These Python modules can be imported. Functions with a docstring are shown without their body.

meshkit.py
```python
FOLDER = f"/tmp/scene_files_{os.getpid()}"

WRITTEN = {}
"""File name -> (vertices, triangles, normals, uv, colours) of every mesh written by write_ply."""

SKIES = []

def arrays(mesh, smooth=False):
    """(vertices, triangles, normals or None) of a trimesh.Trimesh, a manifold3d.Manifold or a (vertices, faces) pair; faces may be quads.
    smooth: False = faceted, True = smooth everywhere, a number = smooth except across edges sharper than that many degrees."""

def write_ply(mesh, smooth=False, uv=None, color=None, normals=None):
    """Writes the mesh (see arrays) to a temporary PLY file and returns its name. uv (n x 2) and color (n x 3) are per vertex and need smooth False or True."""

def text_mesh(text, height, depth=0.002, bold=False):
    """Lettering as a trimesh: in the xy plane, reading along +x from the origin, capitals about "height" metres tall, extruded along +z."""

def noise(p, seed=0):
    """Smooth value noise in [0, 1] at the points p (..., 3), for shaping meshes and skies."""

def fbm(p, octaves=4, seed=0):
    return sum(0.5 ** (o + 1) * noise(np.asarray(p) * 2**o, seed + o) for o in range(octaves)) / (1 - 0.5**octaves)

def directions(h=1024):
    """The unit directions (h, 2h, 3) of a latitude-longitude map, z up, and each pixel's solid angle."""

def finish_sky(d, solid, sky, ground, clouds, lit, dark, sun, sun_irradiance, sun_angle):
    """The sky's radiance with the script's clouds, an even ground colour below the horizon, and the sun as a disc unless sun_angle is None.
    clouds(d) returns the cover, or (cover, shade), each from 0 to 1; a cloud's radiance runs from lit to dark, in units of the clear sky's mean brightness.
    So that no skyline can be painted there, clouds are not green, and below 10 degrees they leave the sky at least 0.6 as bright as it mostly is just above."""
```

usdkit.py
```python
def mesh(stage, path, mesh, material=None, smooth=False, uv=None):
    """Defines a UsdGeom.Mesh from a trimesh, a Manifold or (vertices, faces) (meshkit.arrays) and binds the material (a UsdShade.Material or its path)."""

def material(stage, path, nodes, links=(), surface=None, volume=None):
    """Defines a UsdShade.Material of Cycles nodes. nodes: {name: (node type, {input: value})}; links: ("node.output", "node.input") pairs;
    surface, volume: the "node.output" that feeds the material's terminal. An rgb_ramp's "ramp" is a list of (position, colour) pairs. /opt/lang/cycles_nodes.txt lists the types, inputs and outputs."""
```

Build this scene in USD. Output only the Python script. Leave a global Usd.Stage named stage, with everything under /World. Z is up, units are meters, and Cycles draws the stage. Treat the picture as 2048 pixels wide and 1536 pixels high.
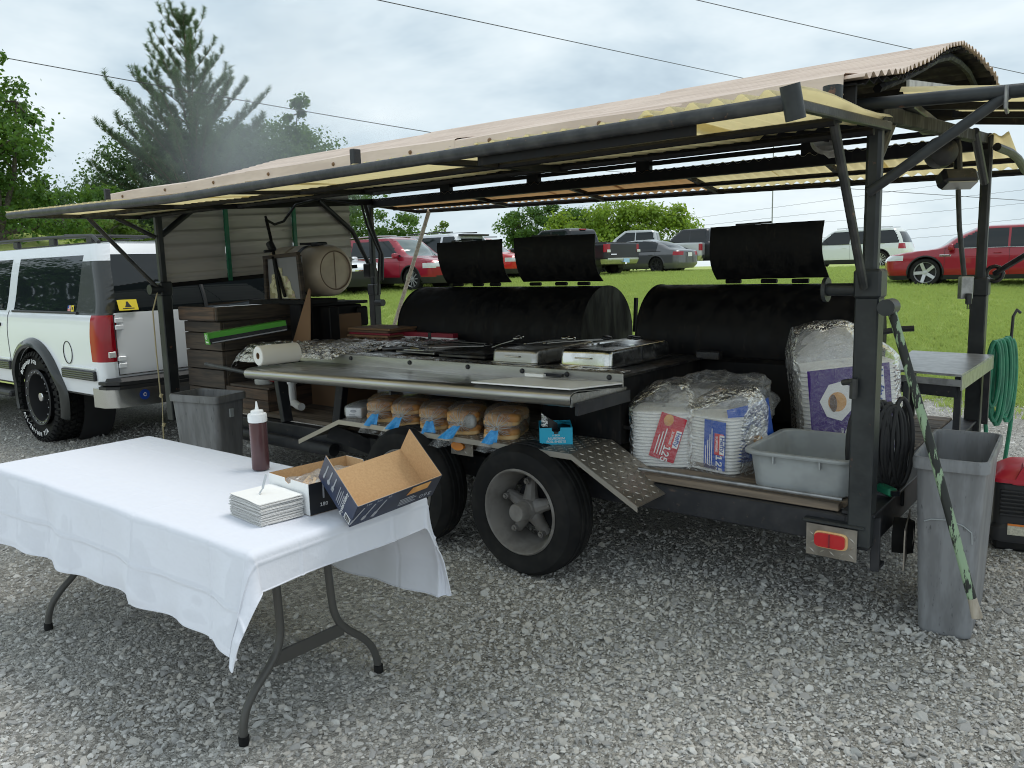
import math, random
import numpy as np, trimesh, usdkit, meshkit
from pxr import Usd, UsdGeom, UsdLux, UsdShade, Gf, Sdf, Vt

stage = Usd.Stage.CreateInMemory()
UsdGeom.SetStageUpAxis(stage, UsdGeom.Tokens.z)
UsdGeom.SetStageMetersPerUnit(stage, 1.0)
UsdGeom.Xform.Define(stage, '/World')
stage.SetDefaultPrim(stage.GetPrimAtPath('/World'))
UsdGeom.Scope.Define(stage, '/World/Looks')
rng = np.random.default_rng(7)
PI = math.pi

# ---------------------------------------------------------------- camera
EYE = np.array([0.0, 0.0, 1.562])
PITCH, ROLL, YAW = np.radians([8.333, -1.582, 38.655])
def camera_axes():
    f = np.array([-math.sin(YAW) * math.cos(PITCH), math.cos(YAW) * math.cos(PITCH), -math.sin(PITCH)])
    r = np.cross(f, [0, 0, 1]); r /= np.linalg.norm(r)
    u = np.cross(r, f)
    c, s = math.cos(ROLL), math.sin(ROLL)
    return c * r + s * u, -s * r + c * u, f
right, up, fwd = camera_axes()
cam = UsdGeom.Camera.Define(stage, '/World/camera')
m = np.eye(4); m[0, :3], m[1, :3], m[2, :3], m[3, :3] = right, up, -fwd, EYE
cam.AddTransformOp().Set(Gf.Matrix4d(*m.ravel().tolist()))
cam.CreateHorizontalApertureAttr(36.0); cam.CreateVerticalApertureAttr(27.0)
cam.CreateFocalLengthAttr(36.0 * 1619 / 2048)
cam.CreateClippingRangeAttr(Gf.Vec2f(0.05, 3000))
cam.CreateExposureAttr(0.12)

# ---------------------------------------------------------------- sky and sun (overcast: soft light from behind the camera's shoulder)
SUN_DIR = np.array([0.25, 0.35, 0.90]); SUN_DIR /= np.linalg.norm(SUN_DIR)
SUN_EL = math.asin(SUN_DIR[2]); SUN_ROT = math.atan2(SUN_DIR[0], SUN_DIR[1])
SKY_STRENGTH = 0.10
usdkit.material(stage, '/World/Looks/sky', {
    'sky': ('sky_texture', {'sky_type': 'single_scattering', 'sun_disc': False, 'sun_elevation': SUN_EL, 'sun_rotation': SUN_ROT}),
    'tc': ('texture_coordinate', {}),
    'mp': ('mapping', {'scale': (1.0, 1.0, 2.6)}),
    'n1': ('noise_texture', {'scale': 2.6, 'detail': 7.0, 'roughness': 0.55, 'distortion': 0.35}),
    'n2': ('noise_texture', {'scale': 7.0, 'detail': 5.0, 'roughness': 0.5, 'distortion': 0.2}),
    'mx': ('mix', {'fac': 0.30}),
    'ramp': ('rgb_ramp', {'ramp': [(0.32, (4.5, 5.6, 6.5)), (0.42, (5.8, 7.0, 7.8)), (0.50, (7.1, 8.2, 8.8)), (0.60, (8.4, 9.3, 9.7)), (0.75, (9.4, 10.0, 10.3))]}),
    'cloud': ('mix', {'fac': 0.92}),
    'bg': ('background_shader', {'strength': SKY_STRENGTH}),
}, [('tc.generated', 'mp.vector'), ('mp.vector', 'n1.vector'), ('mp.vector', 'n2.vector'), ('n1.fac', 'mx.color1'), ('n2.fac', 'mx.color2'),
    ('mx.color', 'ramp.fac'), ('sky.color', 'cloud.color1'), ('ramp.color', 'cloud.color2'), ('cloud.color', 'bg.color')], surface='bg.background')
dome = UsdLux.DomeLight.Define(stage, '/World/sky')
UsdShade.MaterialBindingAPI.Apply(dome.GetPrim()).Bind(UsdShade.Material.Get(stage, '/World/Looks/sky'))
sun = UsdLux.DistantLight.Define(stage, '/World/sun')
sun.CreateIntensityAttr(0.40); sun.CreateAngleAttr(25.0); sun.CreateColorAttr(Gf.Vec3f(1.0, 0.97, 0.92))
sun.GetPrim().CreateAttribute('inputs:normalize', Sdf.ValueTypeNames.Bool).Set(True)
zax = SUN_DIR; xax = np.cross([0, 1, 0], zax); xax /= np.linalg.norm(xax); yax = np.cross(zax, xax)
ms = np.eye(4); ms[0, :3], ms[1, :3], ms[2, :3] = xax, yax, zax
sun.AddTransformOp().Set(Gf.Matrix4d(*ms.ravel().tolist()))

# ---------------------------------------------------------------- helpers
class G:
    """Collects pieces of one mesh."""
    def __init__(s): s.v, s.f, s.n = [], [], 0
    def add(s, v, f, T=None):
        v = np.asarray(v, float)
        f = np.asarray(f, int)
        if T is not None: v = v @ T[:3, :3].T + T[:3, 3]
        if f.shape[1] == 4: f = np.vstack([f[:, [0, 1, 2]], f[:, [0, 2, 3]]])
        s.v.append(v); s.f.append(f + s.n); s.n += len(v); return s
    def tm(s, t, T=None): return s.add(t.vertices, t.faces, T)
    def box(s, lo, hi, T=None, b=0.0):
        lo, hi = np.minimum(lo, hi).astype(float), np.maximum(lo, hi).astype(float)
        if b <= 0:
            t = trimesh.creation.box(hi - lo); return s.add(t.vertices + (lo + hi) / 2, t.faces, T)
        h = (hi - lo) / 2; b = min(b, h.min() * .9); P = []
        for sx in (-1, 1):
            for sy in (-1, 1):
                for sz in (-1, 1):
                    q = np.array([sx, sy, sz])
                    for k in range(3):
                        w = h - b; w[k] = h[k]; P.append(q * w)
        t = trimesh.convex.convex_hull(np.array(P)); return s.add(t.vertices + (lo + hi) / 2, t.faces, T)
    def bar(s, p, q, w, h, up=(0, 0, 1), b=0.0, ext=0.0):
        p, q = np.array(p, float), np.array(q, float); d = q - p; L = np.linalg.norm(d); d /= L
        a = np.cross(up, d)
        if np.linalg.norm(a) < 1e-4: a = np.cross((1.0, 0, 0), d)
        a /= np.linalg.norm(a); c = np.cross(d, a)
        T = np.eye(4); T[:3, 0], T[:3, 1], T[:3, 2], T[:3, 3] = d, a, c, p
        return s.box((-ext, -w / 2, -h / 2), (L + ext, w / 2, h / 2), T, b)
    def tube(s, P, r, n=8, cap=True, closed=False):
        P = np.array(P, float); m = len(P); r = np.broadcast_to(np.asarray(r, float), (m,))
        t = np.gradient(P, axis=0) if not closed else np.roll(P, -1, 0) - np.roll(P, 1, 0)
        t /= np.maximum(np.linalg.norm(t, axis=1, keepdims=True), 1e-9)
        a = np.cross(t[0], [0, 0, 1.0]);
        if np.linalg.norm(a) < 1e-3: a = np.cross(t[0], [1.0, 0, 0])
        a /= np.linalg.norm(a); V = []
        for i in range(m):
            a = a - t[i] * (a @ t[i]); a /= np.linalg.norm(a); c = np.cross(t[i], a)
            th = np.arange(n) * 2 * PI / n
            V.append(P[i] + r[i] * (np.cos(th)[:, None] * a + np.sin(th)[:, None] * c))
        V = np.vstack(V); F = []
        for i in range(m if closed else m - 1):
            j = (i + 1) % m
            for k in range(n):
                l = (k + 1) % n; F.append((i * n + k, i * n + l, j * n + l, j * n + k))
        F = np.array(F); F = np.vstack([F[:, [0, 1, 2]], F[:, [0, 2, 3]]])
        if cap and not closed:
            V = np.vstack([V, P[0], P[-1]]); e = len(V)
            F = np.vstack([F, [(e - 2, (k + 1) % n, k) for k in range(n)], [(e - 1, (m - 1) * n + k, (m - 1) * n + (k + 1) % n) for k in range(n)]])
        return s.add(V, F)
    def lathe(s, prof, n=24, T=None, a0=0, a1=2 * PI):
        """prof: (r, z) points; turned about z."""
        prof = np.array(prof, float); full = abs(a1 - a0 - 2 * PI) < 1e-6
        th = a0 + (a1 - a0) * np.arange(n) / (n if full else n - 1)
        V = np.stack([np.outer(np.cos(th), prof[:, 0]), np.outer(np.sin(th), prof[:, 0]), np.broadcast_to(prof[:, 1], (n, len(prof)))], -1).reshape(-1, 3)
        k = len(prof); F = []
        for i in range(n if full else n - 1):
            j = (i + 1) % n
            for l in range(k - 1): F.append((i * k + l, j * k + l, j * k + l + 1, i * k + l + 1))
        return s.add(V, np.array(F), T)
    def ext(s, poly, d, T=None):
        """poly: x, y outline, extruded by d along z."""
        from shapely.geometry import Polygon
        pg = poly if hasattr(poly, 'exterior') else Polygon(poly)
        t = trimesh.creation.extrude_polygon(pg.buffer(0), d, engine='earcut'); return s.add(t.vertices, t.faces, T)
    def grid(s, P, T=None, two=0.0, wrap=False):
        """P: (a, b, 3) points; two: thickness given as a second skin."""
        P = np.asarray(P, float); a, b = P.shape[:2]
        i, j = np.meshgrid(np.arange(a - 1), np.arange(b if wrap else b - 1), indexing='ij'); i, j = i.ravel(), j.ravel(); j2 = (j + 1) % b
        F = np.stack([i * b + j, (i + 1) * b + j, (i + 1) * b + j2, i * b + j2], 1); V = P.reshape(-1, 3)
        if two:
            N = np.cross(np.gradient(P, axis=0), np.gradient(P, axis=1)); N /= np.maximum(np.linalg.norm(N, axis=2, keepdims=True), 1e-9)
            V2 = (P - N * two).reshape(-1, 3); n = len(V); E = []
            idx = np.arange(n).reshape(a, b)
            loop = np.concatenate([idx[:, 0], idx[-1, 1:], idx[-2::-1, -1], idx[0, -2:0:-1]])
            for p, q in zip(loop, np.roll(loop, -1)): E.append((p, p + n, q + n, q))
            F = np.vstack([F, F[:, ::-1] + n, np.array(E)[:, ::-1]]); V = np.vstack([V, V2])
        return s.add(V, F, T)
    def text(s, txt, h, T, depth=0.0015, bold=True):
        t = meshkit.text_mesh(txt, h, depth, bold); c = (t.bounds[0] + t.bounds[1]) / 2
        v = t.vertices - [c[0], c[1], 0]; return s.add(v, t.faces, T)
    def mesh(s): return np.vstack(s.v), np.vstack(s.f)

def frame(o, x, y):
    """4x4: local x, y axes along x, y (made orthonormal), origin o."""
    x = np.array(x, float); x /= np.linalg.norm(x); y = np.array(y, float); y -= x * (x @ y); y /= np.linalg.norm(y)
    T = np.eye(4); T[:3, 0], T[:3, 1], T[:3, 2], T[:3, 3] = x, y, np.cross(x, y), o; return T
def rotz(a, o=(0, 0, 0)):
    T = np.eye(4); c, s_ = math.cos(a), math.sin(a); T[:2, :2] = [[c, -s_], [s_, c]]; T[:3, 3] = o; return T

used = {}
def fresh(path):
    k = used.get(path, -1) + 1; used[path] = k
    return path if k == 0 else f'{path}_{k:03d}'
def keys(prim, **kw):
    for k, v in kw.items():
        if v: prim.SetCustomDataByKey(k, v)
class Thing:
    def __init__(s, name, label, cat, loc=(0, 0, 0), rz=0.0, group=None, kind=None, local=False):
        s.path = fresh('/World/' + name); x = UsdGeom.Xform.Define(stage, s.path)
        x.AddTranslateOp().Set(Gf.Vec3d(*map(float, loc)))
        if rz: x.AddRotateZOp().Set(math.degrees(rz))
        s.T = np.eye(4) if local else np.linalg.inv(rotz(rz, loc))
        keys(x.GetPrim(), label=label, category=cat, group=group, kind=kind); s.prim = x.GetPrim()
    def part(s, name, g, mat, smooth=35, under=None, label=None, kind=None):
        p = fresh((under or s.path) + '/' + name)
        v, f = g.mesh(); v = v @ s.T[:3, :3].T + s.T[:3, 3]
        o = usdkit.mesh(stage, p, (v, f), MAT[mat], smooth=smooth)
        keys(o.GetPrim(), label=label, kind=kind); return p
def single(name, g, mat, label, cat, smooth=35, group=None, kind=None):
    p = fresh('/World/' + name); o = usdkit.mesh(stage, p, g.mesh(), MAT[mat], smooth=smooth)
    keys(o.GetPrim(), label=label, category=cat, group=group, kind=kind); return o
def setting(name, g, mat, smooth=True):
    o = usdkit.mesh(stage, '/World/' + name, g.mesh(), MAT[mat], smooth=smooth); keys(o.GetPrim(), kind='structure'); return o
def copy_of(src, name, label, cat, loc, rz=0.0, group=None):
    x = UsdGeom.Xform.Define(stage, fresh('/World/' + name)); x.GetPrim().GetReferences().AddInternalReference(src.path); x.GetPrim().SetInstanceable(True)
    x.ClearXformOpOrder()
    ops = {o.GetOpName(): o for o in x.GetOrderedXformOps()}
    t = x.GetPrim().GetAttribute('xformOp:translate'); (UsdGeom.XformOp(t) if t else x.AddTranslateOp()).Set(Gf.Vec3d(*map(float, loc)))
    r = x.GetPrim().GetAttribute('xformOp:rotateZ'); (UsdGeom.XformOp(r) if r else x.AddRotateZOp()).Set(math.degrees(rz))
    x.SetXformOpOrder([UsdGeom.XformOp(x.GetPrim().GetAttribute('xformOp:translate')), UsdGeom.XformOp(x.GetPrim().GetAttribute('xformOp:rotateZ'))])
    keys(x.GetPrim(), label=label, category=cat, group=group); return x

# ---------------------------------------------------------------- materials
MAT = {}
def mat(name, col, rough=0.5, metal=0.0, col2=None, scale=6.0, ramp=(0.42, 0.6), stretch=(1, 1, 1), bump=0.0, bscale=40.0, bdist=0.004, spec=0.5,
        coat=0.0, col3=None, scale3=18.0, ramp3=(0.55, 0.7), rough2=None, detail=4.0, sss=0.0, trans=0.0, bstretch=None, translucent=None, tmix=0.4, glow=0.0):
    nodes = {'p': ('principled_bsdf', {'base_color': col, 'roughness': rough, 'metallic': metal, 'specular_ior_level': spec, 'coat_weight': coat, 'transmission_weight': trans}),
             'tc': ('texture_coordinate', {}), 'mp': ('mapping', {'scale': stretch})}
    links = [('tc.object', 'mp.vector')]
    src = None
    if col2 is not None:
        nodes['n'] = ('noise_texture', {'scale': scale, 'detail': detail, 'roughness': 0.6})
        nodes['r'] = ('rgb_ramp', {'ramp': [(ramp[0], col), (ramp[1], col2)]})
        links += [('mp.vector', 'n.vector'), ('n.fac', 'r.fac')]; src = 'r.color'
        if rough2 is not None:
            nodes['rr'] = ('map_range', {'from_min': ramp[0], 'from_max': ramp[1], 'to_min': rough, 'to_max': rough2, 'clamp': True})
            links += [('n.fac', 'rr.value'), ('rr.result', 'p.roughness')]
    if col3 is not None:
        nodes['n3'] = ('noise_texture', {'scale': scale3, 'detail': 5.0, 'roughness': 0.65})
        nodes['r3'] = ('map_range', {'from_min': ramp3[0], 'from_max': ramp3[1], 'to_min': 0.0, 'to_max': 1.0, 'clamp': True})
        nodes['m3'] = ('mix', {'color1': col, 'color2': col3})
        links += [('mp.vector', 'n3.vector'), ('n3.fac', 'r3.value'), ('r3.result', 'm3.fac')]
        if src: links += [(src, 'm3.color1')]
        src = 'm3.color'
    if src: links += [(src, 'p.base_color')]
    if bump:
        nodes['bm'] = ('mapping', {'scale': bstretch or stretch})
        nodes['bn'] = ('noise_texture', {'scale': bscale, 'detail': 4.0, 'roughness': 0.6})
        nodes['b'] = ('bump', {'strength': bump, 'distance': bdist})
        links += [('tc.object', 'bm.vector'), ('bm.vector', 'bn.vector'), ('bn.fac', 'b.height'), ('b.normal', 'p.normal')]
    out = 'p.BSDF'
    if translucent is not None:
        nodes['t'] = ('translucent_bsdf', {'color': translucent}); nodes['mc'] = ('mix_closure', {'fac': tmix})
        links += [('p.BSDF', 'mc.closure1'), ('t.BSDF', 'mc.closure2')]; out = 'mc.closure'
    MAT[name] = usdkit.material(stage, '/World/Looks/' + name, nodes, links, surface=out); return name
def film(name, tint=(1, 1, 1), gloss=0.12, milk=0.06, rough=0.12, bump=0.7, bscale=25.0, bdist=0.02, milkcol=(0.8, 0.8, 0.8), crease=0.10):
    """Clear plastic film: mostly see-through, with a wrinkled glossy sheen, a little milk and pale crease streaks painted as sky glints."""
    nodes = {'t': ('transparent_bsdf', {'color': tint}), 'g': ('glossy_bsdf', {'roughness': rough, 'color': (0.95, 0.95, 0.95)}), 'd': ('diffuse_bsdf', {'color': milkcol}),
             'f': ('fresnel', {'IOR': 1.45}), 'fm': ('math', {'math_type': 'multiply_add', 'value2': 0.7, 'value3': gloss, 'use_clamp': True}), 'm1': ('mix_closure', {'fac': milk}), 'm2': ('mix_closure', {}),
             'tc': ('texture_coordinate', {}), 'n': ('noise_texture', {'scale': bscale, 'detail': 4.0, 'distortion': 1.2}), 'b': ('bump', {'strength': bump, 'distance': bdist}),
             'cn': ('noise_texture', {'scale': bscale * 0.45, 'detail': 4.0, 'roughness': 0.55, 'distortion': 2.8}), 'cd': ('math', {'math_type': 'subtract', 'value2': 0.5}), 'ca': ('math', {'math_type': 'absolute'}), 'cr': ('map_range', {'from_min': 0.0, 'from_max': 0.022, 'to_min': milk + crease, 'to_max': milk, 'clamp': True})}  # whitish streaks along creases, painted into the milk in place of sky glints
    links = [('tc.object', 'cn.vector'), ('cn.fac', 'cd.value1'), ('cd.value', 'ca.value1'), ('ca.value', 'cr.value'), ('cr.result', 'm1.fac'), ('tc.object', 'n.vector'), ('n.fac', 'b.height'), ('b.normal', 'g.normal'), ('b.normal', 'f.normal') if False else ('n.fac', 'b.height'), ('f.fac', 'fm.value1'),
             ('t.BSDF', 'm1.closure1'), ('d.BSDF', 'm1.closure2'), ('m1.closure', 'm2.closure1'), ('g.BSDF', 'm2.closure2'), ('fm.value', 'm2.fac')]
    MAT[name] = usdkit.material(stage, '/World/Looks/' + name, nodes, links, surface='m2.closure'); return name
def pane(name, tint, gloss=0.02):
    nodes = {'t': ('transparent_bsdf', {'color': tint}), 'g': ('glossy_bsdf', {'roughness': 0.0, 'color': (1, 1, 1)}), 'f': ('fresnel', {'IOR': 1.5}),
             'a': ('math', {'math_type': 'add', 'value2': gloss, 'use_clamp': True}), 'm': ('mix_closure', {})}
    MAT[name] = usdkit.material(stage, '/World/Looks/' + name, nodes, [('f.fac', 'a.value1'), ('a.value', 'm.fac'), ('t.BSDF', 'm.closure1'), ('g.BSDF', 'm.closure2')], surface='m.closure'); return name
# ================================================================ materials
mat('black_steel', (0.008, 0.009, 0.012), 0.5, 0.0, col2=(0.02, 0.02, 0.023), scale=9, bump=0.25, bscale=60, col3=(0.07, 0.05, 0.04), scale3=30, ramp3=(0.62, 0.72))
mat('post_steel', (0.007, 0.009, 0.0105), 0.45, 0.0, col2=(0.019, 0.022, 0.023), scale=7, bump=0.3, bscale=50, col3=(0.13, 0.06, 0.035), scale3=13, ramp3=(0.66, 0.72))
mat('soot_black', (0.0035, 0.0035, 0.0045), 0.5, col2=(0.012, 0.011, 0.011), scale=5, stretch=(3, 3, 0.7), bump=0.3, bscale=22, spec=0.24, rough2=0.75, col3=(0.035, 0.027, 0.022), scale3=7, ramp3=(0.62, 0.8))
mat('worn_pipe', (0.010, 0.011, 0.012), 0.42, 0.0, col2=(0.032, 0.032, 0.031), scale=12, bump=0.3, bscale=70, col3=(0.14, 0.08, 0.05), scale3=22, ramp3=(0.66, 0.72))
mat('tan_roof', (0.66, 0.53, 0.44), 0.45, col2=(0.55, 0.43, 0.35), scale=3, stretch=(0.6, 3, 3), bump=0.15, bscale=30, col3=(0.16, 0.12, 0.10), scale3=14, ramp3=(0.68, 0.78))
mat('fibreglass', (0.66, 0.61, 0.42), 0.55, col2=(0.56, 0.50, 0.31), scale=5, bump=0.2, bscale=120, bdist=0.002, col3=(0.22, 0.17, 0.07), scale3=26, ramp3=(0.60, 0.72), translucent=(0.94, 0.87, 0.64), tmix=0.72)
mat('brown_fibreglass', (0.34, 0.25, 0.16), 0.6, col2=(0.22, 0.15, 0.09), scale=5, bump=0.2, bscale=120, bdist=0.002, translucent=(0.75, 0.58, 0.38), tmix=0.7)
mat('siding', (0.50, 0.475, 0.44), 0.4, col2=(0.42, 0.40, 0.37), scale=3, stretch=(1, 0.5, 3), bump=0.08, bscale=20, col3=(0.12, 0.10, 0.09), scale3=8, ramp3=(0.66, 0.8))
mat('deck_wood', (0.20, 0.155, 0.115), 0.75, col2=(0.10, 0.08, 0.062), scale=4, stretch=(0.35, 6, 6), bump=0.5, bscale=10, bstretch=(0.4, 9, 9), bdist=0.006)
mat('old_wood', (0.075, 0.056, 0.042), 0.8, col2=(0.035, 0.028, 0.024), scale=5, stretch=(0.5, 0.5, 8), bump=0.5, bscale=10, bstretch=(0.6, 0.6, 9), bdist=0.006)
mat('worn_wood', (0.12, 0.075, 0.05), 0.8, col2=(0.05, 0.037, 0.03), scale=5, stretch=(0.5, 0.5, 8), bump=0.5, bscale=10, bstretch=(0.6, 0.6, 9), bdist=0.006)
mat('pole_wood', (0.42, 0.37, 0.30), 0.7, col2=(0.27, 0.23, 0.18), scale=8, stretch=(4, 4, 0.6), bump=0.3, bscale=30)
mat('stainless', (0.46, 0.455, 0.44), 0.26, 1.0, col2=(0.36, 0.35, 0.335), scale=5, stretch=(0.4, 4, 4), bump=0.06, bscale=200, bdist=0.001, rough2=0.38)
mat('bright_steel', (0.68, 0.67, 0.65), 0.10, 1.0, col2=(0.5, 0.49, 0.47), scale=6, rough2=0.26)
mat('dark_tray', (0.09, 0.09, 0.095), 0.25, 0.9, col2=(0.05, 0.045, 0.04), scale=9, rough2=0.5)
mat('foil', (0.90, 0.90, 0.91), 0.20, 1.0, bump=1.0, bscale=22, bdist=0.05)
mat('scorched_foil', (0.80, 0.78, 0.74), 0.20, 1.0, col2=(0.16, 0.12, 0.075), scale=7, ramp=(0.50, 0.64), bump=0.8, bscale=22, bdist=0.02, rough2=0.6)
mat('tread_plate', (0.30, 0.27, 0.235), 0.42, 0.75, col2=(0.17, 0.15, 0.125), scale=4, rough2=0.6, bump=0.1, bscale=90)
mat('tread_diamond', (0.42, 0.39, 0.34), 0.35, 0.85)
mat('rubber', (0.007, 0.007, 0.0075), 0.7, col2=(0.015, 0.0145, 0.014), scale=8, bump=0.1, bscale=60, spec=0.22)
mat('grey_rim', (0.20, 0.19, 0.18), 0.55, 0.1, col2=(0.14, 0.13, 0.12), scale=9, bump=0.1, bscale=60)
mat('red_lens', (0.42, 0.01, 0.015), 0.12, coat=0.6, bump=0.15, bscale=160, bdist=0.002)
mat('dark_red', (0.16, 0.008, 0.014), 0.14, coat=0.8)
mat('amber_lens', (0.7, 0.22, 0.01), 0.15, coat=0.6)
mat('white_plastic', (0.80, 0.80, 0.80), 0.4)
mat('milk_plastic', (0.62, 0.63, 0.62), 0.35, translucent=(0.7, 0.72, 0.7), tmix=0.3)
mat('cream_drum', (0.62, 0.52, 0.40), 0.5, col2=(0.50, 0.41, 0.31), scale=4, bump=0.1, bscale=30)
mat('drum_ring', (0.18, 0.12, 0.08), 0.6)
mat('paper_white', (0.82, 0.81, 0.79), 0.85, bump=0.15, bscale=300, bdist=0.001)
mat('towel_paper', (0.70, 0.67, 0.61), 0.9, bump=0.5, bscale=160, bdist=0.002)
mat('card_brown', (0.20, 0.115, 0.06), 0.8)
mat('card_inside', (0.53, 0.335, 0.17), 0.85, col2=(0.46, 0.28, 0.135), scale=130, ramp=(0.35, 0.65), bump=0.05, bscale=200)
mat('card_edge', (0.42, 0.28, 0.16), 0.9)
mat('cyan_card', (0.02, 0.44, 0.66), 0.5)
mat('green_card', (0.07, 0.33, 0.03), 0.4)
mat('black_card', (0.008, 0.009, 0.012), 0.35)
mat('navy_card', (0.018, 0.026, 0.055), 0.33, col2=(0.012, 0.014, 0.026), scale=4)
mat('maroon_card', (0.22, 0.012, 0.03), 0.5)
mat('print_white', (0.78, 0.78, 0.78), 0.5)
mat('print_grey', (0.32, 0.33, 0.36), 0.5)
mat('print_black', (0.02, 0.02, 0.022), 0.5)
mat('bag_red', (0.46, 0.006, 0.03), 0.3)
mat('bag_blue', (0.006, 0.07, 0.40), 0.3)
mat('bag_purple', (0.05, 0.015, 0.17), 0.3)
mat('logo_red', (0.62, 0.03, 0.03), 0.35)
mat('logo_blue', (0.01, 0.05, 0.3), 0.35)
mat('foam', (0.80, 0.80, 0.79), 0.6)
mat('tub_grey', (0.33, 0.35, 0.355), 0.42, col2=(0.28, 0.295, 0.30), scale=7, bump=0.06, bscale=80)
mat('bin_grey', (0.21, 0.215, 0.225), 0.5, col2=(0.15, 0.152, 0.158), scale=4, stretch=(4, 4, 0.8), bump=0.15, bscale=30, col3=(0.03, 0.03, 0.03), scale3=14, ramp3=(0.62, 0.74))
mat('dark_bin', (0.17, 0.17, 0.175), 0.55, col2=(0.12, 0.12, 0.122), scale=4, stretch=(4, 4, 0.8), bump=0.15, bscale=30, col3=(0.025, 0.025, 0.025), scale3=14, ramp3=(0.6, 0.74))
mat('black_rubber_cable', (0.014, 0.014, 0.015), 0.55)
mat('green_hose', (0.012, 0.13, 0.075), 0.4, col2=(0.02, 0.2, 0.11), scale=8)
mat('mint_paint', (0.25, 0.35, 0.22), 0.6, col2=(0.012, 0.014, 0.012), scale=16, ramp=(0.485, 0.51), stretch=(2, 2, 0.5), detail=6, bump=0.3, bscale=60)
mat('rope', (0.40, 0.34, 0.20), 0.9, bump=0.6, bscale=160)
mat('generator_red', (0.42, 0.012, 0.03), 0.4, bump=0.08, bscale=200, bdist=0.001)
mat('generator_black', (0.02, 0.02, 0.022), 0.55, bump=0.1, bscale=150)
mat('label_cream', (0.6, 0.57, 0.46), 0.6, col2=(0.42, 0.4, 0.32), scale=90)
mat('label_orange', (0.7, 0.2, 0.03), 0.6)
mat('cloth', (0.72, 0.735, 0.80), 0.9, bump=0.35, bscale=18, bdist=0.010, spec=0.2)
mat('table_grey', (0.5, 0.5, 0.5), 0.6)
mat('table_leg', (0.085, 0.082, 0.076), 0.4, 0.3, bump=0.06, bscale=200)
mat('sauce', (0.075, 0.033, 0.034), 0.22, coat=0.2, col2=(0.055, 0.023, 0.024), scale=5)
mat('bread', (0.66, 0.36, 0.12), 0.5, col2=(0.48, 0.21, 0.055), scale=9, bump=0.08, bscale=60)
mat('bread_side', (0.74, 0.50, 0.24), 0.7, col2=(0.62, 0.37, 0.15), scale=12)
mat('tag_blue', (0.02, 0.26, 0.62), 0.35, col2=(0.05, 0.36, 0.72), scale=60)
mat('cutlery_plastic', (0.5, 0.52, 0.55), 0.2)
mat('brown_stuff', (0.12, 0.07, 0.045), 0.7)
mat('map_paper', (0.66, 0.63, 0.42), 0.8, col2=(0.40, 0.36, 0.20), scale=14, ramp=(0.48, 0.52), col3=(0.52, 0.40, 0.34), scale3=8, ramp3=(0.55, 0.58))
mat('grey_board', (0.24, 0.24, 0.25), 0.7)
mat('galvanised', (0.34, 0.34, 0.34), 0.35, 0.8, col2=(0.24, 0.24, 0.24), scale=20)
mat('lamp_glass', (0.35, 0.35, 0.34), 0.2)
mat('white_enamel', (0.42, 0.41, 0.38), 0.5, col2=(0.22, 0.2, 0.18), scale=10)
mat('chrome', (0.75, 0.75, 0.76), 0.08, 1.0)
film('clear_film', gloss=0.06, milk=0.025, rough=0.06, bump=1.0, bscale=30)
film('bun_film', gloss=0.07, milk=0.02, rough=0.05, bump=1.0, bscale=40, crease=0.22)  # heavier painted glint streaks for the bun bags
film('thin_film', gloss=0.05, milk=0.04, rough=0.16, bscale=32)
film('cloudy_film', gloss=0.08, milk=0.15, rough=0.2, bscale=22, milkcol=(0.7, 0.68, 0.66))
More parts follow.
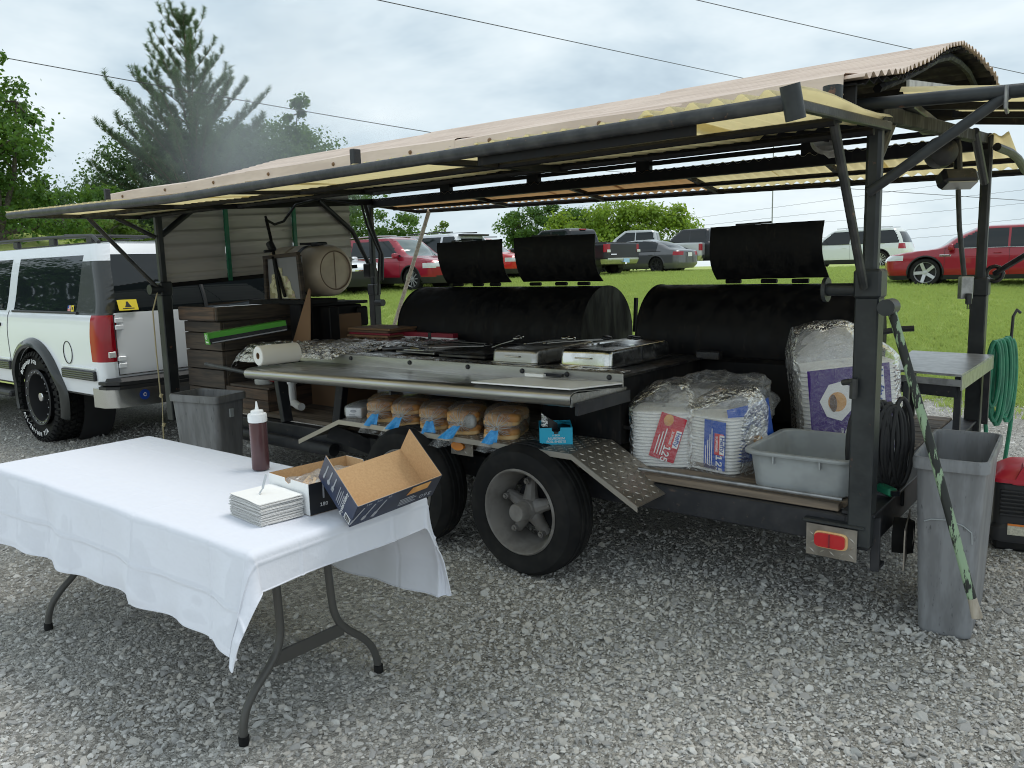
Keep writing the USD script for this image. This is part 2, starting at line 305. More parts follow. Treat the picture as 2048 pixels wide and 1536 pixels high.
film('grey_film', gloss=0.10, milk=0.05, rough=0.08, bscale=25, milkcol=(0.45, 0.45, 0.45))

# ================================================================ ground
def sstep(a, b, x):
    t = np.clip((x - a) / (b - a), 0, 1); return t * t * (3 - 2 * t)
def edge_y(x):
    """Where the gravel lot ends and the lawn begins."""
    return 10.05 + 0.18 * np.sin(x * 0.9) + 0.12 * np.sin(x * 2.3 + 1)
def terrain(x, y):
    x, y = np.asarray(x, float), np.asarray(y, float)
    s = np.clip(-0.033 * x + 0.0465 * (y - 10), 0, 3)
    s = s / (1 + (s / 1.2) ** 4) ** 0.25
    z = sstep(9.6, 16, y) * s
    z = z - sstep(33, 70, y + 0.15 * x) * 4.5
    bank = sstep(-13, -25, x) * (1 - sstep(9, 16, y)) * 2.9
    return z + bank + 0.03 * (meshkit.noise(np.stack([x * 0.4, y * 0.4, 0 * x], -1)) - 0.5) * sstep(11, 14, y)
nodes = {'tc': ('geometry', {}), 'v': ('voronoi_texture', {'scale': 60.0, 'randomness': 1.0}), 'v2': ('voronoi_texture', {'scale': 130.0}), 'n': ('noise_texture', {'scale': 0.9, 'detail': 4.0}),
         'sep': ('rgb_to_bw', {}), 'r': ('rgb_ramp', {'ramp': [(0.1, (0.24, 0.235, 0.222)), (0.5, (0.40, 0.39, 0.37)), (0.9, (0.58, 0.57, 0.545))]}),
         'mr': ('rgb_ramp', {'ramp': [(0.35, (0.86, 0.83, 0.78)), (0.65, (1.12, 1.12, 1.10))]}), 'mx': ('mix', {'mix_type': 'multiply', 'fac': 1.0}),
         'ad': ('math', {'math_type': 'add'}), 'b': ('bump', {'strength': 1.0, 'distance': 0.012, 'invert': True}), 'p': ('principled_bsdf', {'roughness': 0.95, 'specular_ior_level': 0.2})}
MAT['gravel'] = usdkit.material(stage, '/World/Looks/gravel', nodes, [('tc.position', 'v.vector'), ('tc.position', 'v2.vector'), ('tc.position', 'n.vector'), ('v.color', 'sep.color'), ('sep.val', 'r.fac'), ('n.fac', 'mr.fac'),
    ('r.color', 'mx.color1'), ('mr.color', 'mx.color2'), ('mx.color', 'p.base_color'), ('v.distance', 'ad.value1'), ('v2.distance', 'ad.value2'), ('ad.value', 'b.height'), ('b.normal', 'p.normal')], surface='p.BSDF')
nodes = {'g': ('geometry', {}), 'n': ('noise_texture', {'scale': 0.35, 'detail': 5.0}), 'n2': ('noise_texture', {'scale': 60.0, 'detail': 3.0}), 'mx': ('mix', {'fac': 0.4}),
         'r': ('rgb_ramp', {'ramp': [(0.32, (0.26, 0.34, 0.09)), (0.5, (0.36, 0.43, 0.13)), (0.68, (0.46, 0.49, 0.20))]}), 'b': ('bump', {'strength': 0.8, 'distance': 0.04}), 'p': ('principled_bsdf', {'roughness': 0.9, 'specular_ior_level': 0.15})}
MAT['lawn'] = usdkit.material(stage, '/World/Looks/lawn', nodes, [('g.position', 'n.vector'), ('g.position', 'n2.vector'), ('n.fac', 'mx.color1'), ('n2.fac', 'mx.color2'), ('mx.color', 'r.fac'), ('r.color', 'p.base_color'), ('n2.fac', 'b.height'), ('b.normal', 'p.normal')], surface='p.BSDF')
def leafmat(name, a, b, tr, tm=0.35, rough=0.6):
    nodes = {'o': ('geometry', {}), 'r': ('rgb_ramp', {'ramp': [(0.0, a), (1.0, b)]}), 'p': ('principled_bsdf', {'roughness': rough, 'specular_ior_level': 0.3}), 't': ('translucent_bsdf', {'color': tr}), 'm': ('mix_closure', {'fac': tm})}
    MAT[name] = usdkit.material(stage, '/World/Looks/' + name, nodes, [('o.random_per_island', 'r.fac'), ('r.color', 'p.base_color'), ('p.BSDF', 'm.closure1'), ('t.BSDF', 'm.closure2')], surface='m.closure')
leafmat('grass_blade', (0.28, 0.36, 0.095), (0.52, 0.56, 0.21), (0.46, 0.55, 0.15), 0.45)

g = G()
xs = np.concatenate([np.linspace(-400, -60, 18), np.linspace(-58, 30, 177), np.linspace(32, 300, 14)])
ys = np.concatenate([np.linspace(-200, -6, 14), np.linspace(-4, 8.5, 16), np.linspace(9, 50, 124), np.linspace(52, 600, 20)])
X, Y = np.meshgrid(xs, ys, indexing='ij')
g.grid(np.stack([X, Y, terrain(X, Y) - 0.03 * (1 - sstep(9.4, 11.2, Y)) - 0.02], -1)); setting('lawn', g, 'lawn')
g = G()
xs = np.linspace(-13.2, 40, 161); t = np.linspace(0, 1, 90)
X = np.repeat(xs[:, None], 90, 1); Y = -30 + (edge_y(X) + 30) * t ** 0.6
lift = np.clip(terrain(X, Y), 0, None)
Z = lift + 0.012 * (meshkit.fbm(np.stack([X * 0.7, Y * 0.7, 0 * X], -1), 3) - 0.5) - 0.05 * sstep(0.985, 1.0, t)[None, :]
g.grid(np.stack([X, Y, Z], -1)); setting('gravel_lot', g, 'gravel')

# loose stones on the gravel and blades of grass in the lawn
for k, c in enumerate(((0.68, 0.665, 0.63), (0.54, 0.53, 0.505), (0.42, 0.41, 0.395), (0.58, 0.55, 0.50))):
    mat(f'stone_{k}', c, 0.9, col2=tuple(x * 0.72 for x in c), scale=60, spec=0.25)
def instancer(path, protos, pos, idx, quat, scale, **kw):
    pi = UsdGeom.PointInstancer.Define(stage, path); targets = []
    for k, (vf, mt) in enumerate(protos):
        p = f'{path}/prototypes/kind_{k}'; usdkit.mesh(stage, p, vf, MAT[mt], smooth=False); targets.append(p)
    pi.CreatePrototypesRel().SetTargets(targets)
    pi.CreatePositionsAttr(Vt.Vec3fArray.FromNumpy(pos.astype(np.float32))); pi.CreateProtoIndicesAttr(Vt.IntArray.FromNumpy(idx.astype(np.int32)))
    pi.CreateOrientationsAttr(Vt.QuathArray([Gf.Quath(float(q[0]), float(q[1]), float(q[2]), float(q[3])) for q in quat]))
    pi.CreateScalesAttr(Vt.Vec3fArray.FromNumpy(scale.astype(np.float32))); keys(pi.GetPrim(), kind='stuff', **kw); return pi
stones = []
r_ = np.random.default_rng(3)
for k in range(8):
    s_ = trimesh.creation.icosphere(0); v = s_.vertices * (1 + 0.8 * (r_.random((len(s_.vertices), 1)) - 0.5)) * [1, 0.75, 0.45]
    hull = trimesh.convex.convex_hull(v); stones.append(((np.array(hull.vertices), np.array(hull.faces)), f'stone_{k % 4}'))
def scatter(n, dmin, dmax, power):
    """Points on the ground inside the camera's wedge, denser close by."""
    d = dmin + (dmax - dmin) * r_.random(n) ** power
    a = YAW + np.radians(-36 + 72 * r_.random(n)); return -np.sin(a) * d, np.cos(a) * d
N = 190000
x, y = scatter(N, 1.6, 12.5, 1.15); ok = (y < edge_y(x) - 0.03) & (x > -14); x, y = x[ok], y[ok]; dusty = meshkit.fbm(np.stack([x * 0.9 + 4, y * 0.9, 0 * x], -1), 3, 8); ok = r_.random(len(x)) < np.clip((dusty - 0.30) * 6, 0.18, 1); x, y = x[ok], y[ok]; n = len(x)
sz = np.clip(np.exp(r_.normal(math.log(0.0058), 0.50, n)), 0.003, 0.022)
q = r_.normal(size=(n, 4)) * [1, 0.25, 0.25, 1]; q /= np.linalg.norm(q, axis=1, keepdims=True)
tone = meshkit.noise(np.stack([x * 1.3, y * 1.3, 0 * x], -1)); idx = (r_.random(n) * 8).astype(int)
instancer('/World/gravel_stones', stones, np.stack([x, y, np.clip(terrain(x, y), 0, None) + sz * 0.22], 1), idx, q, np.stack([sz, sz * (0.7 + 0.6 * r_.random(n)), sz], 1))
tufts = []
for k in range(5):
    g = G(); nb = 9
    for b in range(nb):
        a, l = r_.random() * 2 * PI, 0.03 + 0.035 * r_.random(); lean = 0.3 + 0.5 * r_.random(); o = np.array([*(r_.normal(size=2) * 0.02), 0]); w = 0.0035
        d = np.array([math.cos(a), math.sin(a), 0]); sd = np.array([-d[1], d[0], 0]) * w
        g.add([o - sd, o + sd, o + d * lean * l * 0.4 + [0, 0, l * 0.6] + sd * 0.7, o + d * lean * l + [0, 0, l]], [(0, 1, 2), (0, 2, 3)])
    tufts.append((g.mesh(), 'grass_blade'))
N = 110000
d = 8.6 + 27.4 * r_.random(N) ** 1.5; a = YAW + np.radians(-36 + 74 * r_.random(N)); x, y = -np.sin(a) * d, np.cos(a) * d
ok = (y > edge_y(x) - 0.05 - 1.1 * np.random.default_rng(5).random(len(x)) ** 5) & (x > -24); x, y, d = x[ok], y[ok], d[ok]; n = len(x)
sc = (0.8 + 0.7 * r_.random(n)) * (1 + d * 0.02); th = r_.random(n) * PI
instancer('/World/grass_blades', tufts, np.stack([x, y, terrain(x, y) - 0.025], 1), (r_.random(n) * 5).astype(int), np.stack([np.cos(th), 0 * th, 0 * th, np.sin(th)], 1), np.stack([sc, sc, sc * 0.9], 1))
# ================================================================ the barbecue trailer
Y0, Y1, XF, XR, DZ = 3.40, 5.75, -6.35, -0.86, 0.53
tr = Thing('barbecue_trailer', 'long black steel barbecue trailer with tan corrugated roof and raised awnings', 'trailer', (-3.6, 4.5, 0))
P_ = tr.part
def bars(name, segs, w, h, mt, b=0.004, **kw):
    for s in segs: P_(name, G().bar(s[0], s[1], w, h, b=b, **kw), mt)
def tubes(name, segs, r, mt, n=10):
    for s in segs: P_(name, G().tube(s, r, n), mt)
# chassis
for y in (Y0 + 0.03, Y1 - 0.03): P_('frame_rail', G().box((XF, y - 0.04, 0.37), (XR - 0.05, y + 0.04, 0.498), b=0.006), 'black_steel')
P_('cross_member', G().box((XR - 0.10, Y0 - 0.02, 0.36), (XR, Y1 + 0.02, 0.50), b=0.008).box((XR - 0.11, Y0 - 0.02, 0.505), (XR + 0.02, Y1 + 0.02, 0.52), b=0.003), 'black_steel')
for x in (-6.2, -5.3, -4.4, -3.5, -2.6, -1.7): P_('cross_member', G().box((x - 0.03, Y0 + 0.08, 0.40), (x + 0.03, Y1 - 0.08, 0.49)), 'black_steel')
P_('lower_pipe', G().tube([(-5.9, Y0 - 0.05, 0.385), (-4.2, Y0 - 0.05, 0.385)], 0.045, 12), 'black_steel')
for y in (3.75, 5.35): P_('tongue_beam', G().bar((XF + 0.2, y, 0.44), (-6.88, 4.4, 0.50), 0.07, 0.09), 'black_steel')
P_('coupler', G().box((-7.0, 4.35, 0.46), (-6.82, 4.45, 0.56), b=0.01), 'black_steel')
P_('tongue_jack', G().tube([(-6.62, 4.38, 0.12), (-6.62, 4.38, 0.95)], 0.03, 10).lathe([(0, 0), (0.07, 0), (0.07, 0.02), (0, 0.02)], 16, rotz(0, (-6.62, 4.38, 0.10))), 'black_steel')
# deck planks
yb = np.linspace(Y0 + 0.065, Y1 - 0.065, 17); rp = np.random.default_rng(11)
for k in range(16):
    cuts = [XF + 0.02, -3.4 + rp.normal() * 0.5, XR - 0.11]
    for a, b in zip(cuts[:-1], cuts[1:]):
        dz = rp.normal() * 0.0015
        P_('deck_plank', G().box((a + 0.003, yb[k] + 0.003, 0.50 + dz), (b - 0.003, yb[k + 1] - 0.004, DZ + dz), b=0.004), 'deck_wood')
P_('deck_board', G().box((-1.95, Y0 + 0.005, 0.502), (-0.99, Y0 + 0.06, 0.535), b=0.003), 'deck_wood')
P_('deck_rod', G().tube([(-1.95, Y0 + 0.02, 0.553), (-0.98, Y0 + 0.02, 0.553)], 0.009, 8), 'galvanised')
# posts: fat square socket below, slim pipe above
for nm, x, y, zt in (('a', -6.29, Y0, 2.09), ('b', -0.895, Y0, 2.11), ('c', -0.87, Y1, 2.27), ('d', -6.40, Y1, 2.27)):
    zs = 1.40 if y == Y0 else 1.30; w = 0.09 if nm == 'b' else 0.088
    post = P_('post', G().box((x - w / 2, y - w / 2, 0.38), (x + w / 2, y + w / 2, zs), b=0.006), 'post_steel')
    P_('upper_pipe', G().box((x - 0.028, y - 0.028, zs - 0.02), (x + 0.028, y + 0.028, zt), b=0.012), 'post_steel', under=post)
    P_('collar', G().box((x - 0.052, y - 0.052, zs - 0.005), (x + 0.052, y + 0.052, zs + 0.11), b=0.01), 'post_steel', under=post)
    if nm == 'b':
        P_('pivot_tube', G().tube([(x - 0.16, y - 0.02, zs + 0.03), (x + 0.05, y - 0.02, zs + 0.03)], 0.026, 14).lathe([(0, 0), (0.05, 0), (0.05, 0.015), (0, 0.015)], 14, frame((x - 0.17, y - 0.02, zs + 0.03), (0, 1, 0), (0, 0, 1))), 'post_steel', under=post)
        P_('pivot_sleeve', G().lathe([(0.016, -0.05), (0.032, -0.05), (0.032, 0.04), (0, 0.04)], 16, frame((x + 0.09, y - 0.08, 1.365), (1, 0, 0), (0, 0, 1))), 'post_steel', under=post)
        P_('latch', G().tube([(x - 0.075, y - 0.06, 1.06), (x - 0.03, y - 0.075, 1.07)], 0.012, 8).tube([(x - 0.03, y - 0.07, 1.08), (x - 0.03, y - 0.07, 1.0)], 0.016, 8), 'worn_pipe', under=post)
    if nm == 'a':
        P_('pivot_sleeve', G().lathe([(0.02, -0.05), (0.04, -0.05), (0.04, 0.05), (0, 0.05)], 14, frame((x + 0.02, y - 0.08, 1.45), (1, 0, 0), (0, 0, 1))), 'post_steel', under=post)
    if nm == 'd':
        P_('pivot_sleeve', G().lathe([(0.02, -0.05), (0.035, -0.05), (0.035, 0.05), (0, 0.05)], 14, frame((x + 0.12, y - 0.04, 1.22), (0, 1, 0), (0, 0, 1))), 'post_steel', under=post)
# upper frame
def ztop(y): return 2.085 + 0.075 * (y - Y0)
P_('roof_beam', G().bar((XF, Y0, 2.085), (XR, Y0, 2.085), 0.06, 0.075, b=0.005), 'soot_black')
P_('roof_beam', G().bar((XF - 0.05, Y1, 2.225), (XR, Y1, 2.215), 0.06, 0.085, b=0.005), 'soot_black')
P_('upper_bar', G().bar((XF - 0.05, Y1 + 0.02, 2.325), (XR - 0.25, Y1 + 0.02, 2.31), 0.03, 0.032), 'soot_black')
for x in (-5.33, -4.30, -3.22, -1.93): P_('beam_strap', G().bar((x, Y1 + 0.005, 2.25), (x, Y1 + 0.005, 2.44), 0.05, 0.12, up=(1, 0, 0)), 'soot_black')
for x in (XF, -0.89): P_('end_beam', G().bar((x, Y0, 2.10), (x, Y1, 2.24), 0.05, 0.06, b=0.004), 'soot_black')
tubes('brace', [((-0.90, 3.72, 2.165), (-0.90, Y0, 1.90)), ((-0.87, 5.30, 2.235), (-0.87, 5.70, 1.98)), ((-6.28, 3.70, 2.085), (-6.28, 3.42, 1.88)), ((-6.33, 5.05, 2.22), (-6.35, 5.45, 1.95), (-6.36, 5.70, 1.55))], 0.024, 'post_steel')
bars('channel', [((-0.86, 3.73, 2.17), (-0.95, 4.92, 2.20)), ((-0.94, 3.9, 2.20), (-1.05, 5.0, 2.22))], 0.05, 0.03, 'worn_pipe')
# curved corrugated roof: three overlapping lengths, sooty lining below, folded edge flashing
ROOF = np.array([(3.12, 2.175), (3.30, 2.215), (3.61, 2.275), (4.0, 2.375), (4.35, 2.475), (4.65, 2.565), (4.95, 2.63), (5.20, 2.645), (5.48, 2.64), (5.78, 2.58), (5.96, 2.48), (6.02, 2.40)])
def roofline(u):
    d = np.r_[0, np.cumsum(np.linalg.norm(np.diff(ROOF, axis=0), axis=1))]; s = u * d[-1]
    return np.interp(s, d, ROOF[:, 0]), np.interp(s, d, ROOF[:, 1]), s
u = np.linspace(0, 1, 290); yy, zz, ss = roofline(u)
ny, nz = -np.gradient(zz), np.gradient(yy); ln = np.hypot(ny, nz); ny, nz = ny / ln, nz / ln
cor = 0.0105 * np.sign(np.sin(ss * 2 * PI / 0.075)) * np.abs(np.sin(ss * 2 * PI / 0.075)) ** 0.7
for k, (xa, xb, dz) in enumerate(((-6.42, -4.35, 0.0), (-4.45, -2.35, 0.006), (-2.45, -0.865, 0.012))):
    X = np.linspace(xa, xb, 14); Pm = np.zeros((len(X), len(u), 3))
    for i, x in enumerate(X):
        wob = 0.010 * (meshkit.noise(np.stack([np.full_like(u, x * 1.3), u * 6, 0 * u + k], -1)) - 0.5)
        edge = (0.05 * (meshkit.noise(np.stack([u * 9, 0 * u + 3, 0 * u], -1)) - 0.4)) if i == len(X) - 1 else 0
        Pm[i] = np.stack([x + edge + 0 * yy, yy + ny * (cor + wob + dz), zz + nz * (cor + wob + dz)], -1)
    P_('roof_sheet', G().grid(Pm[:, ::-1], two=0.0015), 'tan_roof', smooth=50)
    Q = Pm.copy(); Q[:, :, 1] -= ny * 0.022; Q[:, :, 2] -= nz * 0.022; Q[-1, :, 0] -= 0.01
    P_('roof_lining', G().grid(Q[:, ::4], two=0.001), 'soot_black', smooth=50)
for k, (xa, xb) in enumerate(((-6.45, -4.6), (-4.6, -2.8), (-2.82, -1.55), (-1.56, -0.93))):
    dz = (0, 0.004, -0.004, 0.006)[k]
    pr_ = [(3.30, 2.232), (3.115, 2.198 + dz), (3.098, 2.19 + dz), (3.092, 2.128 + dz), (3.102, 2.122 + dz)]
    fl = P_('edge_flashing', G().grid(np.array([[(x, a, b + 0.004 * math.sin(x * 5)) for a, b in pr_] for x in np.linspace(xa, xb, 12)]), two=0.0015), 'tan_roof', smooth=25)
    for x in np.arange(xa + 0.25, xb, 0.62): P_('screw', G().lathe([(0, 0.008), (0.008, 0.006), (0.012, 0)], 8, frame((x, 3.091, 2.16), (1, 0, 0), (0, 0, 1))), 'card_brown', under=fl)
P_('roof_trim', G().bar((-0.85, 3.67, 2.24), (-0.85, 5.95, 2.52), 0.012, 0.035), 'white_enamel')
for x in (-5.9, -4.9, -3.9, -2.9, -1.9, -0.95):
    P_('rafter', G().tube([(x, y - 0.0 * y, z - 0.045) for y, z in ROOF[2:-1]], 0.018, 6), 'soot_black')
P_('eave_board', G().box((-6.4, 3.14, 2.10), (-0.9, 3.16, 2.175)), 'soot_black')
# near awning: translucent corrugated panels on a pipe frame, ridges running outwards
OUT = [(-6.33, 2.34, 2.00), (-4.18, 2.34, 1.962), (-2.78, 2.34, 1.977), (-1.43, 2.34, 1.987), (-0.86, 2.34, 1.993)]
def fz(x): return np.interp(x, [p[0] for p in OUT], [p[2] for p in OUT])
P_('awning_pipe', G().tube(OUT, 0.0225, 12), 'worn_pipe')
P_('awning_angle', G().bar((-2.02, 2.36, 1.955), (-1.14, 2.36, 1.962), 0.006, 0.045), 'soot_black')
P_('corner_socket', G().lathe([(0.0, 0.0), (0.020, 0.0), (0.020, 0.048), (0.028, 0.048), (0.028, -0.048), (0.0, -0.048)], 18, frame((-0.835, 2.33, 1.99), (1, 0, 0.12), (0.0, 1, 0.25))), 'post_steel')
P_('awning_bar', G().tube([(-6.30, 2.82, 2.01), (-4.18, 2.82, 1.985), (-0.87, 2.82, 2.0)], 0.015, 8), 'soot_black')
P_('awning_bar', G().tube([(-6.30, 3.28, 2.02), (-0.87, 3.28, 2.02)], 0.017, 8), 'soot_black')
for x in (-6.31, -5.0, -3.7, -2.3, -0.855): P_('awning_arm', G().bar((x, 2.34, fz(x)), (x, 3.34 if x < -1 else 3.42, 2.015 if x < -1 else 2.05), 0.03, 0.03, b=0.004), 'worn_pipe' if x > -1 or x < -6 else 'soot_black')
rz_ = np.random.default_rng(5)
edges = [-6.36, -5.66, -4.9, -4.15, -3.4, -2.7, -2.0, -1.32, -0.84]
for k, (a, b) in enumerate(zip(edges[:-1], edges[1:])):
    n = int((b - a + 0.04) / 0.0125); X = np.linspace(a - 0.02, b + 0.02, n); V = np.linspace(0, 1, 7)
    y_in, y_out = 3.34, 2.345 + rz_.normal() * 0.010
    Pm = np.zeros((n, 7, 3)); sag = rz_.random() * 0.01
    for j, v in enumerate(V):
        y = y_out + (y_in - y_out) * v; base = fz(X) + (2.035 - fz(X)) * v + (0.020 if k in (0, 1, 7) else 0.006) + sag * math.sin(v * PI * 2)
        Pm[:, j] = np.stack([X, np.full(n, y), base + 0.013 * np.sin(X * 2 * PI / 0.078) + 0.002 * k % 2], -1)
    P_('awning_panel', G().grid(Pm, two=0.0015), 'fibreglass', smooth=60)
for q0, q1 in (((-0.90, 2.89, 2.03), (-0.90, 3.33, 1.44)),):
    sk = P_('prop_strut', G().tube([q0, q1], 0.017, 10), 'worn_pipe')
    P_('strut_socket', G().lathe([(0.016, 0.06), (0.032, 0.06), (0.032, -0.06), (0, -0.06)], 16, frame((-0.90, 2.885, 2.065), (1, 0, 0), (0, 1, 0))), 'post_steel', under=sk)
tubes('prop_strut', [((-6.31, 2.87, 2.0), (-6.25, 3.33, 1.46)), ((-6.31, 3.05, 2.02), (-6.27, 3.36, 1.86))], 0.017, 'worn_pipe')
P_('stop_pin', G().box((-2.74, 2.36, 1.97), (-2.71, 2.40, 2.07), b=0.003), 'black_steel')
P_('stop_pin', G().box((-4.98, 2.37, 1.97), (-4.955, 2.40, 2.08), b=0.003), 'black_steel')
# far awning
P_('awning_pipe', G().tube([(-6.40, 6.42, 2.17), (-2.9, 6.40, 2.115), (-0.74, 6.36, 2.075)], 0.022, 10), 'soot_black')
P_('awning_bar', G().tube([(-6.40, 6.08, 2.185), (-0.76, 6.08, 2.13)], 0.017, 8), 'soot_black')
for x in (-6.40, -5.1, -4.0, -2.9, -1.85): P_('awning_arm', G().bar((x, 5.78, 2.215), (x, 6.41, np.interp(x, [-6.4, -0.74], [2.17, 2.075])), 0.034, 0.03), 'soot_black')
P_('awning_arm', G().tube([(-0.80, 5.60, 2.17), (-0.76, 5.82, 2.155), (-0.74, 6.0, 2.13), (-0.735, 6.38, 2.072)], 0.024, 10), 'worn_pipe')
edges = [-6.45, -5.75, -5.05, -4.35, -3.65, -2.95, -2.3, -1.55, -0.78]
for k, (a, b) in enumerate(zip(edges[:-1], edges[1:])):
    n = int((b - a + 0.04) / 0.0125); X = np.linspace(a - 0.02, b + 0.02, n); Pm = np.zeros((n, 6, 3))
    yo = 6.385 + rz_.normal() * 0.025
    for j, v in enumerate(np.linspace(0, 1, 6)):
        zb = 2.255 + (np.interp(X, [-6.4, -0.74], [2.17, 2.075]) - 2.225) * v
        Pm[:, j] = np.stack([X, np.full(n, 5.72 + (yo - 5.72) * v), zb + 0.012 * np.sin(X * 2 * PI / 0.078)], -1)
    P_('awning_panel', G().grid(Pm, two=0.0015), 'brown_fibreglass' if k < 5 else 'fibreglass', smooth=60)
# rear awning
P_('awning_pipe', G().tube([(-0.955, 3.35, 2.131), (-0.41, 3.35, 2.106), (0.25, 3.35, 2.07)], 0.024, 12), 'post_steel')
for (y, z) in ((4.07, 2.215), (4.75, 2.262), (5.35, 2.297)): P_('awning_bar', G().bar((-0.88, y, z), (0.25, y, z - 0.15), 0.035, 0.035), 'soot_black')
P_('awning_pipe', G().tube([(0.25, 3.35, 2.07), (0.25, 5.75, 2.15)], 0.022, 10), 'post_steel')
for (ya, yb2) in ((3.5, 4.3), (4.26, 5.06), (5.02, 5.8)):
    n = int((yb2 - ya) / 0.0125); Yv = np.linspace(ya, yb2, n)
    Pm = np.stack([np.stack([np.full(n, x), Yv, 2.20 + 0.0667 * (Yv - 3.5) - 0.131 * (x + 0.88) + 0.012 * np.sin(Yv * 2 * PI / 0.078)], -1) for x in np.linspace(-0.84, 0.28, 6)])
    P_('awning_panel', G().grid(Pm, two=0.0015), 'fibreglass', smooth=60)
sk = P_('prop_strut', G().tube([(-0.90, 3.34, 1.80), (-0.455, 3.35, 2.10)], 0.020, 12), 'post_steel')
P_('strut_pin', G().tube([(-0.455, 3.31, 2.125), (-0.455, 3.32, 2.05), (-0.455, 3.36, 2.04)], 0.007, 6), 'galvanised', under=sk)
sk = P_('prop_strut', G().tube([(-0.80, 3.33, 1.365), (-0.62, 3.31, 0.80), (-0.468, 3.30, 0.285)], 0.0165, 12), 'mint_paint', label='leaning prop strut with peeling mint green paint')
P_('strut_end', G().tube([(-0.468, 3.30, 0.287), (-0.447, 3.298, 0.215)], [0.016, 0.020], 12), 'pole_wood', under=sk)
sk = P_('prop_strut', G().tube([(-0.80, 5.78, 1.43), (-0.45, 5.60, 1.66)], 0.018, 8), 'worn_pipe')
P_('strut_eye', G().tube([(-0.80 + 0.045 * math.cos(t), 5.78, 1.43 + 0.045 * math.sin(t)) for t in np.linspace(0, 2 * PI, 13)[:-1]], 0.014, 6, closed=True), 'worn_pipe', under=sk)
# front wall of ribbed siding in three bays, green uprights between
def zlow(y): return 1.492 + 0.058 * (y - 3.47)
bays = [3.47, 4.05, 4.76, 5.46]
for a, b in zip(bays[:-1], bays[1:]):
    V = np.linspace(0, 1, 60); Yv = np.linspace(a + 0.006, b - 0.006, 4); Pm = np.zeros((60, 4, 3))
    for j, y in enumerate(Yv):
        z0, z1 = zlow(y), ztop(y) + 0.06; h = V * 0.7 * (z1 - z0) / 0.62
        rib = 0.014 * np.clip(np.abs(((V * (z1 - z0) / 0.115) % 1.0) - 0.5) * -8 + 1.6, 0, 1)
        Pm[:, j] = np.stack([-6.385 + rib, np.full(60, y), z0 + V * (z1 - z0)], -1)
    P_('siding_sheet', G().grid(Pm, two=0.001), 'siding', smooth=25)
for y, zl in ((4.05, 1.50), (4.76, 1.52)): P_('upright', G().bar((-6.35, y, zl), (-6.35, y, ztop(y)), 0.035, 0.02, up=(1, 0, 0)), 'green_hose')
P_('siding_rail', G().bar((-6.37, 3.45, 1.475), (-6.37, 5.5, 1.595), 0.03, 0.035), 'soot_black')
P_('conduit', G().tube([(-6.30, 5.50, 2.20), (-6.28, 5.0, 2.23), (-6.1, 4.6, 2.15), (-5.95, 4.35, 1.99), (-5.9, 4.22, 1.96), (-5.86, 4.12, 1.99), (-5.85, 4.10, 2.02)], 0.011, 8).tube([(-5.87, 4.12, 2.0), (-5.80, 4.10, 1.85), (-5.72, 4.08, 1.6), (-5.6, 4.06, 1.36)], 0.014, 8), 'soot_black')
P_('faucet_valve', G().tube([(-5.79, 4.08, 1.80), (-5.75, 4.08, 1.74)], 0.032, 10).tube([(-5.76, 4.08, 1.735), (-5.755, 4.0, 1.73)], 0.012, 8), 'black_steel')
P_('cable_bundle', G().tube([(-6.33, 5.62, 2.2), (-6.28, 5.66, 1.95), (-6.2, 5.70, 1.7), (-6.22, 5.70, 1.45)], 0.02, 8).tube([(-6.3, 5.55, 2.2), (-6.25, 5.56, 2.0), (-6.15, 5.62, 1.72), (-6.18, 5.6, 1.3)], 0.012, 8).box((-6.3, 5.52, 1.48), (-6.2, 5.6, 1.62), b=0.01), 'black_steel')
# wood-slatted firewood crate built onto the front corner
bx0, bx1, by0, by1 = -6.20, -5.68, 3.50, 4.75
zs_ = [0.54, 0.66, 0.81, 0.96, 1.10, 1.19]
for k in range(5):
    mt = 'old_wood'
    P_('crate_board', G().box((bx0, by0, zs_[k] + 0.004), (bx1, by0 + 0.025, zs_[k + 1] - 0.004), b=0.003), mt)
    P_('crate_board', G().box((bx1 - 0.02, by0 + 0.028, zs_[k] + 0.004), (bx1 + 0.004, by1, zs_[k + 1] - 0.004), b=0.003), mt)
P_('crate_rim', G().box((bx0 - 0.03, by0 - 0.03, 1.195), (bx1 - 0.02, by0, 1.305), b=0.008), 'worn_wood')
P_('crate_rim', G().box((bx1 - 0.018, by0 - 0.03, 1.195), (bx1 + 0.012, by1, 1.305), b=0.008), 'old_wood')
P_('crate_board', G().box((bx0, by1 - 0.03, 0.54), (bx1 - 0.03, by1, 1.25)).box((bx0, by0 + 0.03, 0.54), (bx0 + 0.02, by1 - 0.03, 1.25)), 'old_wood')
# dark cupboard and shelf under the drum
P_('cupboard', G().box((-5.80, 4.30, 0.54), (-5.40, 4.70, 1.27), b=0.01), 'soot_black'); P_('cupboard_latch', G().box((-5.40, 4.62, 1.08), (-5.36, 4.74, 1.25), b=0.015), 'soot_black')
P_('drum_shelf', G().box((-6.10, 4.05, 1.295), (-5.35, 4.40, 1.335), b=0.004).box((-5.9, 4.15, 1.275), (-5.38, 4.75, 1.30)), 'soot_black')
P_('shelf_post', G().box((-5.50, 4.02, 0.54), (-5.36, 4.14, 1.30), b=0.006).box((-5.34, 4.20, 0.54), (-5.22, 4.30, 1.27), b=0.006), 'soot_black')
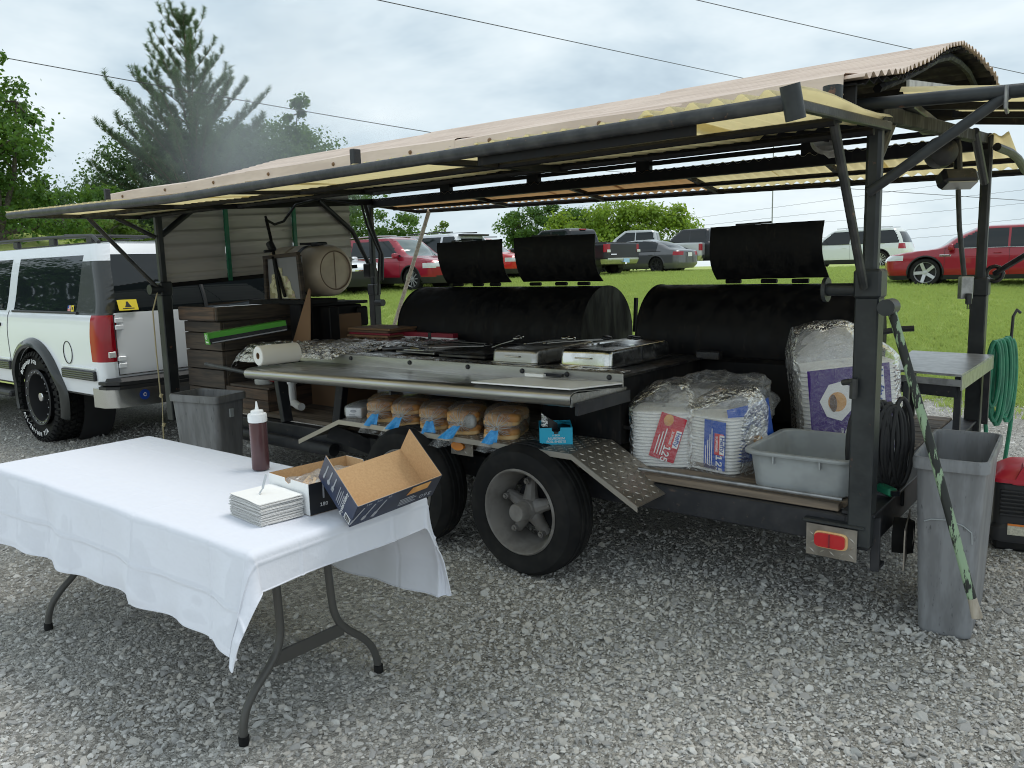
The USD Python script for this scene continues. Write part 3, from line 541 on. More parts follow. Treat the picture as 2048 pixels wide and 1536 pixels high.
# hot table: trough, splash strip, work counter with rolled edge
P_('trough', G().box((-5.05, 3.53, 0.83), (-2.62, 4.46, 0.985), b=0.004), 'soot_black'); P_('trough_end', G().box((-2.62, 3.53, 0.63), (-2.12, 4.46, 0.985), b=0.004), 'soot_black')
P_('trough_lip', G().box((-5.05, 3.50, 0.985), (-2.08, 4.48, 0.998), b=0.003).box((-2.12, 4.40, 0.985), (-1.98, 4.46, 1.03), b=0.003), 'dark_tray')
nose = [(3.50, 1.006), (3.495, 0.952), (3.44, 0.95), (3.06, 0.958), (3.02, 0.955), (2.998, 0.943), (2.992, 0.925), (2.998, 0.903), (3.02, 0.893)]
P_('work_counter', G().grid(np.array([[(x, y, z + 0.034 * np.clip((x + 4.6) / 2.5, 0, 1) * np.clip((3.5 - y) / 0.4, 0, 1) - 0.012) for y, z in nose[1:]] for x in np.linspace(-4.62, -2.06, 10)]), two=0.003), 'stainless', smooth=50)
P_('splash_strip', G().box((-4.95, 3.494, 0.940), (-2.08, 3.506, 1.008), b=0.002), 'stainless')
for x in (-4.15, -3.6, -3.12, -2.72, -2.42, -2.16): P_('bolt', G().lathe([(0, 0.012), (0.012, 0.009), (0.015, 0)], 10, frame((x, 3.494, 0.985), (1, 0, 0), (0, 0, 1))), 'black_steel')
for x in (-2.05, -3.29, -4.59): P_('counter_bracket', G().box((x - 0.008, 3.03, 0.872), (x + 0.008, 3.5, 0.930)), 'black_steel')
P_('counter_end', G().ext([(3.0, 0.915), (3.0, 0.962), (3.03, 0.974), (3.49, 0.944), (3.49, 0.90)], 0.004, frame((-2.063, 0, 0), (0, 1, 0), (0, 0, 1))), 'stainless')
bars('counter_leg', [((-4.82, 3.44, 0.50), (-4.92, 3.46, 0.93)), ((-4.33, 3.5, 0.52), (-4.26, 3.52, 0.9)), ((-2.25, 3.6, 0.53), (-2.25, 3.6, 0.65))], 0.07, 0.06, 'black_steel')
P_('counter_tube', G().tube([(-4.62, 3.02, 0.915), (-5.25, 3.10, 0.93)], 0.014, 8), 'worn_pipe')
# smokers
def smoker(x0, x1, yc, zc, R, lids):
    A = frame((x0, yc, zc), (0, 1, 0), (0, 0, 1)); L = x1 - x0
    b = P_('smoker_barrel', G().lathe([(R, 0), (R, L)], 64, A), 'soot_black', smooth=40)
    for x in (0.0, L): P_('end_cap', G().lathe([(0, 0), (R - 0.004, 0), (R + 0.004, 0.004), (R + 0.004, 0.012), (0, 0.012)], 64, frame((x0 + x - (0.0 if x else 0.012), yc, zc), (0, 1, 0), (0, 0, 1))), 'soot_black', under=b)
    for (a0, a1) in lids:
        pts = []; p = np.array([yc + 0.06, zc + R + 0.03]); ph = math.radians(138)
        for k in range(15):
            pts.append(p.copy()); p = p + 0.0265 * np.array([math.cos(ph), math.sin(ph)]); ph -= math.radians(4.6)
        wv = np.linspace(a0, a1, 12)
        Pm = np.array([[(x + 0.006 * math.sin(7 * x + 0.4 * i), q[0], q[1] + 0.004 * math.sin(3.1 * x)) for i, q in enumerate(pts)] for x in wv])
        l = P_('smoker_lid', G().grid(Pm, two=0.006), 'soot_black', under=b)
        P_('lid_lip', G().bar(Pm[1, -1] + [0.15 * (a1 - a0), 0, 0.006], Pm[-2, -1] - [0.35 * (a1 - a0), 0, -0.006], 0.01, 0.012), 'black_steel', under=b)
        for x in (a0 + 0.12, (a0 + a1) / 2, a1 - 0.16): P_('hinge', G().tube([(x - 0.05, yc + 0.05, zc + R + 0.016), (x + 0.05, yc + 0.05, zc + R + 0.016)], 0.014, 8), 'soot_black', under=b)
    return b
smoker(-4.86, -3.08, 4.95, 1.055, 0.345, [(-4.66, -3.98), (-3.86, -3.14)])
smoker(-2.64, -1.30, 4.95, 1.06, 0.345, [(-2.27, -1.56)])
P_('smoker_stand', G().box((-4.8, 4.75, 0.54), (-3.15, 5.15, 0.74)), 'soot_black'); P_('smoker_stand', G().box((-2.6, 4.62, 0.54), (-1.35, 5.2, 0.76)), 'soot_black')
P_('firebox', G().box((-2.62, 4.52, 0.62), (-1.45, 4.66, 0.98), b=0.02), 'soot_black')
P_('latch_bar', G().tube([(-3.02, 5.25, 1.05), (-3.02, 5.27, 1.30)], 0.018, 6).tube([(-3.02, 5.2, 1.02), (-2.7, 5.2, 1.02)], 0.012, 6), 'black_steel')
P_('side_handle', G().tube([(-1.30, 5.22, 1.10), (-1.22, 5.30, 1.115), (-1.14, 5.32, 1.12)], 0.018, 8), 'black_steel')
# mudguard of tread plate over two wheels
FY0, FY1, FZ = 3.13, 3.50, 0.655
gprof = [(-4.27, 0.485), (-3.86, FZ), (-2.15, FZ), (-1.79, 0.455)]
guard = P_('mudguard', G().grid(np.array([[(x, y, z) for y in (FY0, FY1)] for x, z in gprof]), two=-0.006), 'tread_plate', smooth=False)
P_('guard_edge', G().grid(np.array([[(x, FY0 - 0.002, z + 0.006), (x, FY0 - 0.002, z - 0.022)] for x, z in gprof]), two=0.004), 'tread_diamond', under=guard, smooth=False)
gd = G(); rd = 0.036
for (xa, za), (xb, zb) in zip(gprof[:-1], gprof[1:]):
    d = np.array([xb - xa, 0, zb - za]); L = np.linalg.norm(d); d /= L; nrm = np.cross(d, [0, 1, 0]); nrm *= np.sign(nrm[2])
    for i in range(int(L / rd)):
        for j in range(int((FY1 - FY0) / rd)):
            c = np.array([xa, FY0 + 0.02 + j * rd, za]) + d * (i + 0.6) * rd + nrm * 0.006
            a = PI / 4 if (i + j) % 2 else -PI / 4; e1 = d * math.cos(a) + np.array([0, 1, 0]) * math.sin(a); e2 = np.cross(nrm, e1)
            gd.add([c - e1 * 0.014, c - e2 * 0.0035, c + e1 * 0.014, c + e2 * 0.0035, c + nrm * 0.003 - e1 * 0.006, c + nrm * 0.003 + e1 * 0.006], [(0, 1, 4), (1, 5, 4), (1, 2, 5), (2, 3, 5), (3, 4, 5), (3, 0, 4)])
P_('tread_pattern', gd, 'tread_diamond', under=guard, smooth=False, kind='stuff')
for x in (-3.0, -3.72, -2.22): P_('guard_bracket', G().box((x - 0.02, FY1 - 0.03, 0.40), (x + 0.02, FY1, FZ - 0.004)), 'black_steel', under=guard)
P_('guard_gusset', G().bar((-4.05, 3.2, 0.56), (-3.85, 3.45, 0.40), 0.02, 0.09), 'black_steel', under=guard)
def tyre_profile(R, w, rr):
    return [(rr, -w / 2 + 0.008), (rr + 0.02, -w / 2), (rr + (R - rr) * 0.45, -w / 2 - 0.012), (rr + (R - rr) * 0.8, -w / 2 - 0.004), (R - 0.018, -w / 2 + 0.012), (R, -w / 2 + 0.035), (R + 0.001, -w * 0.22), (R - 0.008, -w * 0.2), (R - 0.008, -w * 0.17), (R + 0.003, -w * 0.15),
            (R + 0.003, -0.012), (R - 0.006, -0.01), (R - 0.006, 0.01), (R + 0.003, 0.012), (R + 0.003, w * 0.15), (R - 0.008, w * 0.17), (R - 0.008, w * 0.2), (R + 0.001, w * 0.22), (R, w / 2 - 0.035), (R - 0.018, w / 2 - 0.012), (rr + (R - rr) * 0.8, w / 2 + 0.004), (rr + (R - rr) * 0.45, w / 2 + 0.012), (rr + 0.02, w / 2), (rr, w / 2 - 0.008)]
def trailer_wheel(x, y, z, spin, yl=0.0):
    A = frame((x, y + 0.10, z), (1, 0, 0), (0, 0, 1))   # local z points to -y, towards the lane
    w = P_('wheel', G().lathe([(0.215, 0.085), (0.222, 0.10), (0.214, 0.108), (0.205, 0.10), (0.20, 0.07), (0.185, 0.05), (0.178, 0.0), (0.165, -0.035), (0.16, -0.06), (0.165, -0.07), (0.19, -0.08), (0.215, -0.09)], 56, A), 'grey_rim', smooth=40)
    P_('tyre', G().lathe(tyre_profile(0.336, 0.20, 0.207), 72, A), 'rubber', under=w, smooth=50)
    g = G(); gb = G()
    for k in range(5):
        t = spin + k * 2 * PI / 5; d = lambda r, h: (A @ [r * math.cos(t), r * math.sin(t), h, 1])[:3]
        g.tube([d(0.0, 0.0), d(0.05, 0.0), d(0.09, -0.005), d(0.135, -0.012), d(0.158, -0.015)], [0.05, 0.042, 0.033, 0.028, 0.026], 10)
        gb.tube([d(0.145, -0.03), d(0.145, 0.035)], 0.017, 6); gb.tube([d(0.145, -0.03), d(0.145, 0.045)], 0.009, 6)
    P_('hub_spider', g, 'grey_rim', under=w); P_('lug_nuts', gb, 'grey_rim', under=w, kind='stuff')
    P_('hub_cap', G().lathe([(0.06, 0.0), (0.052, 0.05), (0.048, 0.055), (0.048, 0.115), (0.042, 0.125), (0, 0.126)], 20, A), 'grey_rim', under=w)
    P_('brake_drum', G().lathe([(0, -0.065), (0.13, -0.065), (0.135, -0.075), (0.14, -0.14)], 28, A), 'black_steel', under=w)
for k, x in enumerate((-2.435, -3.27)): trailer_wheel(x, 3.07, 0.338, 0.3 + k)
for x in (-2.435, -3.27):
    P_('axle', G().tube([(x, 3.2, 0.34), (x, 5.9, 0.34)], 0.035, 10).lathe([(0.2, 0), (0.345, 0.02), (0.345, 0.18), (0.2, 0.2)], 32, frame((x, 5.98, 0.342), (1, 0, 0), (0, 0, 1))), 'black_steel')
P_('leaf_spring', G().bar((-3.4, 3.55, 0.36), (-2.15, 3.55, 0.36), 0.06, 0.03).bar((-3.2, 3.55, 0.39), (-2.36, 3.55, 0.39), 0.06, 0.03), 'black_steel')
# lamps
def lamp_plate(c, w, h, lens, tilt=0.0):
    x, y, z = c; T = frame(c, (math.cos(tilt), math.sin(tilt), 0), (0, 0, 1))
    p = P_('lamp_plate', G().box((-w / 2, -h / 2, -0.004), (w / 2, h / 2, 0.0), T), 'tread_plate', smooth=False)
    g = G()
    for i in range(int(w / 0.04)):
        for j in range(int(h / 0.035)):
            cx, cy = -w / 2 + 0.025 + i * 0.04, -h / 2 + 0.02 + j * 0.035; s = 1 if (i + j) % 2 else -1
            g.add([(cx - 0.012, cy - 0.01 * s, 0), (cx + 0.002, cy - 0.003 * s, 0), (cx + 0.012, cy + 0.01 * s, 0), (cx - 0.002, cy + 0.003 * s, 0), (cx, cy, 0.003)], [(0, 1, 4), (1, 2, 4), (2, 3, 4), (3, 0, 4)], T)
    P_('tread_pattern', g, 'tread_diamond', under=p, smooth=False, kind='stuff')
    return p, T
p, T = lamp_plate((-0.998, Y0 - 0.055, 0.385), 0.205, 0.135, 'red_lens')
P_('lens', G().ext([(0.062 * np.sign(math.cos(t)) * abs(math.cos(t)) ** 0.35 - 0.003, 0.03 * np.sign(math.sin(t)) * abs(math.sin(t)) ** 0.5 + 0.008) for t in np.linspace(0, 2 * PI, 33)[:-1]], 0.016, T), 'red_lens', under=p)
P_('lens_rim', G().ext([(0.068 * np.sign(math.cos(t)) * abs(math.cos(t)) ** 0.35, 0.036 * np.sign(math.sin(t)) * abs(math.sin(t)) ** 0.5 + 0.008) for t in np.linspace(0, 2 * PI, 33)[:-1]], 0.006, T), 'bread_side', under=p)
P_('lens_rib', G().box((-0.006, -0.02, 0.016), (0.0, 0.036, 0.0195), T), 'dark_red', under=p)
P_('step_edge', G().box((-1.12, Y0 - 0.055, 0.456), (-0.87, Y0 + 0.02, 0.47), b=0.004), 'post_steel')
p, T = lamp_plate((-2.905, FY0 + 0.05, 0.60), 0.16, 0.10, 'amber_lens')
P_('lens', G().ext([(0.045 * math.cos(t) - 0.02, 0.024 * math.sin(t)) for t in np.linspace(0, 2 * PI, 25)[:-1]], 0.015, T), 'amber_lens', under=p)
T = frame((-0.785, 3.72, 0.345), (-0.16, 1, 0), (0, 0, 1))
p = P_('rear_lamp_plate', G().box((-0.20, -0.09, -0.005), (0.14, 0.085, 0), T), 'tread_plate', smooth=False)
P_('rear_lamp', G().lathe([(0.0, 0.02), (0.05, 0.018), (0.06, 0.0)], 28, T @ rotz(0, (0.0, 0, 0.002))), 'red_lens', under=p)
P_('lamp_gasket', G().lathe([(0.058, 0.0), (0.06, 0.02), (0.07, 0.022), (0.078, 0.0), (0.078, -0.06), (0.0, -0.06)], 28, T @ rotz(0, (0, 0, 0.001))), 'rubber', under=p)
P_('rear_channel', G().box((XR + 0.0, Y0 + 0.01, 0.27), (XR + 0.035, Y0 + 0.03, 0.50), b=0.003).box((XR + 0.0, Y0 + 0.03, 0.27), (XR + 0.03, Y0 + 0.12, 0.285)), 'black_steel')
# clutter below the counter, all fixed to the chassis
P_('drain_pipe', G().tube([(-4.98, 3.62, 0.58), (-4.98, 3.62, 0.90)], 0.028, 12).tube([(-4.98, 3.62, 0.60), (-4.90, 3.60, 0.585), (-4.83, 3.58, 0.585)], 0.028, 12).lathe([(0.03, 0), (0.037, 0.0), (0.037, 0.05), (0.03, 0.05)], 14, rotz(0, (-4.98, 3.62, 0.74))), 'white_plastic')
P_('drain_valve', G().tube([(-5.04, 3.60, 0.755), (-5.14, 3.57, 0.77)], 0.02, 8).box((-5.17, 3.55, 0.75), (-5.11, 3.59, 0.80), b=0.01).box((-5.15, 3.54, 0.77), (-5.05, 3.56, 0.785), b=0.004), 'dark_red')
P_('lower_shelf', G().box((-5.6, 3.5, 0.70), (-5.1, 3.9, 0.715)), 'old_wood')
P_('side_shelf', G().box((-2.2, 3.56, 0.71), (-2.0, 3.9, 0.73)), 'soot_black')
# ================================================================ goods on the trailer
rb = np.random.default_rng(21)
def superq(c, h, e1=0.5, e2=0.5, nu=40, nv=24, wob=0.0, seed=0, T=None, fn=None):
    """Closed lumpy rounded box as a grid."""
    u = np.linspace(-PI, PI, nu, endpoint=False); v = np.linspace(-PI / 2, PI / 2, nv)
    U, V = np.meshgrid(u, v, indexing='ij'); sp = lambda x, e: np.sign(x) * np.abs(x) ** e
    P = np.stack([h[0] * sp(np.cos(V), e1) * sp(np.cos(U), e2), h[1] * sp(np.cos(V), e1) * sp(np.sin(U), e2), h[2] * sp(np.sin(V), e1)], -1)
    if wob: P = P * (1 + wob * (meshkit.fbm(P / np.max(h) * 4 + seed, 3, seed) - 0.5)[..., None])
    if fn is not None: P = fn(P)
    P = P + np.array(c)
    return np.concatenate([P, P[:1]], 0)
# bags of burger buns along the mudguard
BUN = [(0, 0.052), (0.018, 0.051), (0.034, 0.045), (0.045, 0.033), (0.050, 0.018), (0.0505, 0.010)]
BASE = [(0.0505, 0.0095), (0.051, 0.0), (0.050, -0.014), (0.044, -0.024), (0, -0.026)]
bun_spots = [(-3.63, 0.05, 'split open towards the small white packet', 3.31), (-3.41, -0.03, 'second from the small white packet', 3.31), (-3.19, 0.02, 'middle one, its blue tag hanging straight down', 3.31), (-2.96, 0.06, 'its slanting tag over the amber lamp', 3.30), (-2.70, -0.05, 'fullest of the row, beside the turquoise foil box', 3.32)]
for k, (x, rz, txt, y) in enumerate(bun_spots):
    s = (0.92, 0.92, 0.9, 0.95, 1.0)[k]; t = Thing('bun_bag', f'clear plastic bag of burger buns, {txt}', 'bun bag', (x, y, FZ + 0.006), rz + 0.42, 'bags of burger buns on the mudguard')
    T0 = rotz(rz + 0.42, (x, y, FZ + 0.006))
    for lay in range(2):
        for i in (0,):
            for j in (-1, 0, 1):
                sq = np.eye(4); sq[:3, :3] *= s * (0.98 + 0.05 * rb.random()); sq[2, 2] *= 0.98
                a = T0 @ np.array([[1, 0, 0, i * 0.0485 * s + rb.normal() * 0.002], [0, 1, 0, j * 0.092 * s], [0, 0, 1, (0.027 + lay * 0.073) * s], [0, 0, 0, 1]]) @ sq
                up_ = superq((rb.normal() * 0.003, 0, 0.010), (0.096, 0.049, 0.032), 0.75, 0.72, 40, 14, 0.10, k * 7 + j + lay); b = t.part('bun', G().grid(up_, T=a), 'bread', smooth=True); t.part('bun_base', G().grid(superq((0, 0, -0.012), (0.0955, 0.0475, 0.0215), 0.6, 0.68, 32, 10, 0.06, k + j), T=a), 'bread_side', smooth=True, under=b)
    def pleat(P):
        q = P.copy(); front = np.clip((-P[..., 1] - 0.02) / 0.15, 0, 1)
        ang = np.arctan2(P[..., 2], P[..., 0]); rr = np.hypot(P[..., 0], P[..., 2])
        w = 1 + 0.05 * np.sin(ang * 17 + 2 * np.sin(ang * 3 + k)) * front * np.clip(rr / 0.05, 0, 1) - 0.25 * front ** 2
        q[..., 0] *= w; q[..., 2] *= w; q[..., 1] -= 0.025 * front ** 3 * np.clip(1 - rr / 0.06, 0, 1); return q
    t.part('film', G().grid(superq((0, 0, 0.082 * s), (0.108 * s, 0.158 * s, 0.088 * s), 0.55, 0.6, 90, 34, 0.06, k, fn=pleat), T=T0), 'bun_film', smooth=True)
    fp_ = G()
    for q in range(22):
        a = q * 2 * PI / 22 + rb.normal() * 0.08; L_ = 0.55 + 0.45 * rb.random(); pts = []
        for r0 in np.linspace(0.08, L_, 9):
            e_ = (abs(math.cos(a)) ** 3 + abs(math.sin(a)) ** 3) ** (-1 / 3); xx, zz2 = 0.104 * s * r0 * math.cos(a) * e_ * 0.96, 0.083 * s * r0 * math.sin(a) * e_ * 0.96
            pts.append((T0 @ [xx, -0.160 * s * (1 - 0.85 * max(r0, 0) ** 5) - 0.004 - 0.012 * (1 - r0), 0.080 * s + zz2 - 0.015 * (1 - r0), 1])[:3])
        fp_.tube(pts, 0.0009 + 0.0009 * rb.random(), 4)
    t.part('pleat_glint', fp_, 'milk_plastic', smooth=True, kind='stuff')  # pale tubes along the pleats, standing in for highlights on the film
    # neck, drooping tail and the blue printed part of the bag
    nx, nz_ = (0.0, 0.055); sl = (-0.05, -0.07, 0.0, -0.12, -0.05)[k]
    U = np.linspace(0, 1, 26); Pm = []; Pb = []
    for i, q in enumerate(np.linspace(0, 1, 16)):
        cx = nx + sl * q; cy = -0.168 * s - 0.035 * math.sin(q * PI * 0.6); cz = nz_ + 0.012 - 0.125 * q ** 1.2; w = 0.010 + 0.052 * q ** 0.7
        fold = 0.008 * q * np.sin(U * 8 + i * 0.25 + k); dx = (U - 0.5) * 2 * w
        Pm.append(np.stack([cx + dx, cy + fold, cz + 0.01 * np.abs(U - 0.5) * (1 + q) + 0 * U], -1))
        if 0.12 < q < 0.72: Pb.append(np.stack([cx + dx * 0.86, cy + fold - 0.006, cz + 0.01 * np.abs(U - 0.5) + 0 * U], -1))
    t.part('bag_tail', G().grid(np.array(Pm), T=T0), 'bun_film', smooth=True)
    bt = t.part('blue_print', G().grid(np.array(Pb), T=T0), 'tag_blue', smooth=True)
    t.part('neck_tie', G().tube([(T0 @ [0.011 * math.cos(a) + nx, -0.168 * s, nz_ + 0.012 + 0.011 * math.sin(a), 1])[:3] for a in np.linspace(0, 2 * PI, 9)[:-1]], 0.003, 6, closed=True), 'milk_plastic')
    if k == 3: t.part('print_patch', G().grid(superq((0.045, -0.125, 0.075), (0.035, 0.03, 0.04), 0.8, 0.8, 16, 8), T=T0), 'milk_plastic', smooth=True)
# small white packet and turquoise box of foil sheets
T = rotz(0.35, (-3.84, 3.26, FZ + 0.006)); t = Thing('small_carton', 'small white printed packet lying beside the bun bags', 'packet', (-3.84, 3.26, FZ + 0.006), 0.35)
t.part('carton', G().box((-0.055, -0.05, 0), (0.055, 0.16, 0.062), T, b=0.004), 'print_white')
t.part('print', G().ext([(0.022 * math.cos(a), 0.009 * math.sin(a) + 0.01) for a in np.linspace(0, 6.28, 20)[:-1]], 0.001, T @ frame((0, -0.0505, 0.032), (1, 0, 0), (0, 0, 1))).box((-0.03, -0.0512, 0.018), (0.01, -0.05, 0.022), T).box((-0.03, -0.0512, 0.01), (0.02, -0.05, 0.013), T), 'print_grey')
t.part('film', G().grid(superq((0, 0.06, 0.04), (0.07, 0.13, 0.042), 0.4, 0.4, 24, 12), T=T), 'thin_film', smooth=True)
T = rotz(0.66, (-2.39, 3.335, FZ + 0.008)); t = Thing('foil_sheet_box', 'turquoise cardboard box of aluminium foil sheets with its top torn open', 'box', (-2.39, 3.335, FZ + 0.008), 0.66)
w, d, h = 0.082, 0.10, 0.085
t.part('front_panel', G().ext([(-w, 0), (w, 0), (w, h), (0.022, h), (0.02, h - 0.016), (0.008, h - 0.024), (-0.008, h - 0.024), (-0.02, h - 0.016), (-0.022, h), (-w, h)], 0.002, T @ frame((0, -d, 0), (1, 0, 0), (0, 0, 1))), 'cyan_card')
for sx in (-1, 1): t.part('side_panel', G().box((sx * w - 0.001, -d + 0.001, 0), (sx * w + 0.001, d, h), T), 'cyan_card')
t.part('back_panel', G().box((-w, d - 0.002, 0), (w, d, h), T), 'cyan_card'); t.part('bottom_panel', G().box((-w, -d, -0.003), (w, d, 0.004), T), 'cyan_card')
t.part('torn_flap', G().grid(np.array([[(T @ [x, -d + 0.05 + y, h + 0.018 * math.sin(y * 22 + x * 30), 1])[:3] for y in np.linspace(0, 0.14, 8)] for x in np.linspace(0.02, w, 6)])), 'cyan_card')
t.part('foil_sheets', G().box((-w + 0.006, -d + 0.006, 0.006), (w - 0.006, d - 0.008, h - 0.02), T).grid(np.array([[(T @ [x, -0.05 + 0.01 * math.sin(40 * x), h - 0.02 + v * (0.075 - 0.7 * (x + 0.05)), 1])[:3] for v in (0, .5, 1)] for x in np.linspace(-0.07, 0.01, 12)]), two=0.001), 'black_card')
t.part('foil_edge', G().grid(np.array([[(T @ [x, -0.055 + 0.012 * math.sin(40 * x), h + 0.0 + v * (0.07 - 0.9 * (x + 0.07)), 1])[:3] for v in (0, 1)] for x in np.linspace(-0.072, -0.04, 8)]), two=0.001), 'foil')
for txt, hh, z in (('9-INCH', 0.007, 0.046), ('ALUMINUM', 0.011, 0.031), ('FOIL SHEETS', 0.011, 0.014)): t.part('lettering', G().text(txt, hh, T @ frame((0, -d - 0.0025, z), (1, 0, 0), (0, 0, 1)), 0.0008), 'print_white')
t.part('emblem', G().box((-0.011, -d - 0.0032, 0.054), (0.011, -d - 0.002, 0.064), T), 'print_black')
# paper towel roll on the counter
t = Thing('paper_towel_roll', 'full roll of off-white paper towel lying on the end of the counter', 'paper towel', (-4.55, 3.18, 0.96))
A = frame((-4.53, 3.045, 1.028), (-0.99, 0.12, 0), (0, 0, 1))
t.part('paper', G().lathe([(0.021, 0.0), (0.060, 0.0), (0.064, 0.003), (0.065, 0.10), (0.064, 0.20), (0.064, 0.277), (0.060, 0.28), (0.021, 0.28)], 40, A), 'towel_paper', smooth=30)
t.part('paper_end', G().lathe([(0.0215, -0.001), (0.0595, -0.001), (0.0595, 0.0005)], 40, A), 'paper_white')
t.part('core', G().lathe([(0.0215, 0.001), (0.0205, 0.28), (0.019, 0.28), (0.019, -0.0005), (0.0215, -0.0015)], 24, A), 'card_brown')
# cutting board and knives
T = frame((-2.39, 3.285, 0.970), (1, 0.0, 0.0136), (0, 1, -0.07))
t = Thing('cutting_board', 'white plastic cutting board lying across the end of the counter', 'cutting board', (-2.39, 3.28, 0.96))
t.part('board', G().ext([(-0.27, -0.285), (0.325, -0.285), (0.33, -0.27), (0.33, 0.17), (0.27, 0.20), (-0.26, 0.205), (-0.28, 0.19), (-0.28, -0.27)], 0.007, T), 'white_plastic')
t = Thing('kitchen_knife', 'kitchen knife with a white handle lying on the cutting board', 'knife', (-2.45, 3.4, 0.97)); T = frame((-2.50, 3.40, 0.976), (1, 0.02, 0), (0, 1, 0))
t.part('handle', G().ext([(-0.12, -0.012), (-0.125, 0), (-0.118, 0.014), (0.0, 0.012), (0.0, -0.012)], 0.016, T), 'white_plastic'); t.part('blade', G().ext([(0, -0.018), (0.20, -0.004), (0.24, 0.012), (0, 0.012)], 0.002, T), 'stainless')
t = Thing('kitchen_knife', 'kitchen knife with a black handle behind the white-handled knife', 'knife', (-2.45, 3.45, 0.97)); T = frame((-2.42, 3.452, 0.974), (1, -0.06, 0), (0, 1, 0))
t.part('handle', G().ext([(-0.12, -0.01), (-0.125, 0), (-0.118, 0.012), (0.0, 0.01), (0.0, -0.01)], 0.016, T), 'black_card'); t.part('blade', G().ext([(0, -0.012), (0.18, -0.004), (0.21, 0.01), (0, 0.01)], 0.002, T), 'stainless')
# hotel pans with lids
def pan(label, c, w, d, h, rz, tone='bright_steel', split=False):
    T = rotz(rz, c); t = Thing('hotel_pan', label, 'food pan', c, rz, None)
    rr = lambda s, z, r=0.035: np.array([[(s * w / 2 - r) * cx + r * math.cos(a) if False else (w / 2 * s - r) * cx + r * math.cos(a), (d / 2 * s - r) * cy + r * math.sin(a), z] for cx, cy, a0 in ((1, 1, 0), (-1, 1, PI / 2), (-1, -1, PI), (1, -1, 1.5 * PI)) for a in np.linspace(a0, a0 + PI / 2, 7)])
    rings = [rr(1.03, 0.0), rr(1.03, 0.006), rr(1.0, 0.009), rr(0.985, h - 0.022), rr(0.965, h - 0.008), rr(0.93, h), rr(0.86, h + 0.002), rr(0.80, h - 0.004), rr(0.4, h - 0.004, 0.02), rr(0.05, h - 0.004, 0.003)]
    t.part('lid', G().grid(np.array(rings), wrap=True, T=T), tone, smooth=40)
    t.part('rim', G().grid(np.array([rr(1.0, -0.004), rr(1.08, -0.004), rr(1.08, 0.0), rr(1.0, 0.002)]), wrap=True, T=T), 'dark_tray', smooth=30)
    z = h * 0.52; f = -d / 2 * 0.985
    t.part('handle', G().tube([(T @ [a, f - 0.012 * b, z, 1])[:3] for a, b in ((-0.055, 0), (-0.05, 1), (0.05, 1), (0.055, 0))], 0.004, 8), 'bright_steel')
    if split: t.part('lid_joint', G().box((w / 2 * 0.95, -0.005, 0.004), (w / 2 * 1.0 + 0.003, 0.0, h - 0.004), T), 'black_card')
    return T
pan('bright steel food pan with domed lid at the end of the hot table', (-2.42, 4.0, 1.008), 0.33, 0.70, 0.088, 0.0, split=True)
pan('steel food pan with a darker lid, second from the end of the hot table', (-2.87, 3.92, 1.008), 0.32, 0.66, 0.078, 0.02, 'stainless')
def tray(label, c, w, d, h, rz, mt='dark_tray'):
    T = rotz(rz, c); t = Thing('baking_tray', label, 'tray', c, rz)
    t.part('tray_rim', G().box((-w / 2, -d / 2, h - 0.004), (w / 2, -d / 2 + 0.018, h), T, b=0.0015).box((-w / 2, d / 2 - 0.018, h - 0.004), (w / 2, d / 2, h), T, b=0.0015).box((-w / 2, -d / 2 + 0.018, h - 0.004), (-w / 2 + 0.018, d / 2 - 0.018, h), T, b=0.0015).box((w / 2 - 0.018, -d / 2 + 0.018, h - 0.004), (w / 2, d / 2 - 0.018, h), T, b=0.0015), mt)
    t.part('tray_bottom', G().box((-w / 2 + 0.012, -d / 2 + 0.012, 0), (w / 2 - 0.012, d / 2 - 0.012, h - 0.012), T, b=0.006), mt); return T
tray('flat dark lidded tray with serving forks on it, beside the darker food pan', (-3.33, 3.96, 1.008), 0.40, 0.62, 0.035, 0.02)
tray('dark tray holding a shiny wet sheet, between the foil and the flat lidded tray', (-3.78, 3.99, 1.006), 0.40, 0.55, 0.030, -0.06, 'stainless')
# tongs and serving tools
def tongs(label, a, b, spread, tip, tone='stainless', cat='tongs'):
    a, b = np.array(a, float), np.array(b, float); d = b - a; L = np.linalg.norm(d); s = np.cross(d, [0, 0, 1]); s /= np.linalg.norm(s)
    t = Thing('tongs', label, cat, a)
    for k, sg in enumerate((-1, 1)):
        P = [a + [0, 0, 0.004], a + d * 0.3 + s * sg * spread * 0.4 + [0, 0, 0.008], a + d * 0.8 + s * sg * spread + [0, 0, 0.006]]
        q = G(); q.bar(P[0], P[1], 0.016, 0.003).bar(P[1], P[2], 0.016, 0.003); ar = t.part('arm', q, tone)
        t.part('tip', G().grid(superq(P[2] + d / L * 0.03 + [0, 0, 0.006], (0.022, 0.034, 0.011), 0.8, 0.8, 12, 8)), tip, smooth=True, under=ar)
    t.part('spring', G().tube([a - d * 0.02 + s * 0.008 + [0, 0, 0.004], a - d * 0.05 + [0, 0, 0.004], a - d * 0.02 - s * 0.008 + [0, 0, 0.004]], 0.004, 6), tone)
tongs('long tongs with black tips lying on the end food pan', (-2.53, 3.86, 1.105), (-2.36, 4.16, 1.115), 0.03, 'black_card')
tongs('second pair of black-tipped tongs crossing the gap between the two food pans', (-2.80, 3.84, 1.10), (-2.50, 4.12, 1.112), 0.028, 'black_card')
tongs('shiny steel tongs lying on the darker food pan', (-2.92, 3.80, 1.095), (-2.80, 4.12, 1.10), 0.03, 'bright_steel')
tongs('steel serving tongs with scalloped ends standing up on the flat lidded tray', (-3.28, 3.92, 1.05), (-3.13, 4.0, 1.10), 0.05, 'bright_steel')
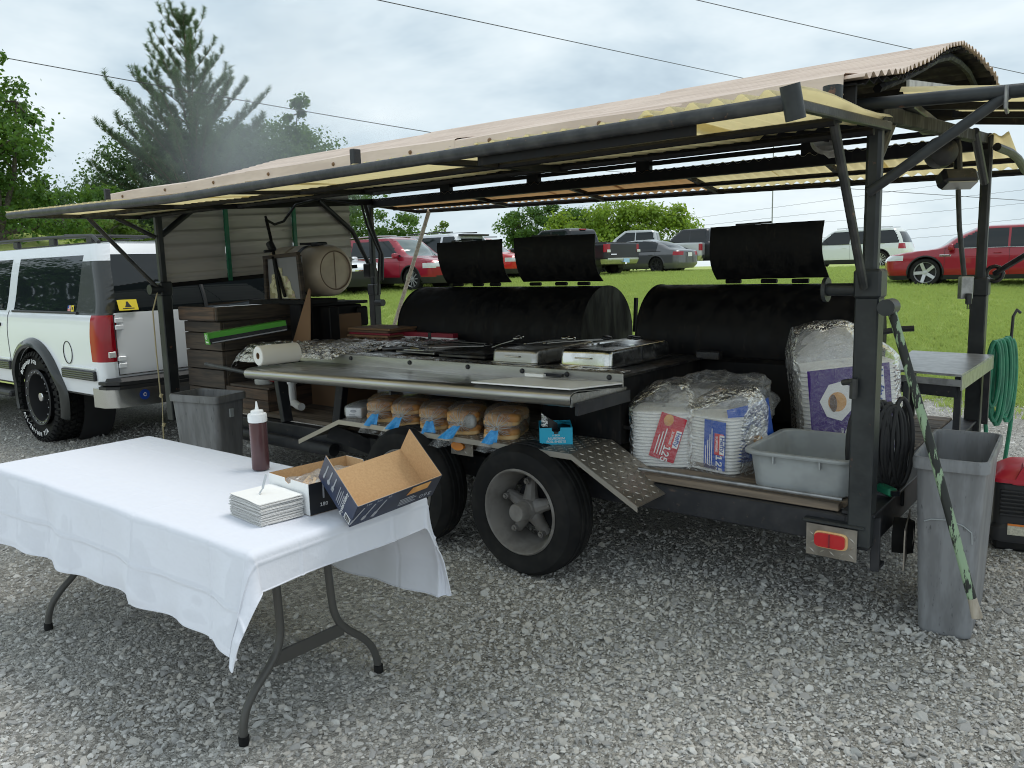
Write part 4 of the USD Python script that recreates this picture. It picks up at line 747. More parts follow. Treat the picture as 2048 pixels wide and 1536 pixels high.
tongs('blackened steel tongs across the flat lidded tray', (-3.62, 3.72, 1.05), (-3.30, 3.98, 1.05), 0.02, 'dark_tray')
t = Thing('spatula', 'grill spatula with a long steel handle lying by the wet tray', 'spatula', (-3.9, 3.7, 1.03)); t.part('handle', G().tube([(-4.02, 3.66, 1.035), (-3.86, 3.76, 1.04)], 0.013, 10), 'dark_tray'); t.part('blade', G().box((-3.84, 3.68, 1.036), (-3.66, 3.80, 1.039)), 'bright_steel'); t.part('shaft', G().tube([(-3.87, 3.755, 1.04), (-3.76, 3.74, 1.04)], 0.005, 6), 'bright_steel')
# crumpled foil along the hot table, bits of charred paper at its front edge
def foil_sheet(name, label, x0, x1, y0, y1, z, amp, mt, seed, droop=0.0, freq=11):
    nx, ny = int((x1 - x0) / 0.014), int((y1 - y0) / 0.014); X, Y = np.meshgrid(np.linspace(x0, x1, nx), np.linspace(y0, y1, ny), indexing='ij')
    p = np.stack([X, Y, 0 * X], -1); n1 = np.abs(meshkit.fbm(p * freq + seed, 4, seed) - 0.5) * 2; n2 = meshkit.fbm(p * freq * 2.3 + 9, 3, seed + 5)
    e = np.minimum(np.minimum(X - x0, x1 - X), np.minimum(Y - y0, y1 - Y)); Z = z + amp * (0.7 * n1 + 0.6 * n2) * np.clip(e / 0.03 + 0.3, 0, 1)
    wob = 0.03 * (meshkit.fbm(p * 9 + 31, 2, seed + 2) - 0.5); 
    if droop: Z = Z - droop * np.clip((y0 + 0.14 - Y) / 0.14, 0, 1) ** 2 - droop * 1.3 * np.clip((x0 + 0.12 - X) / 0.12, 0, 1) ** 1.5
    return single(name, G().grid(np.stack([X + wob, Y + wob, Z], -1), two=0.0006), mt, label, 'foil', smooth=18)
foil_sheet('foil_sheet', 'bright crumpled foil hanging over the end of the hot table by the green box', -5.62, -5.0, 3.50, 4.05, 0.99, 0.055, 'foil', 2, 0.10, 8)
foil_sheet('foil_sheet', 'crumpled foil spilling over the splash strip beside the paper towel roll', -5.0, -4.22, 3.40, 3.90, 1.0, 0.055, 'foil', 8, 0.03, 8)
foil_sheet('foil_sheet', 'scorched dark foil at the back of the hot table under the drum shelf', -5.10, -4.10, 3.84, 4.42, 1.004, 0.045, 'scorched_foil', 4, 0, 8)
foil_sheet('foil_sheet', 'streaky shiny foil pan cover in front of the maroon carton', -4.55, -3.98, 3.98, 4.46, 1.016, 0.022, 'foil', 15, 0, 7)
foil_sheet('charred_paper', 'long strip of charred greasy paper and foil along the front edge of the hot table', -4.34, -2.13, 3.515, 3.66, 0.999, 0.016, 'scorched_foil', 23, 0, 16)
# green and black carton of cling film, maroon carton behind
def carton(name, label, c, ax, L, w, h, body, top=None, stripe=None, cat='carton'):
    ax = np.array(ax, float); ax /= np.linalg.norm(ax); sd = np.cross([0, 0, 1.0], ax); sd /= np.linalg.norm(sd); T = frame(c, ax, sd)
    t = Thing(name, label, cat, c); t.part('carton', G().box((0, -w / 2, 0), (L, w / 2, h), T, b=0.002), body)
    return t, T
t, T = carton('wrap_carton', 'long green and black carton of kitchen wrap resting on the crate and hot table', (-5.60, 3.34, 1.035), (0.24, 0.96, 0.10), 0.62, 0.085, 0.08, 'black_card')
t.part('green_top', G().box((0.004, -0.0445, 0.042), (0.615, 0.0445, 0.084), T, b=0.003), 'green_card'); t.part('end_panel', G().box((-0.004, -0.046, -0.002), (0.004, 0.046, 0.085), T, b=0.001), 'green_card')
t.part('print', G().tube([(T @ [-0.0055, 0.018 * math.cos(a), 0.055 + 0.018 * math.sin(a), 1])[:3] for a in np.linspace(0, 2 * PI, 15)[:-1]], 0.003, 5, closed=True).box((-0.0052, -0.03, 0.01), (-0.003, 0.03, 0.02), T), 'print_white')
t.part('cutter_strip', G().box((0.02, -0.0445, 0.006), (0.61, -0.0425, 0.014), T), 'print_grey')
t, T = carton('maroon_carton', 'flat white and maroon carton standing behind the hot table against the smoker', (-4.88, 4.50, 1.0), (1, -0.02, 0), 0.76, 0.05, 0.062, 'print_white')
t.part('maroon_band', G().box((-0.003, -0.028, 0.034), (0.763, 0.028, 0.066), T), 'maroon_card'); t.part('strap', G().box((0.50, -0.031, -0.002), (0.53, 0.03, 0.069), T), 'black_card'); t.part('lettering', G().text('CUTTER', 0.016, T @ frame((0.68, -0.0262, 0.017), (1, 0, 0), (0, 0, 1))), 'print_black')
# cream plastic drum lying on the cupboard
t = Thing('plastic_drum', 'cream plastic drum lying on its side on the dark cupboard', 'drum', (-5.6, 4.45, 1.33))
A = frame((-5.42, 4.45, 1.562), (0, 1, 0), (0, 0, 1)); Rd = 0.218
t.part('drum', G().lathe([(0, -0.72), (0.19, -0.72), (Rd - 0.008, -0.70), (Rd, -0.66), (Rd, -0.48), (Rd - 0.012, -0.47), (Rd - 0.012, -0.44), (Rd, -0.43), (Rd, -0.12), (Rd - 0.004, -0.06), (Rd - 0.022, -0.02), (Rd - 0.04, 0.0), (0.165, 0.004), (0.163, -0.006), (0.15, -0.010), (0, -0.008)], 56, A), 'cream_drum', smooth=35)
t.part('end_ring', G().tube([(A @ [0.158 * math.cos(a), 0.158 * math.sin(a), 0.0, 1])[:3] for a in np.linspace(0, 2 * PI, 41)[:-1]], 0.005, 6, closed=True), 'drum_ring')
t.part('mould_seam', G().box((-0.003, -0.15, -0.009), (0.003, 0.15, -0.005), A), 'drum_ring')
t.part('band', G().lathe([(Rd + 0.004, -0.30), (Rd + 0.006, -0.27), (Rd + 0.004, -0.24)], 48, A), 'black_steel')
t.part('bung', G().box((-5.62, 4.36, 1.765), (-5.52, 4.47, 1.80), b=0.01).tube([(-5.75, 4.36, 1.79), (-5.62, 4.40, 1.79)], 0.012, 6), 'black_steel')
# map board on the shelf
t = Thing('map_board', 'framed board with a torn yellowed map leaning on the shelf beside the drum', 'notice board', (-5.65, 4.08, 1.335))
fr = [(-5.885, -0.0), (-5.40, 0.0)]
for (a, b) in (((-5.885, 4.085, 1.68), (-5.425, 4.085, 1.70)), ((-5.87, 4.08, 1.337), (-5.865, 4.085, 1.67)), ((-5.39, 4.08, 1.337), (-5.42, 4.085, 1.69))): t.part('frame_bar', G().bar(a, b, 0.03, 0.035, up=(0, 1, 0)), 'old_wood')
t.part('backing', G().box((-5.86, 4.092, 1.34), (-5.40, 4.10, 1.68)), 'grey_board')
mp = [(-5.845, 1.345), (-5.835, 1.46), (-5.81, 1.475), (-5.80, 1.54), (-5.72, 1.55), (-5.71, 1.60), (-5.655, 1.59), (-5.66, 1.53), (-5.60, 1.525), (-5.56, 1.48), (-5.545, 1.42), (-5.515, 1.40), (-5.50, 1.345)]
t.part('torn_map', G().ext([(x, z) for x, z in mp], 0.002, frame((0, 4.090, 0), (1, 0, 0), (0, 0, 1))), 'map_paper')
t.part('centre_bar', G().bar((-5.74, 4.075, 1.69), (-5.69, 4.075, 1.34), 0.03, 0.015, up=(0, 1, 0)), 'soot_black')
# cardboard, jug and other clutter
t = single('cardboard_sheet', G().ext([(0, 0), (0.21, 0), (0.19, 0.42), (0.17, 0.43)], 0.006, frame((-5.42, 3.98, 1.0), (1, 0.05, 0), (0, 0.12, 1))), 'card_brown', 'brown triangular piece of cardboard propped against the shelf post', 'cardboard')
t = Thing('paper_cup_stack', 'small red and tan cup lying on the edge of the wood crate', 'cup', (-5.55, 4.25, 1.31)); t.part('cup', G().lathe([(0.02, 0), (0.03, 0), (0.035, 0.09), (0.03, 0.09)], 16, frame((-5.52, 4.15, 1.34), (0, 0, 1), (0, 1, 0.2))), 'card_inside'); t.part('lid', G().box((-5.62, 4.16, 1.31), (-5.54, 4.22, 1.37), b=0.01), 'dark_red')
t = Thing('plastic_jug', 'translucent plastic jug standing on the low shelf under the counter', 'jug', (-5.35, 3.62, 0.716))
T = rotz(0, (-5.33, 3.62, 0.716)); t.part('jug', G().lathe([(0, 0), (0.065, 0), (0.07, 0.01), (0.07, 0.05), (0.055, 0.11), (0.028, 0.155), (0.02, 0.165), (0.02, 0.18), (0, 0.18)], 24, T), 'milk_plastic', smooth=40); t.part('handle', G().tube([(-5.30, 3.62, 0.87), (-5.265, 3.62, 0.85), (-5.26, 3.62, 0.80), (-5.27, 3.62, 0.78)], 0.008, 6), 'milk_plastic')
t = Thing('cardboard_box', 'brown cardboard box under the counter behind the white drain pipe', 'cardboard box', (-4.9, 4.0, 0.53)); t.part('carton', G().box((-5.25, 3.9, 0.532), (-4.75, 4.25, 0.86), b=0.004), 'card_brown'); t.part('flap', G().box((-4.74, 3.86, 0.72), (-4.52, 3.88, 0.92)), 'card_brown')
t = Thing('wooden_crate', 'small weathered wooden box on the deck under the plastic jug', 'wooden box', (-5.4, 3.6, 0.53)); 
for k in range(2): t.part('board', G().box((-5.66, 3.50, 0.535 + k * 0.082), (-5.12, 3.52, 0.612 + k * 0.082)), 'worn_wood')
t.part('side_board', G().box((-5.14, 3.522, 0.535), (-5.12, 3.9, 0.69)).box((-5.66, 3.522, 0.535), (-5.64, 3.9, 0.69)), 'worn_wood')
t = Thing('cardboard_box', 'orange-brown cardboard box between the wrap carton and shelf post', 'cardboard box', (-5.5, 4.35, 1.0)); t.part('carton', G().box((-5.62, 4.32, 0.99), (-5.3, 4.6, 1.20), b=0.004), 'card_brown')
for k in range(6): single('bound_papers', G().box((-5.12 - 0.01 * (k % 3), 4.3 + 0.01 * (k % 2), 0.995 + k * 0.018), (-4.66 + 0.015 * (k % 2), 4.66, 1.010 + k * 0.018)), ('maroon_card', 'brown_stuff', 'card_brown')[k % 3], ('lowest', 'second', 'third', 'fourth', 'fifth', 'topmost')[k] + ' flat carton in the stack under the drum cupboard', 'flat carton', group='flat cartons under the drum')
t = single('wooden_pole', G().tube([(-6.19, 6.40, 2.17), (-7.2, 7.0, 1.37), (-8.94, 8.03, 0.0)], [0.022, 0.024, 0.026], 10), 'pole_wood', 'pale weathered wooden pole propping up the far awning', 'pole')
# ---- packs of foam containers in clear bags
def container_pack(label, c, rz, w, d, h, bag, tag, tilt=0.0, n=16, letter=True, seed=0, top=0.2, label_box=None, text_size=0.03):
    T = rotz(rz, c) @ np.block([[np.array([[math.cos(tilt), 0, math.sin(tilt)], [0, 1, 0], [-math.sin(tilt), 0, math.cos(tilt)]]), np.zeros((3, 1))], [np.zeros((1, 3)), np.ones((1, 1))]])
    t = Thing('container_pack', label, 'container pack', c, rz)
    sq = lambda a, b, z, e=0.38: np.array([[a * np.sign(math.cos(q)) * abs(math.cos(q)) ** e, b * np.sign(math.sin(q)) * abs(math.sin(q)) ** e, z] for q in np.linspace(0, 2 * PI, 41)[:-1]])
    hz = h / n
    for k in range(n):   # each nested container shows as one ridge
        z = k * hz; t.part('foam_container', G().grid(np.array([sq(w * 0.465, d * 0.465, z), sq(w / 2, d / 2, z + hz * 0.3), sq(w / 2, d / 2, z + hz * 0.62), sq(w * 0.47, d * 0.47, z + hz * 0.98)] + ([sq(w * 0.4, d * 0.4, z + hz * 1.1), sq(0.01, 0.01, z + hz * 1.1)] if k == n - 1 else [])), wrap=True, T=T), 'foam', smooth=30)
    return t, T
def bag_film(t, T, w, d, h, top, seed, mt='clear_film', skew=(0, 0), nu=80, name='film'):
    U = np.linspace(0, 2 * PI, nu, endpoint=False); rows = []
    for i, q in enumerate(np.linspace(0, 1, 30)):
        z = -0.004 + (h + top) * q; over = max(0, (z - h) / max(top, 1e-6)); k = 1.03 - 0.5 * over ** 1.5
        if q < 0.1: k *= 0.97
        ex = 0.42 + 0.4 * over
        x = (w / 2) * np.sign(np.cos(U)) * np.abs(np.cos(U)) ** ex * k; y = (d / 2) * np.sign(np.sin(U)) * np.abs(np.sin(U)) ** ex * k
        p = np.stack([x * 9, y * 9, np.full(nu, z * 7) + seed], -1); n_ = meshkit.fbm(p, 3, seed) - 0.5; m_ = np.abs(meshkit.fbm(p * 1.9 + 4, 3, seed + 3) - 0.5)
        k2 = 1 + (0.06 + 0.45 * over) * n_ + 0.12 * over * m_
        rows.append(np.stack([x * k2 + skew[0] * over, y * k2 + skew[1] * over, z + 0.25 * top * over * n_], -1))
    rows.append(np.repeat(rows[-1].mean(0, keepdims=True), nu, 0)); rows = np.array(rows); rows = np.concatenate([rows, rows[:, :1]], 1)
    t.part(name, G().grid(rows, T=T), mt, smooth=True)
def print_panel(t, T, o, x, y, w, h, mt, curve=0.0):
    """Printed panel standing just off a pack: origin o is its centre, x and y in the pack's frame."""
    F = T @ frame(o, x, y); n = 10; V = [[(u * w / 2, v * h / 2, -curve * (u ** 2)) for v in np.linspace(-1, 1, 6)] for u in np.linspace(-1, 1, n)]
    return t.part('print_panel', G().grid(np.array(V), T=F, two=0.001), mt), F
# red pack
t, T = container_pack('clear bag of stacked white foam containers with a red label', (-1.955, 3.69, 0.535), 0.34, 0.30, 0.27, 0.285, None, None, n=17)
p, F = print_panel(t, T, (0.04, -0.143, 0.155), (0.30, 0, 1), (-1, 0, 0.30), 0.235, 0.13, 'bag_red')
t.part('lettering', G().text('125', 0.034, F @ frame((-0.082, -0.012, 0.003), (1, 0, 0), (0, 1, 0)) @ rotz(PI / 1 * 0 + PI), 0.001), 'print_white', under=p)
q = t.part('logo', G().box((-0.045, -0.055, 0.0025), (0.055, -0.005, 0.0035), F), 'logo_red', under=p)
t.part('logo_band', G().box((-0.04, -0.060, 0.004), (0.05, -0.033, 0.005), F), 'print_white', under=p)
t.part('lettering', G().text('Hefty', 0.021, F @ frame((0.005, -0.046, 0.0055), (-1, 0, 0), (0, -1, 0)), 0.001), 'logo_blue', under=p)
t.part('lettering', G().text('SUPREME', 0.011, F @ frame((0.005, -0.018, 0.0045), (-1, 0, 0), (0, -1, 0)), 0.001), 'print_white', under=p)
for k in range(3): t.part('print_line', G().box((-0.095, 0.012 + 0.014 * k, 0.002), (0.045 - 0.02 * k, 0.017 + 0.014 * k, 0.0032), F), 'print_white', under=p)
t.part('food_picture', G().ext([(0.03 * math.cos(a) + 0.088, 0.024 * math.sin(a) + 0.02) for a in np.linspace(0, 6.28, 18)[:-1]], 0.0035, F), 'bread', under=p)
print_panel(t, T, (0.156, 0.0, 0.17), (0, 1, 0), (0, 0, 1), 0.16, 0.17, 'bag_red')
t.part('food_picture', G().ext([(0.05 * math.cos(a), 0.05 * math.sin(a) * 0.8) for a in np.linspace(0, 6.28, 18)[:-1]], 0.002, T @ frame((0.158, 0.01, 0.16), (0, 1, 0), (0, 0, 1))), 'bread')
bag_film(t, T, 0.325, 0.295, 0.30, 0.12, 3, skew=(0.03, 0.03))
# blue pack
t, T = container_pack('clear bag of stacked white foam containers with blue labels, next to the grey tub', (-1.645, 3.75, 0.535), -0.22, 0.29, 0.28, 0.275, None, None, n=17)
p, F = print_panel(t, T, (0.045, -0.147, 0.14), (0.02, 0, 1), (-1, 0, 0.02), 0.24, 0.125, 'bag_blue')
t.part('lettering', G().text('125', 0.034, F @ frame((-0.088, -0.03, 0.003), (-1, 0, 0), (0, -1, 0)), 0.001), 'print_white', under=p)
t.part('logo', G().box((-0.045, -0.055, 0.0025), (0.06, -0.002, 0.0035), F), 'logo_red', under=p)
t.part('logo_band', G().box((-0.04, -0.060, 0.004), (0.055, -0.032, 0.005), F), 'print_white', under=p)
t.part('lettering', G().text('Hefty', 0.022, F @ frame((0.008, -0.046, 0.0055), (-1, 0, 0), (0, -1, 0)), 0.001), 'logo_blue', under=p)
t.part('lettering', G().text('SUPREME', 0.012, F @ frame((0.008, -0.016, 0.0045), (-1, 0, 0), (0, -1, 0)), 0.001), 'print_white', under=p)
for k in range(4): t.part('print_line', G().box((-0.10, 0.012 + 0.012 * k, 0.002), (0.08 - 0.03 * k, 0.016 + 0.012 * k, 0.0032), F), 'print_white', under=p)
p, F = print_panel(t, T, (0.160, 0.03, 0.20), (0.12, 0.95, 0.10), (-0.12, 0, 1), 0.29, 0.27, 'bag_blue', 0.03)
t.part('lettering', G().text('125', 0.032, F @ frame((0.02, 0.07, 0.004), (1, 0, 0), (0, 1, 0)), 0.001), 'print_white', under=p)
t.part('food_picture', G().ext([(-0.09, -0.02), (-0.03, 0.04), (0.04, 0.0), (0.06, -0.08), (-0.02, -0.11), (-0.07, -0.08)], 0.003, F), 'foam', under=p); t.part('food_picture', G().ext([(0.033 * math.cos(a) - 0.005, 0.026 * math.sin(a) - 0.045) for a in np.linspace(0, 6.28, 18)[:-1]], 0.0045, F), 'bread', under=p)
for k in range(3): t.part('badge', G().ext([(0.016 * math.cos(a) + 0.05 + 0.0 * k, 0.016 * math.sin(a) + 0.03 - 0.034 * k) for a in np.linspace(0, 6.28, 16)[:-1]], 0.003, F), 'print_white', under=p)
bag_film(t, T, 0.335, 0.31, 0.29, 0.12, 9, skew=(0.04, 0.03))
t2 = t
# loose outer bag bunched over both packs
g = G(); T = rotz(0.62, (-1.80, 3.93, 0.80))
t = Thing('plastic_bag', 'loose crumpled clear plastic bag bunched up behind the red and blue packs', 'plastic bag', (-1.80, 3.95, 0.80))
def rag(P):
    n_ = meshkit.fbm(P * 9 + 3, 4, 5)[..., None] - 0.5; m_ = np.abs(meshkit.fbm(P * 16 + 8, 3, 9) - 0.5)[..., None]
    return P * (1 + 0.55 * n_ + 0.3 * m_)
t.part('film', G().grid(superq((0.02, 0.03, 0.03), (0.30, 0.16, 0.15), 0.9, 0.8, 110, 50, fn=rag), T=T), 'grey_film', smooth=True)
t.part('inner_film', G().grid(superq((-0.02, 0.0, 0.02), (0.20, 0.12, 0.10), 0.9, 0.8, 80, 40, fn=rag), T=T), 'cloudy_film', smooth=True)
# purple pack, tilted behind the grey tub
t, T = container_pack('large tilted pack of white foam containers with a purple label behind the corner post', (-1.215, 4.32, 0.540), 0.60, 0.47, 0.27, 0.485, None, None, tilt=-0.10, n=22)
p, F = print_panel(t, T, (-0.015, -0.140, 0.26), (1, 0, 0), (0, 0, 1), 0.40, 0.44, 'bag_purple')
ct = [(-0.15, 0.06), (-0.10, 0.14), (-0.04, 0.15), (0.02, 0.11), (0.07, 0.10), (0.10, 0.02), (0.06, -0.05), (0.0, 0.0), (-0.05, -0.05), (-0.12, -0.02)]
t.part('food_picture', G().ext(ct, 0.003, F), 'foam', under=p, label='printed picture of an open foam container holding a burger'); t.part('food_picture', G().ext([(0.045 * math.cos(a) - 0.065, 0.05 * math.sin(a) + 0.05) for a in np.linspace(0, 6.28, 18)[:-1]], 0.0045, F), 'bread', under=p); t.part('food_picture', G().ext([(0.018 * math.cos(a) - 0.085, 0.045 * math.sin(a) + 0.045) for a in np.linspace(0, 6.28, 18)[:-1]], 0.0055, F), 'brown_stuff', under=p)
t.part('logo', G().box((0.055, 0.03, 0.002), (0.165, 0.205, 0.0035), F), 'logo_red', under=p); t.part('lettering', G().text('SUPREME', 0.024, F @ frame((0.078, 0.115, 0.0045), (0, -1, 0), (1, 0, 0)), 0.001), 'print_white', under=p)
t.part('logo_band', G().box((0.102, 0.03, 0.004), (0.168, 0.205, 0.005), F), 'print_white', under=p); t.part('lettering', G().text('Hefty', 0.045, F @ frame((0.135, 0.115, 0.0055), (0, -1, 0), (1, 0, 0)), 0.001), 'logo_blue', under=p)
for z in (-0.115, -0.185):
    for r_0, mt, hh in ((0.032, 'print_white', 0.002), (0.024, 'logo_red', 0.003), (0.014, 'print_white', 0.004)): t.part('badge', G().ext([(r_0 * math.cos(a) - 0.005, r_0 * math.sin(a) + z) for a in np.linspace(0, 6.28, 20)[:-1]], hh, F), mt, under=p)
    t.part('lettering', G().text('STRONG', 0.010, F @ frame((-0.05, z, 0.0025), (0, -1, 0), (1, 0, 0)), 0.001), 'print_white', under=p)
p2, F = print_panel(t, T, (0.240, -0.05, 0.28), (0, 1, 0), (0, 0, 1), 0.07, 0.34, 'bag_purple'); t.part('lettering', G().text('SUPREME', 0.022, F @ frame((0, 0.04, 0.002), (0, 1, 0), (-1, 0, 0)), 0.001), 'print_white', under=p2)
bag_film(t, T, 0.50, 0.30, 0.50, 0.20, 14, skew=(-0.10, 0.02), mt='clear_film'); bag_film(t, T @ rotz(0, (-0.06, 0, 0.46)), 0.40, 0.24, 0.05, 0.17, 17, skew=(0.02, 0.0), mt='cloudy_film', name='top_film')
# grey bus tub
def tub_ring(w, d, z, r=0.06): return np.array([[(w / 2 - r) * cx + r * math.cos(a), (d / 2 - r) * cy + r * math.sin(a), z] for cx, cy, a0 in ((1, 1, 0), (-1, 1, PI / 2), (-1, -1, PI), (1, -1, 1.5 * PI)) for a in np.linspace(a0, a0 + PI / 2, 8)])
c = (-1.185, 3.705, 0.537); T = rotz(0.02, c); t = Thing('bus_tub', 'grey plastic bus tub standing on the deck beside the corner post', 'tub', c, 0.02)
w, d, h = 0.475, 0.56, 0.178
t.part('tub', G().grid(np.array([tub_ring(0.02, 0.02, 0.0, 0.009), tub_ring(w - 0.09, d - 0.09, 0.0), tub_ring(w - 0.065, d - 0.065, 0.012), tub_ring(w - 0.03, d - 0.03, h - 0.016), tub_ring(w + 0.012, d + 0.012, h - 0.016, 0.07), tub_ring(w + 0.02, d + 0.02, h - 0.008, 0.07), tub_ring(w + 0.016, d + 0.016, h, 0.07), tub_ring(w - 0.03, d - 0.03, h, 0.06), tub_ring(w - 0.04, d - 0.04, h - 0.008), tub_ring(w - 0.075, d - 0.075, 0.016), tub_ring(w - 0.1, d - 0.1, 0.006), tub_ring(0.02, 0.02, 0.006, 0.009)]), wrap=True, T=T), 'tub_grey', smooth=40)
for x in (-0.1, 0.1): t.part('rib', G().box((x - 0.003, -d / 2 - 0.004, h - 0.05), (x + 0.003, -d / 2 + 0.03, h - 0.017), T), 'tub_grey')
t = Thing('serving_fork', 'black serving fork lying in the grey tub', 'fork', (-1.2, 3.6, 0.56)); t.part('handle', G().bar((-1.28, 3.62, 0.60), (-1.12, 3.56, 0.57), 0.014, 0.008), 'black_card'); t.part('head', G().box((-1.33, 3.605, 0.598), (-1.28, 3.645, 0.606), b=0.003), 'black_card')
# coil of black extension cable hung by the post
t = Thing('cable_coil', 'thick black extension cable coiled against the rear corner post', 'cable coil', (-0.90, 3.72, 0.53)); rc = np.random.default_rng(8)
for k in range(9):
    x = -0.965 + k * 0.016 + rc.normal() * 0.004; y = 3.60 + 0.022 * k; hh = 0.19 + rc.normal() * 0.006; wv = 0.05 + 0.004 * rc.random(); zc = 0.735 + rc.normal() * 0.006
    t.part('cable_loop', G().tube([(x + 0.028 * math.cos(a) * 1.1, y + wv * math.cos(a + 0.3), zc + (hh + 0.01 * math.sin(3 * a + k)) * math.sin(a)) for a in np.linspace(0, 2 * PI, 25)[:-1]], 0.0105, 8, closed=True), 'black_rubber_cable')
t.part('cable_end', G().tube([(-0.84, 3.80, 0.9), (-0.83, 3.86, 0.75), (-0.84, 3.84, 0.60), (-0.87, 3.76, 0.56), (-0.93, 3.66, 0.545)], 0.0105, 8), 'black_rubber_cable')
t = single('hook_bar', G().box((-0.872, 3.905, 0.42), (-0.848, 3.93, 1.0), b=0.004), 'post_steel', 'flat black steel bar standing upright beside the coiled cable', 'steel bar')
t = Thing('plug_connector', 'dark teal cord connector lying on the deck below the cable coil', 'connector', (-0.87, 3.66, 0.535)); t.part('body', G().bar((-0.91, 3.70, 0.555), (-0.83, 3.63, 0.555), 0.045, 0.035, b=0.008), 'green_hose'); t.part('prong_cap', G().bar((-0.83, 3.63, 0.555), (-0.815, 3.617, 0.555), 0.03, 0.02), 'black_card')
# metal topped stand, green hose on its hook
t = Thing('metal_stand', 'small stand with a shiny sheet-metal top and black angle legs on the rear deck', 'stand', (-1.0, 5.1, DZ))
q = np.array([(-1.125, 4.69), (-0.755, 4.60), (-0.755, 5.60), (-1.22, 5.66)])
t.part('top', G().ext(q, 0.012, rotz(0, (0, 0, 0.938))), 'galvanised'); cx_ = q.mean(0)
for i in range(4):
    a, b = q[i], q[(i + 1) % 4]; t.part('apron', G().bar((*a, 0.905), (*b, 0.905), 0.006, 0.075 if i != 0 else 0.035), 'galvanised' if i != 3 else 'black_steel')
    i2 = a + (cx_ - a) * 0.10; t.part('leg', G().bar((*i2, DZ + 0.002), (*i2, 0.93), 0.032, 0.032, up=(0, 1, 0)), 'black_steel')
t.part('under_frame', G().bar((*(q[0] + [0.03, 0.04]), 0.86), (*(q[1] + [-0.02, 0.04]), 0.86), 0.03, 0.07), 'black_steel')
t = Thing('garden_hose', 'green garden hose looped over a hook on the far rear post', 'hose', (-0.74, 5.85, 0.6)); rh = np.random.default_rng(4)
for k in range(6):
    cx, cy = -0.765 + 0.012 * k + rh.normal() * 0.003, 5.72 + 0.045 * k; zt, zb = 1.02 + rh.normal() * 0.01, 0.58 - 0.05 * (k % 3) + rh.normal() * 0.02; wv = 0.035 + 0.01 * rh.random()
    t.part('hose_loop', G().tube([(cx + wv * 0.8 * math.cos(a), cy + wv * 0.9 * math.cos(a), (zt + zb) / 2 + (zt - zb) / 2 * math.sin(a)) for a in np.linspace(0, 2 * PI, 23)[:-1]], 0.014, 8, closed=True), 'green_hose')
t.part('hose_end', G().tube([(-0.70, 5.95, 1.0), (-0.68, 6.0, 0.8), (-0.69, 5.98, 0.45), (-0.71, 5.95, 0.16)], 0.013, 8), 'green_hose'); t.part('hose_end', G().tube([(-0.78, 5.74, 0.95), (-0.79, 5.7, 0.5), (-0.76, 5.72, 0.2), (-0.70, 5.6, 0.03)], 0.013, 8), 'green_hose')
t.part('nozzle', G().lathe([(0, 0), (0.02, 0), (0.024, 0.05), (0.024, 0.10), (0.018, 0.12), (0, 0.12)], 12, rotz(0, (-0.71, 5.95, 0.05))), 'milk_plastic')
t = single('hose_hook', G().tube([(-0.80, 5.80, 0.80), (-0.715, 5.86, 0.80), (-0.71, 5.90, 0.83), (-0.705, 5.93, 1.16), (-0.69, 5.96, 1.20), (-0.675, 5.99, 1.18)], 0.009, 8), 'black_steel', 'thin black steel hook carrying the green hose', 'hook')
# flood lamps on the far rear corner, reflector lamp under the roof
t = Thing('flood_light', 'black rectangular flood light hanging from the rear roof corner', 'flood light', (-0.90, 5.0, 1.96)); T = frame((-0.89, 5.0, 1.945), (0.75, 0.66, 0.0), (-0.3, 0.34, 0.9))
t.part('housing', G().box((-0.10, -0.03, -0.05), (0.10, 0.06, 0.05), T, b=0.02), 'black_steel'); t.part('glass', G().box((-0.08, -0.034, -0.03), (0.08, -0.028, 0.045), T), 'lamp_glass'); t.part('bracket', G().tube([(-0.89, 5.0, 2.0), (-0.90, 5.01, 2.12), (-0.92, 5.02, 2.2)], 0.022, 8), 'black_steel')
t = Thing('flood_light', 'round black lamp seen from behind below the rear roof beam', 'flood light', (-0.96, 4.96, 2.1)); T = frame((-0.96, 4.95, 2.10), (0.78, 0.62, 0), (0, 0, 1)); t.part('housing', G().lathe([(0, 0.05), (0.04, 0.045), (0.075, 0.02), (0.085, -0.03), (0.08, -0.05), (0, -0.045)], 24, T), 'black_steel', smooth=40); t.part('bracket', G().tube([(-0.96, 4.95, 2.12), (-0.95, 5.1, 2.22)], 0.018, 8), 'black_steel')
t = Thing('outlet_box', 'grey electrical box with a black plug hanging on a conduit by the far post', 'outlet box', (-0.83, 5.0, 1.4)); t.part('conduit', G().tube([(-0.885, 5.0, 1.90), (-0.87, 5.0, 1.7), (-0.835, 5.0, 1.44)], 0.013, 10), 'worn_pipe'); T = frame((-0.825, 5.0, 1.375), (0.78, 0.62, 0), (0, 0, 1))
t.part('box', G().box((-0.033, -0.06, -0.02), (0.033, 0.06, 0.02), T, b=0.003), 'galvanised'); t.part('plug', G().box((-0.012, -0.09, 0.02), (0.016, -0.03, 0.045), T, b=0.005).box((-0.004, -0.115, 0.028), (-0.001, -0.09, 0.034), T).box((0.006, -0.115, 0.028), (0.009, -0.09, 0.034), T), 'black_card')
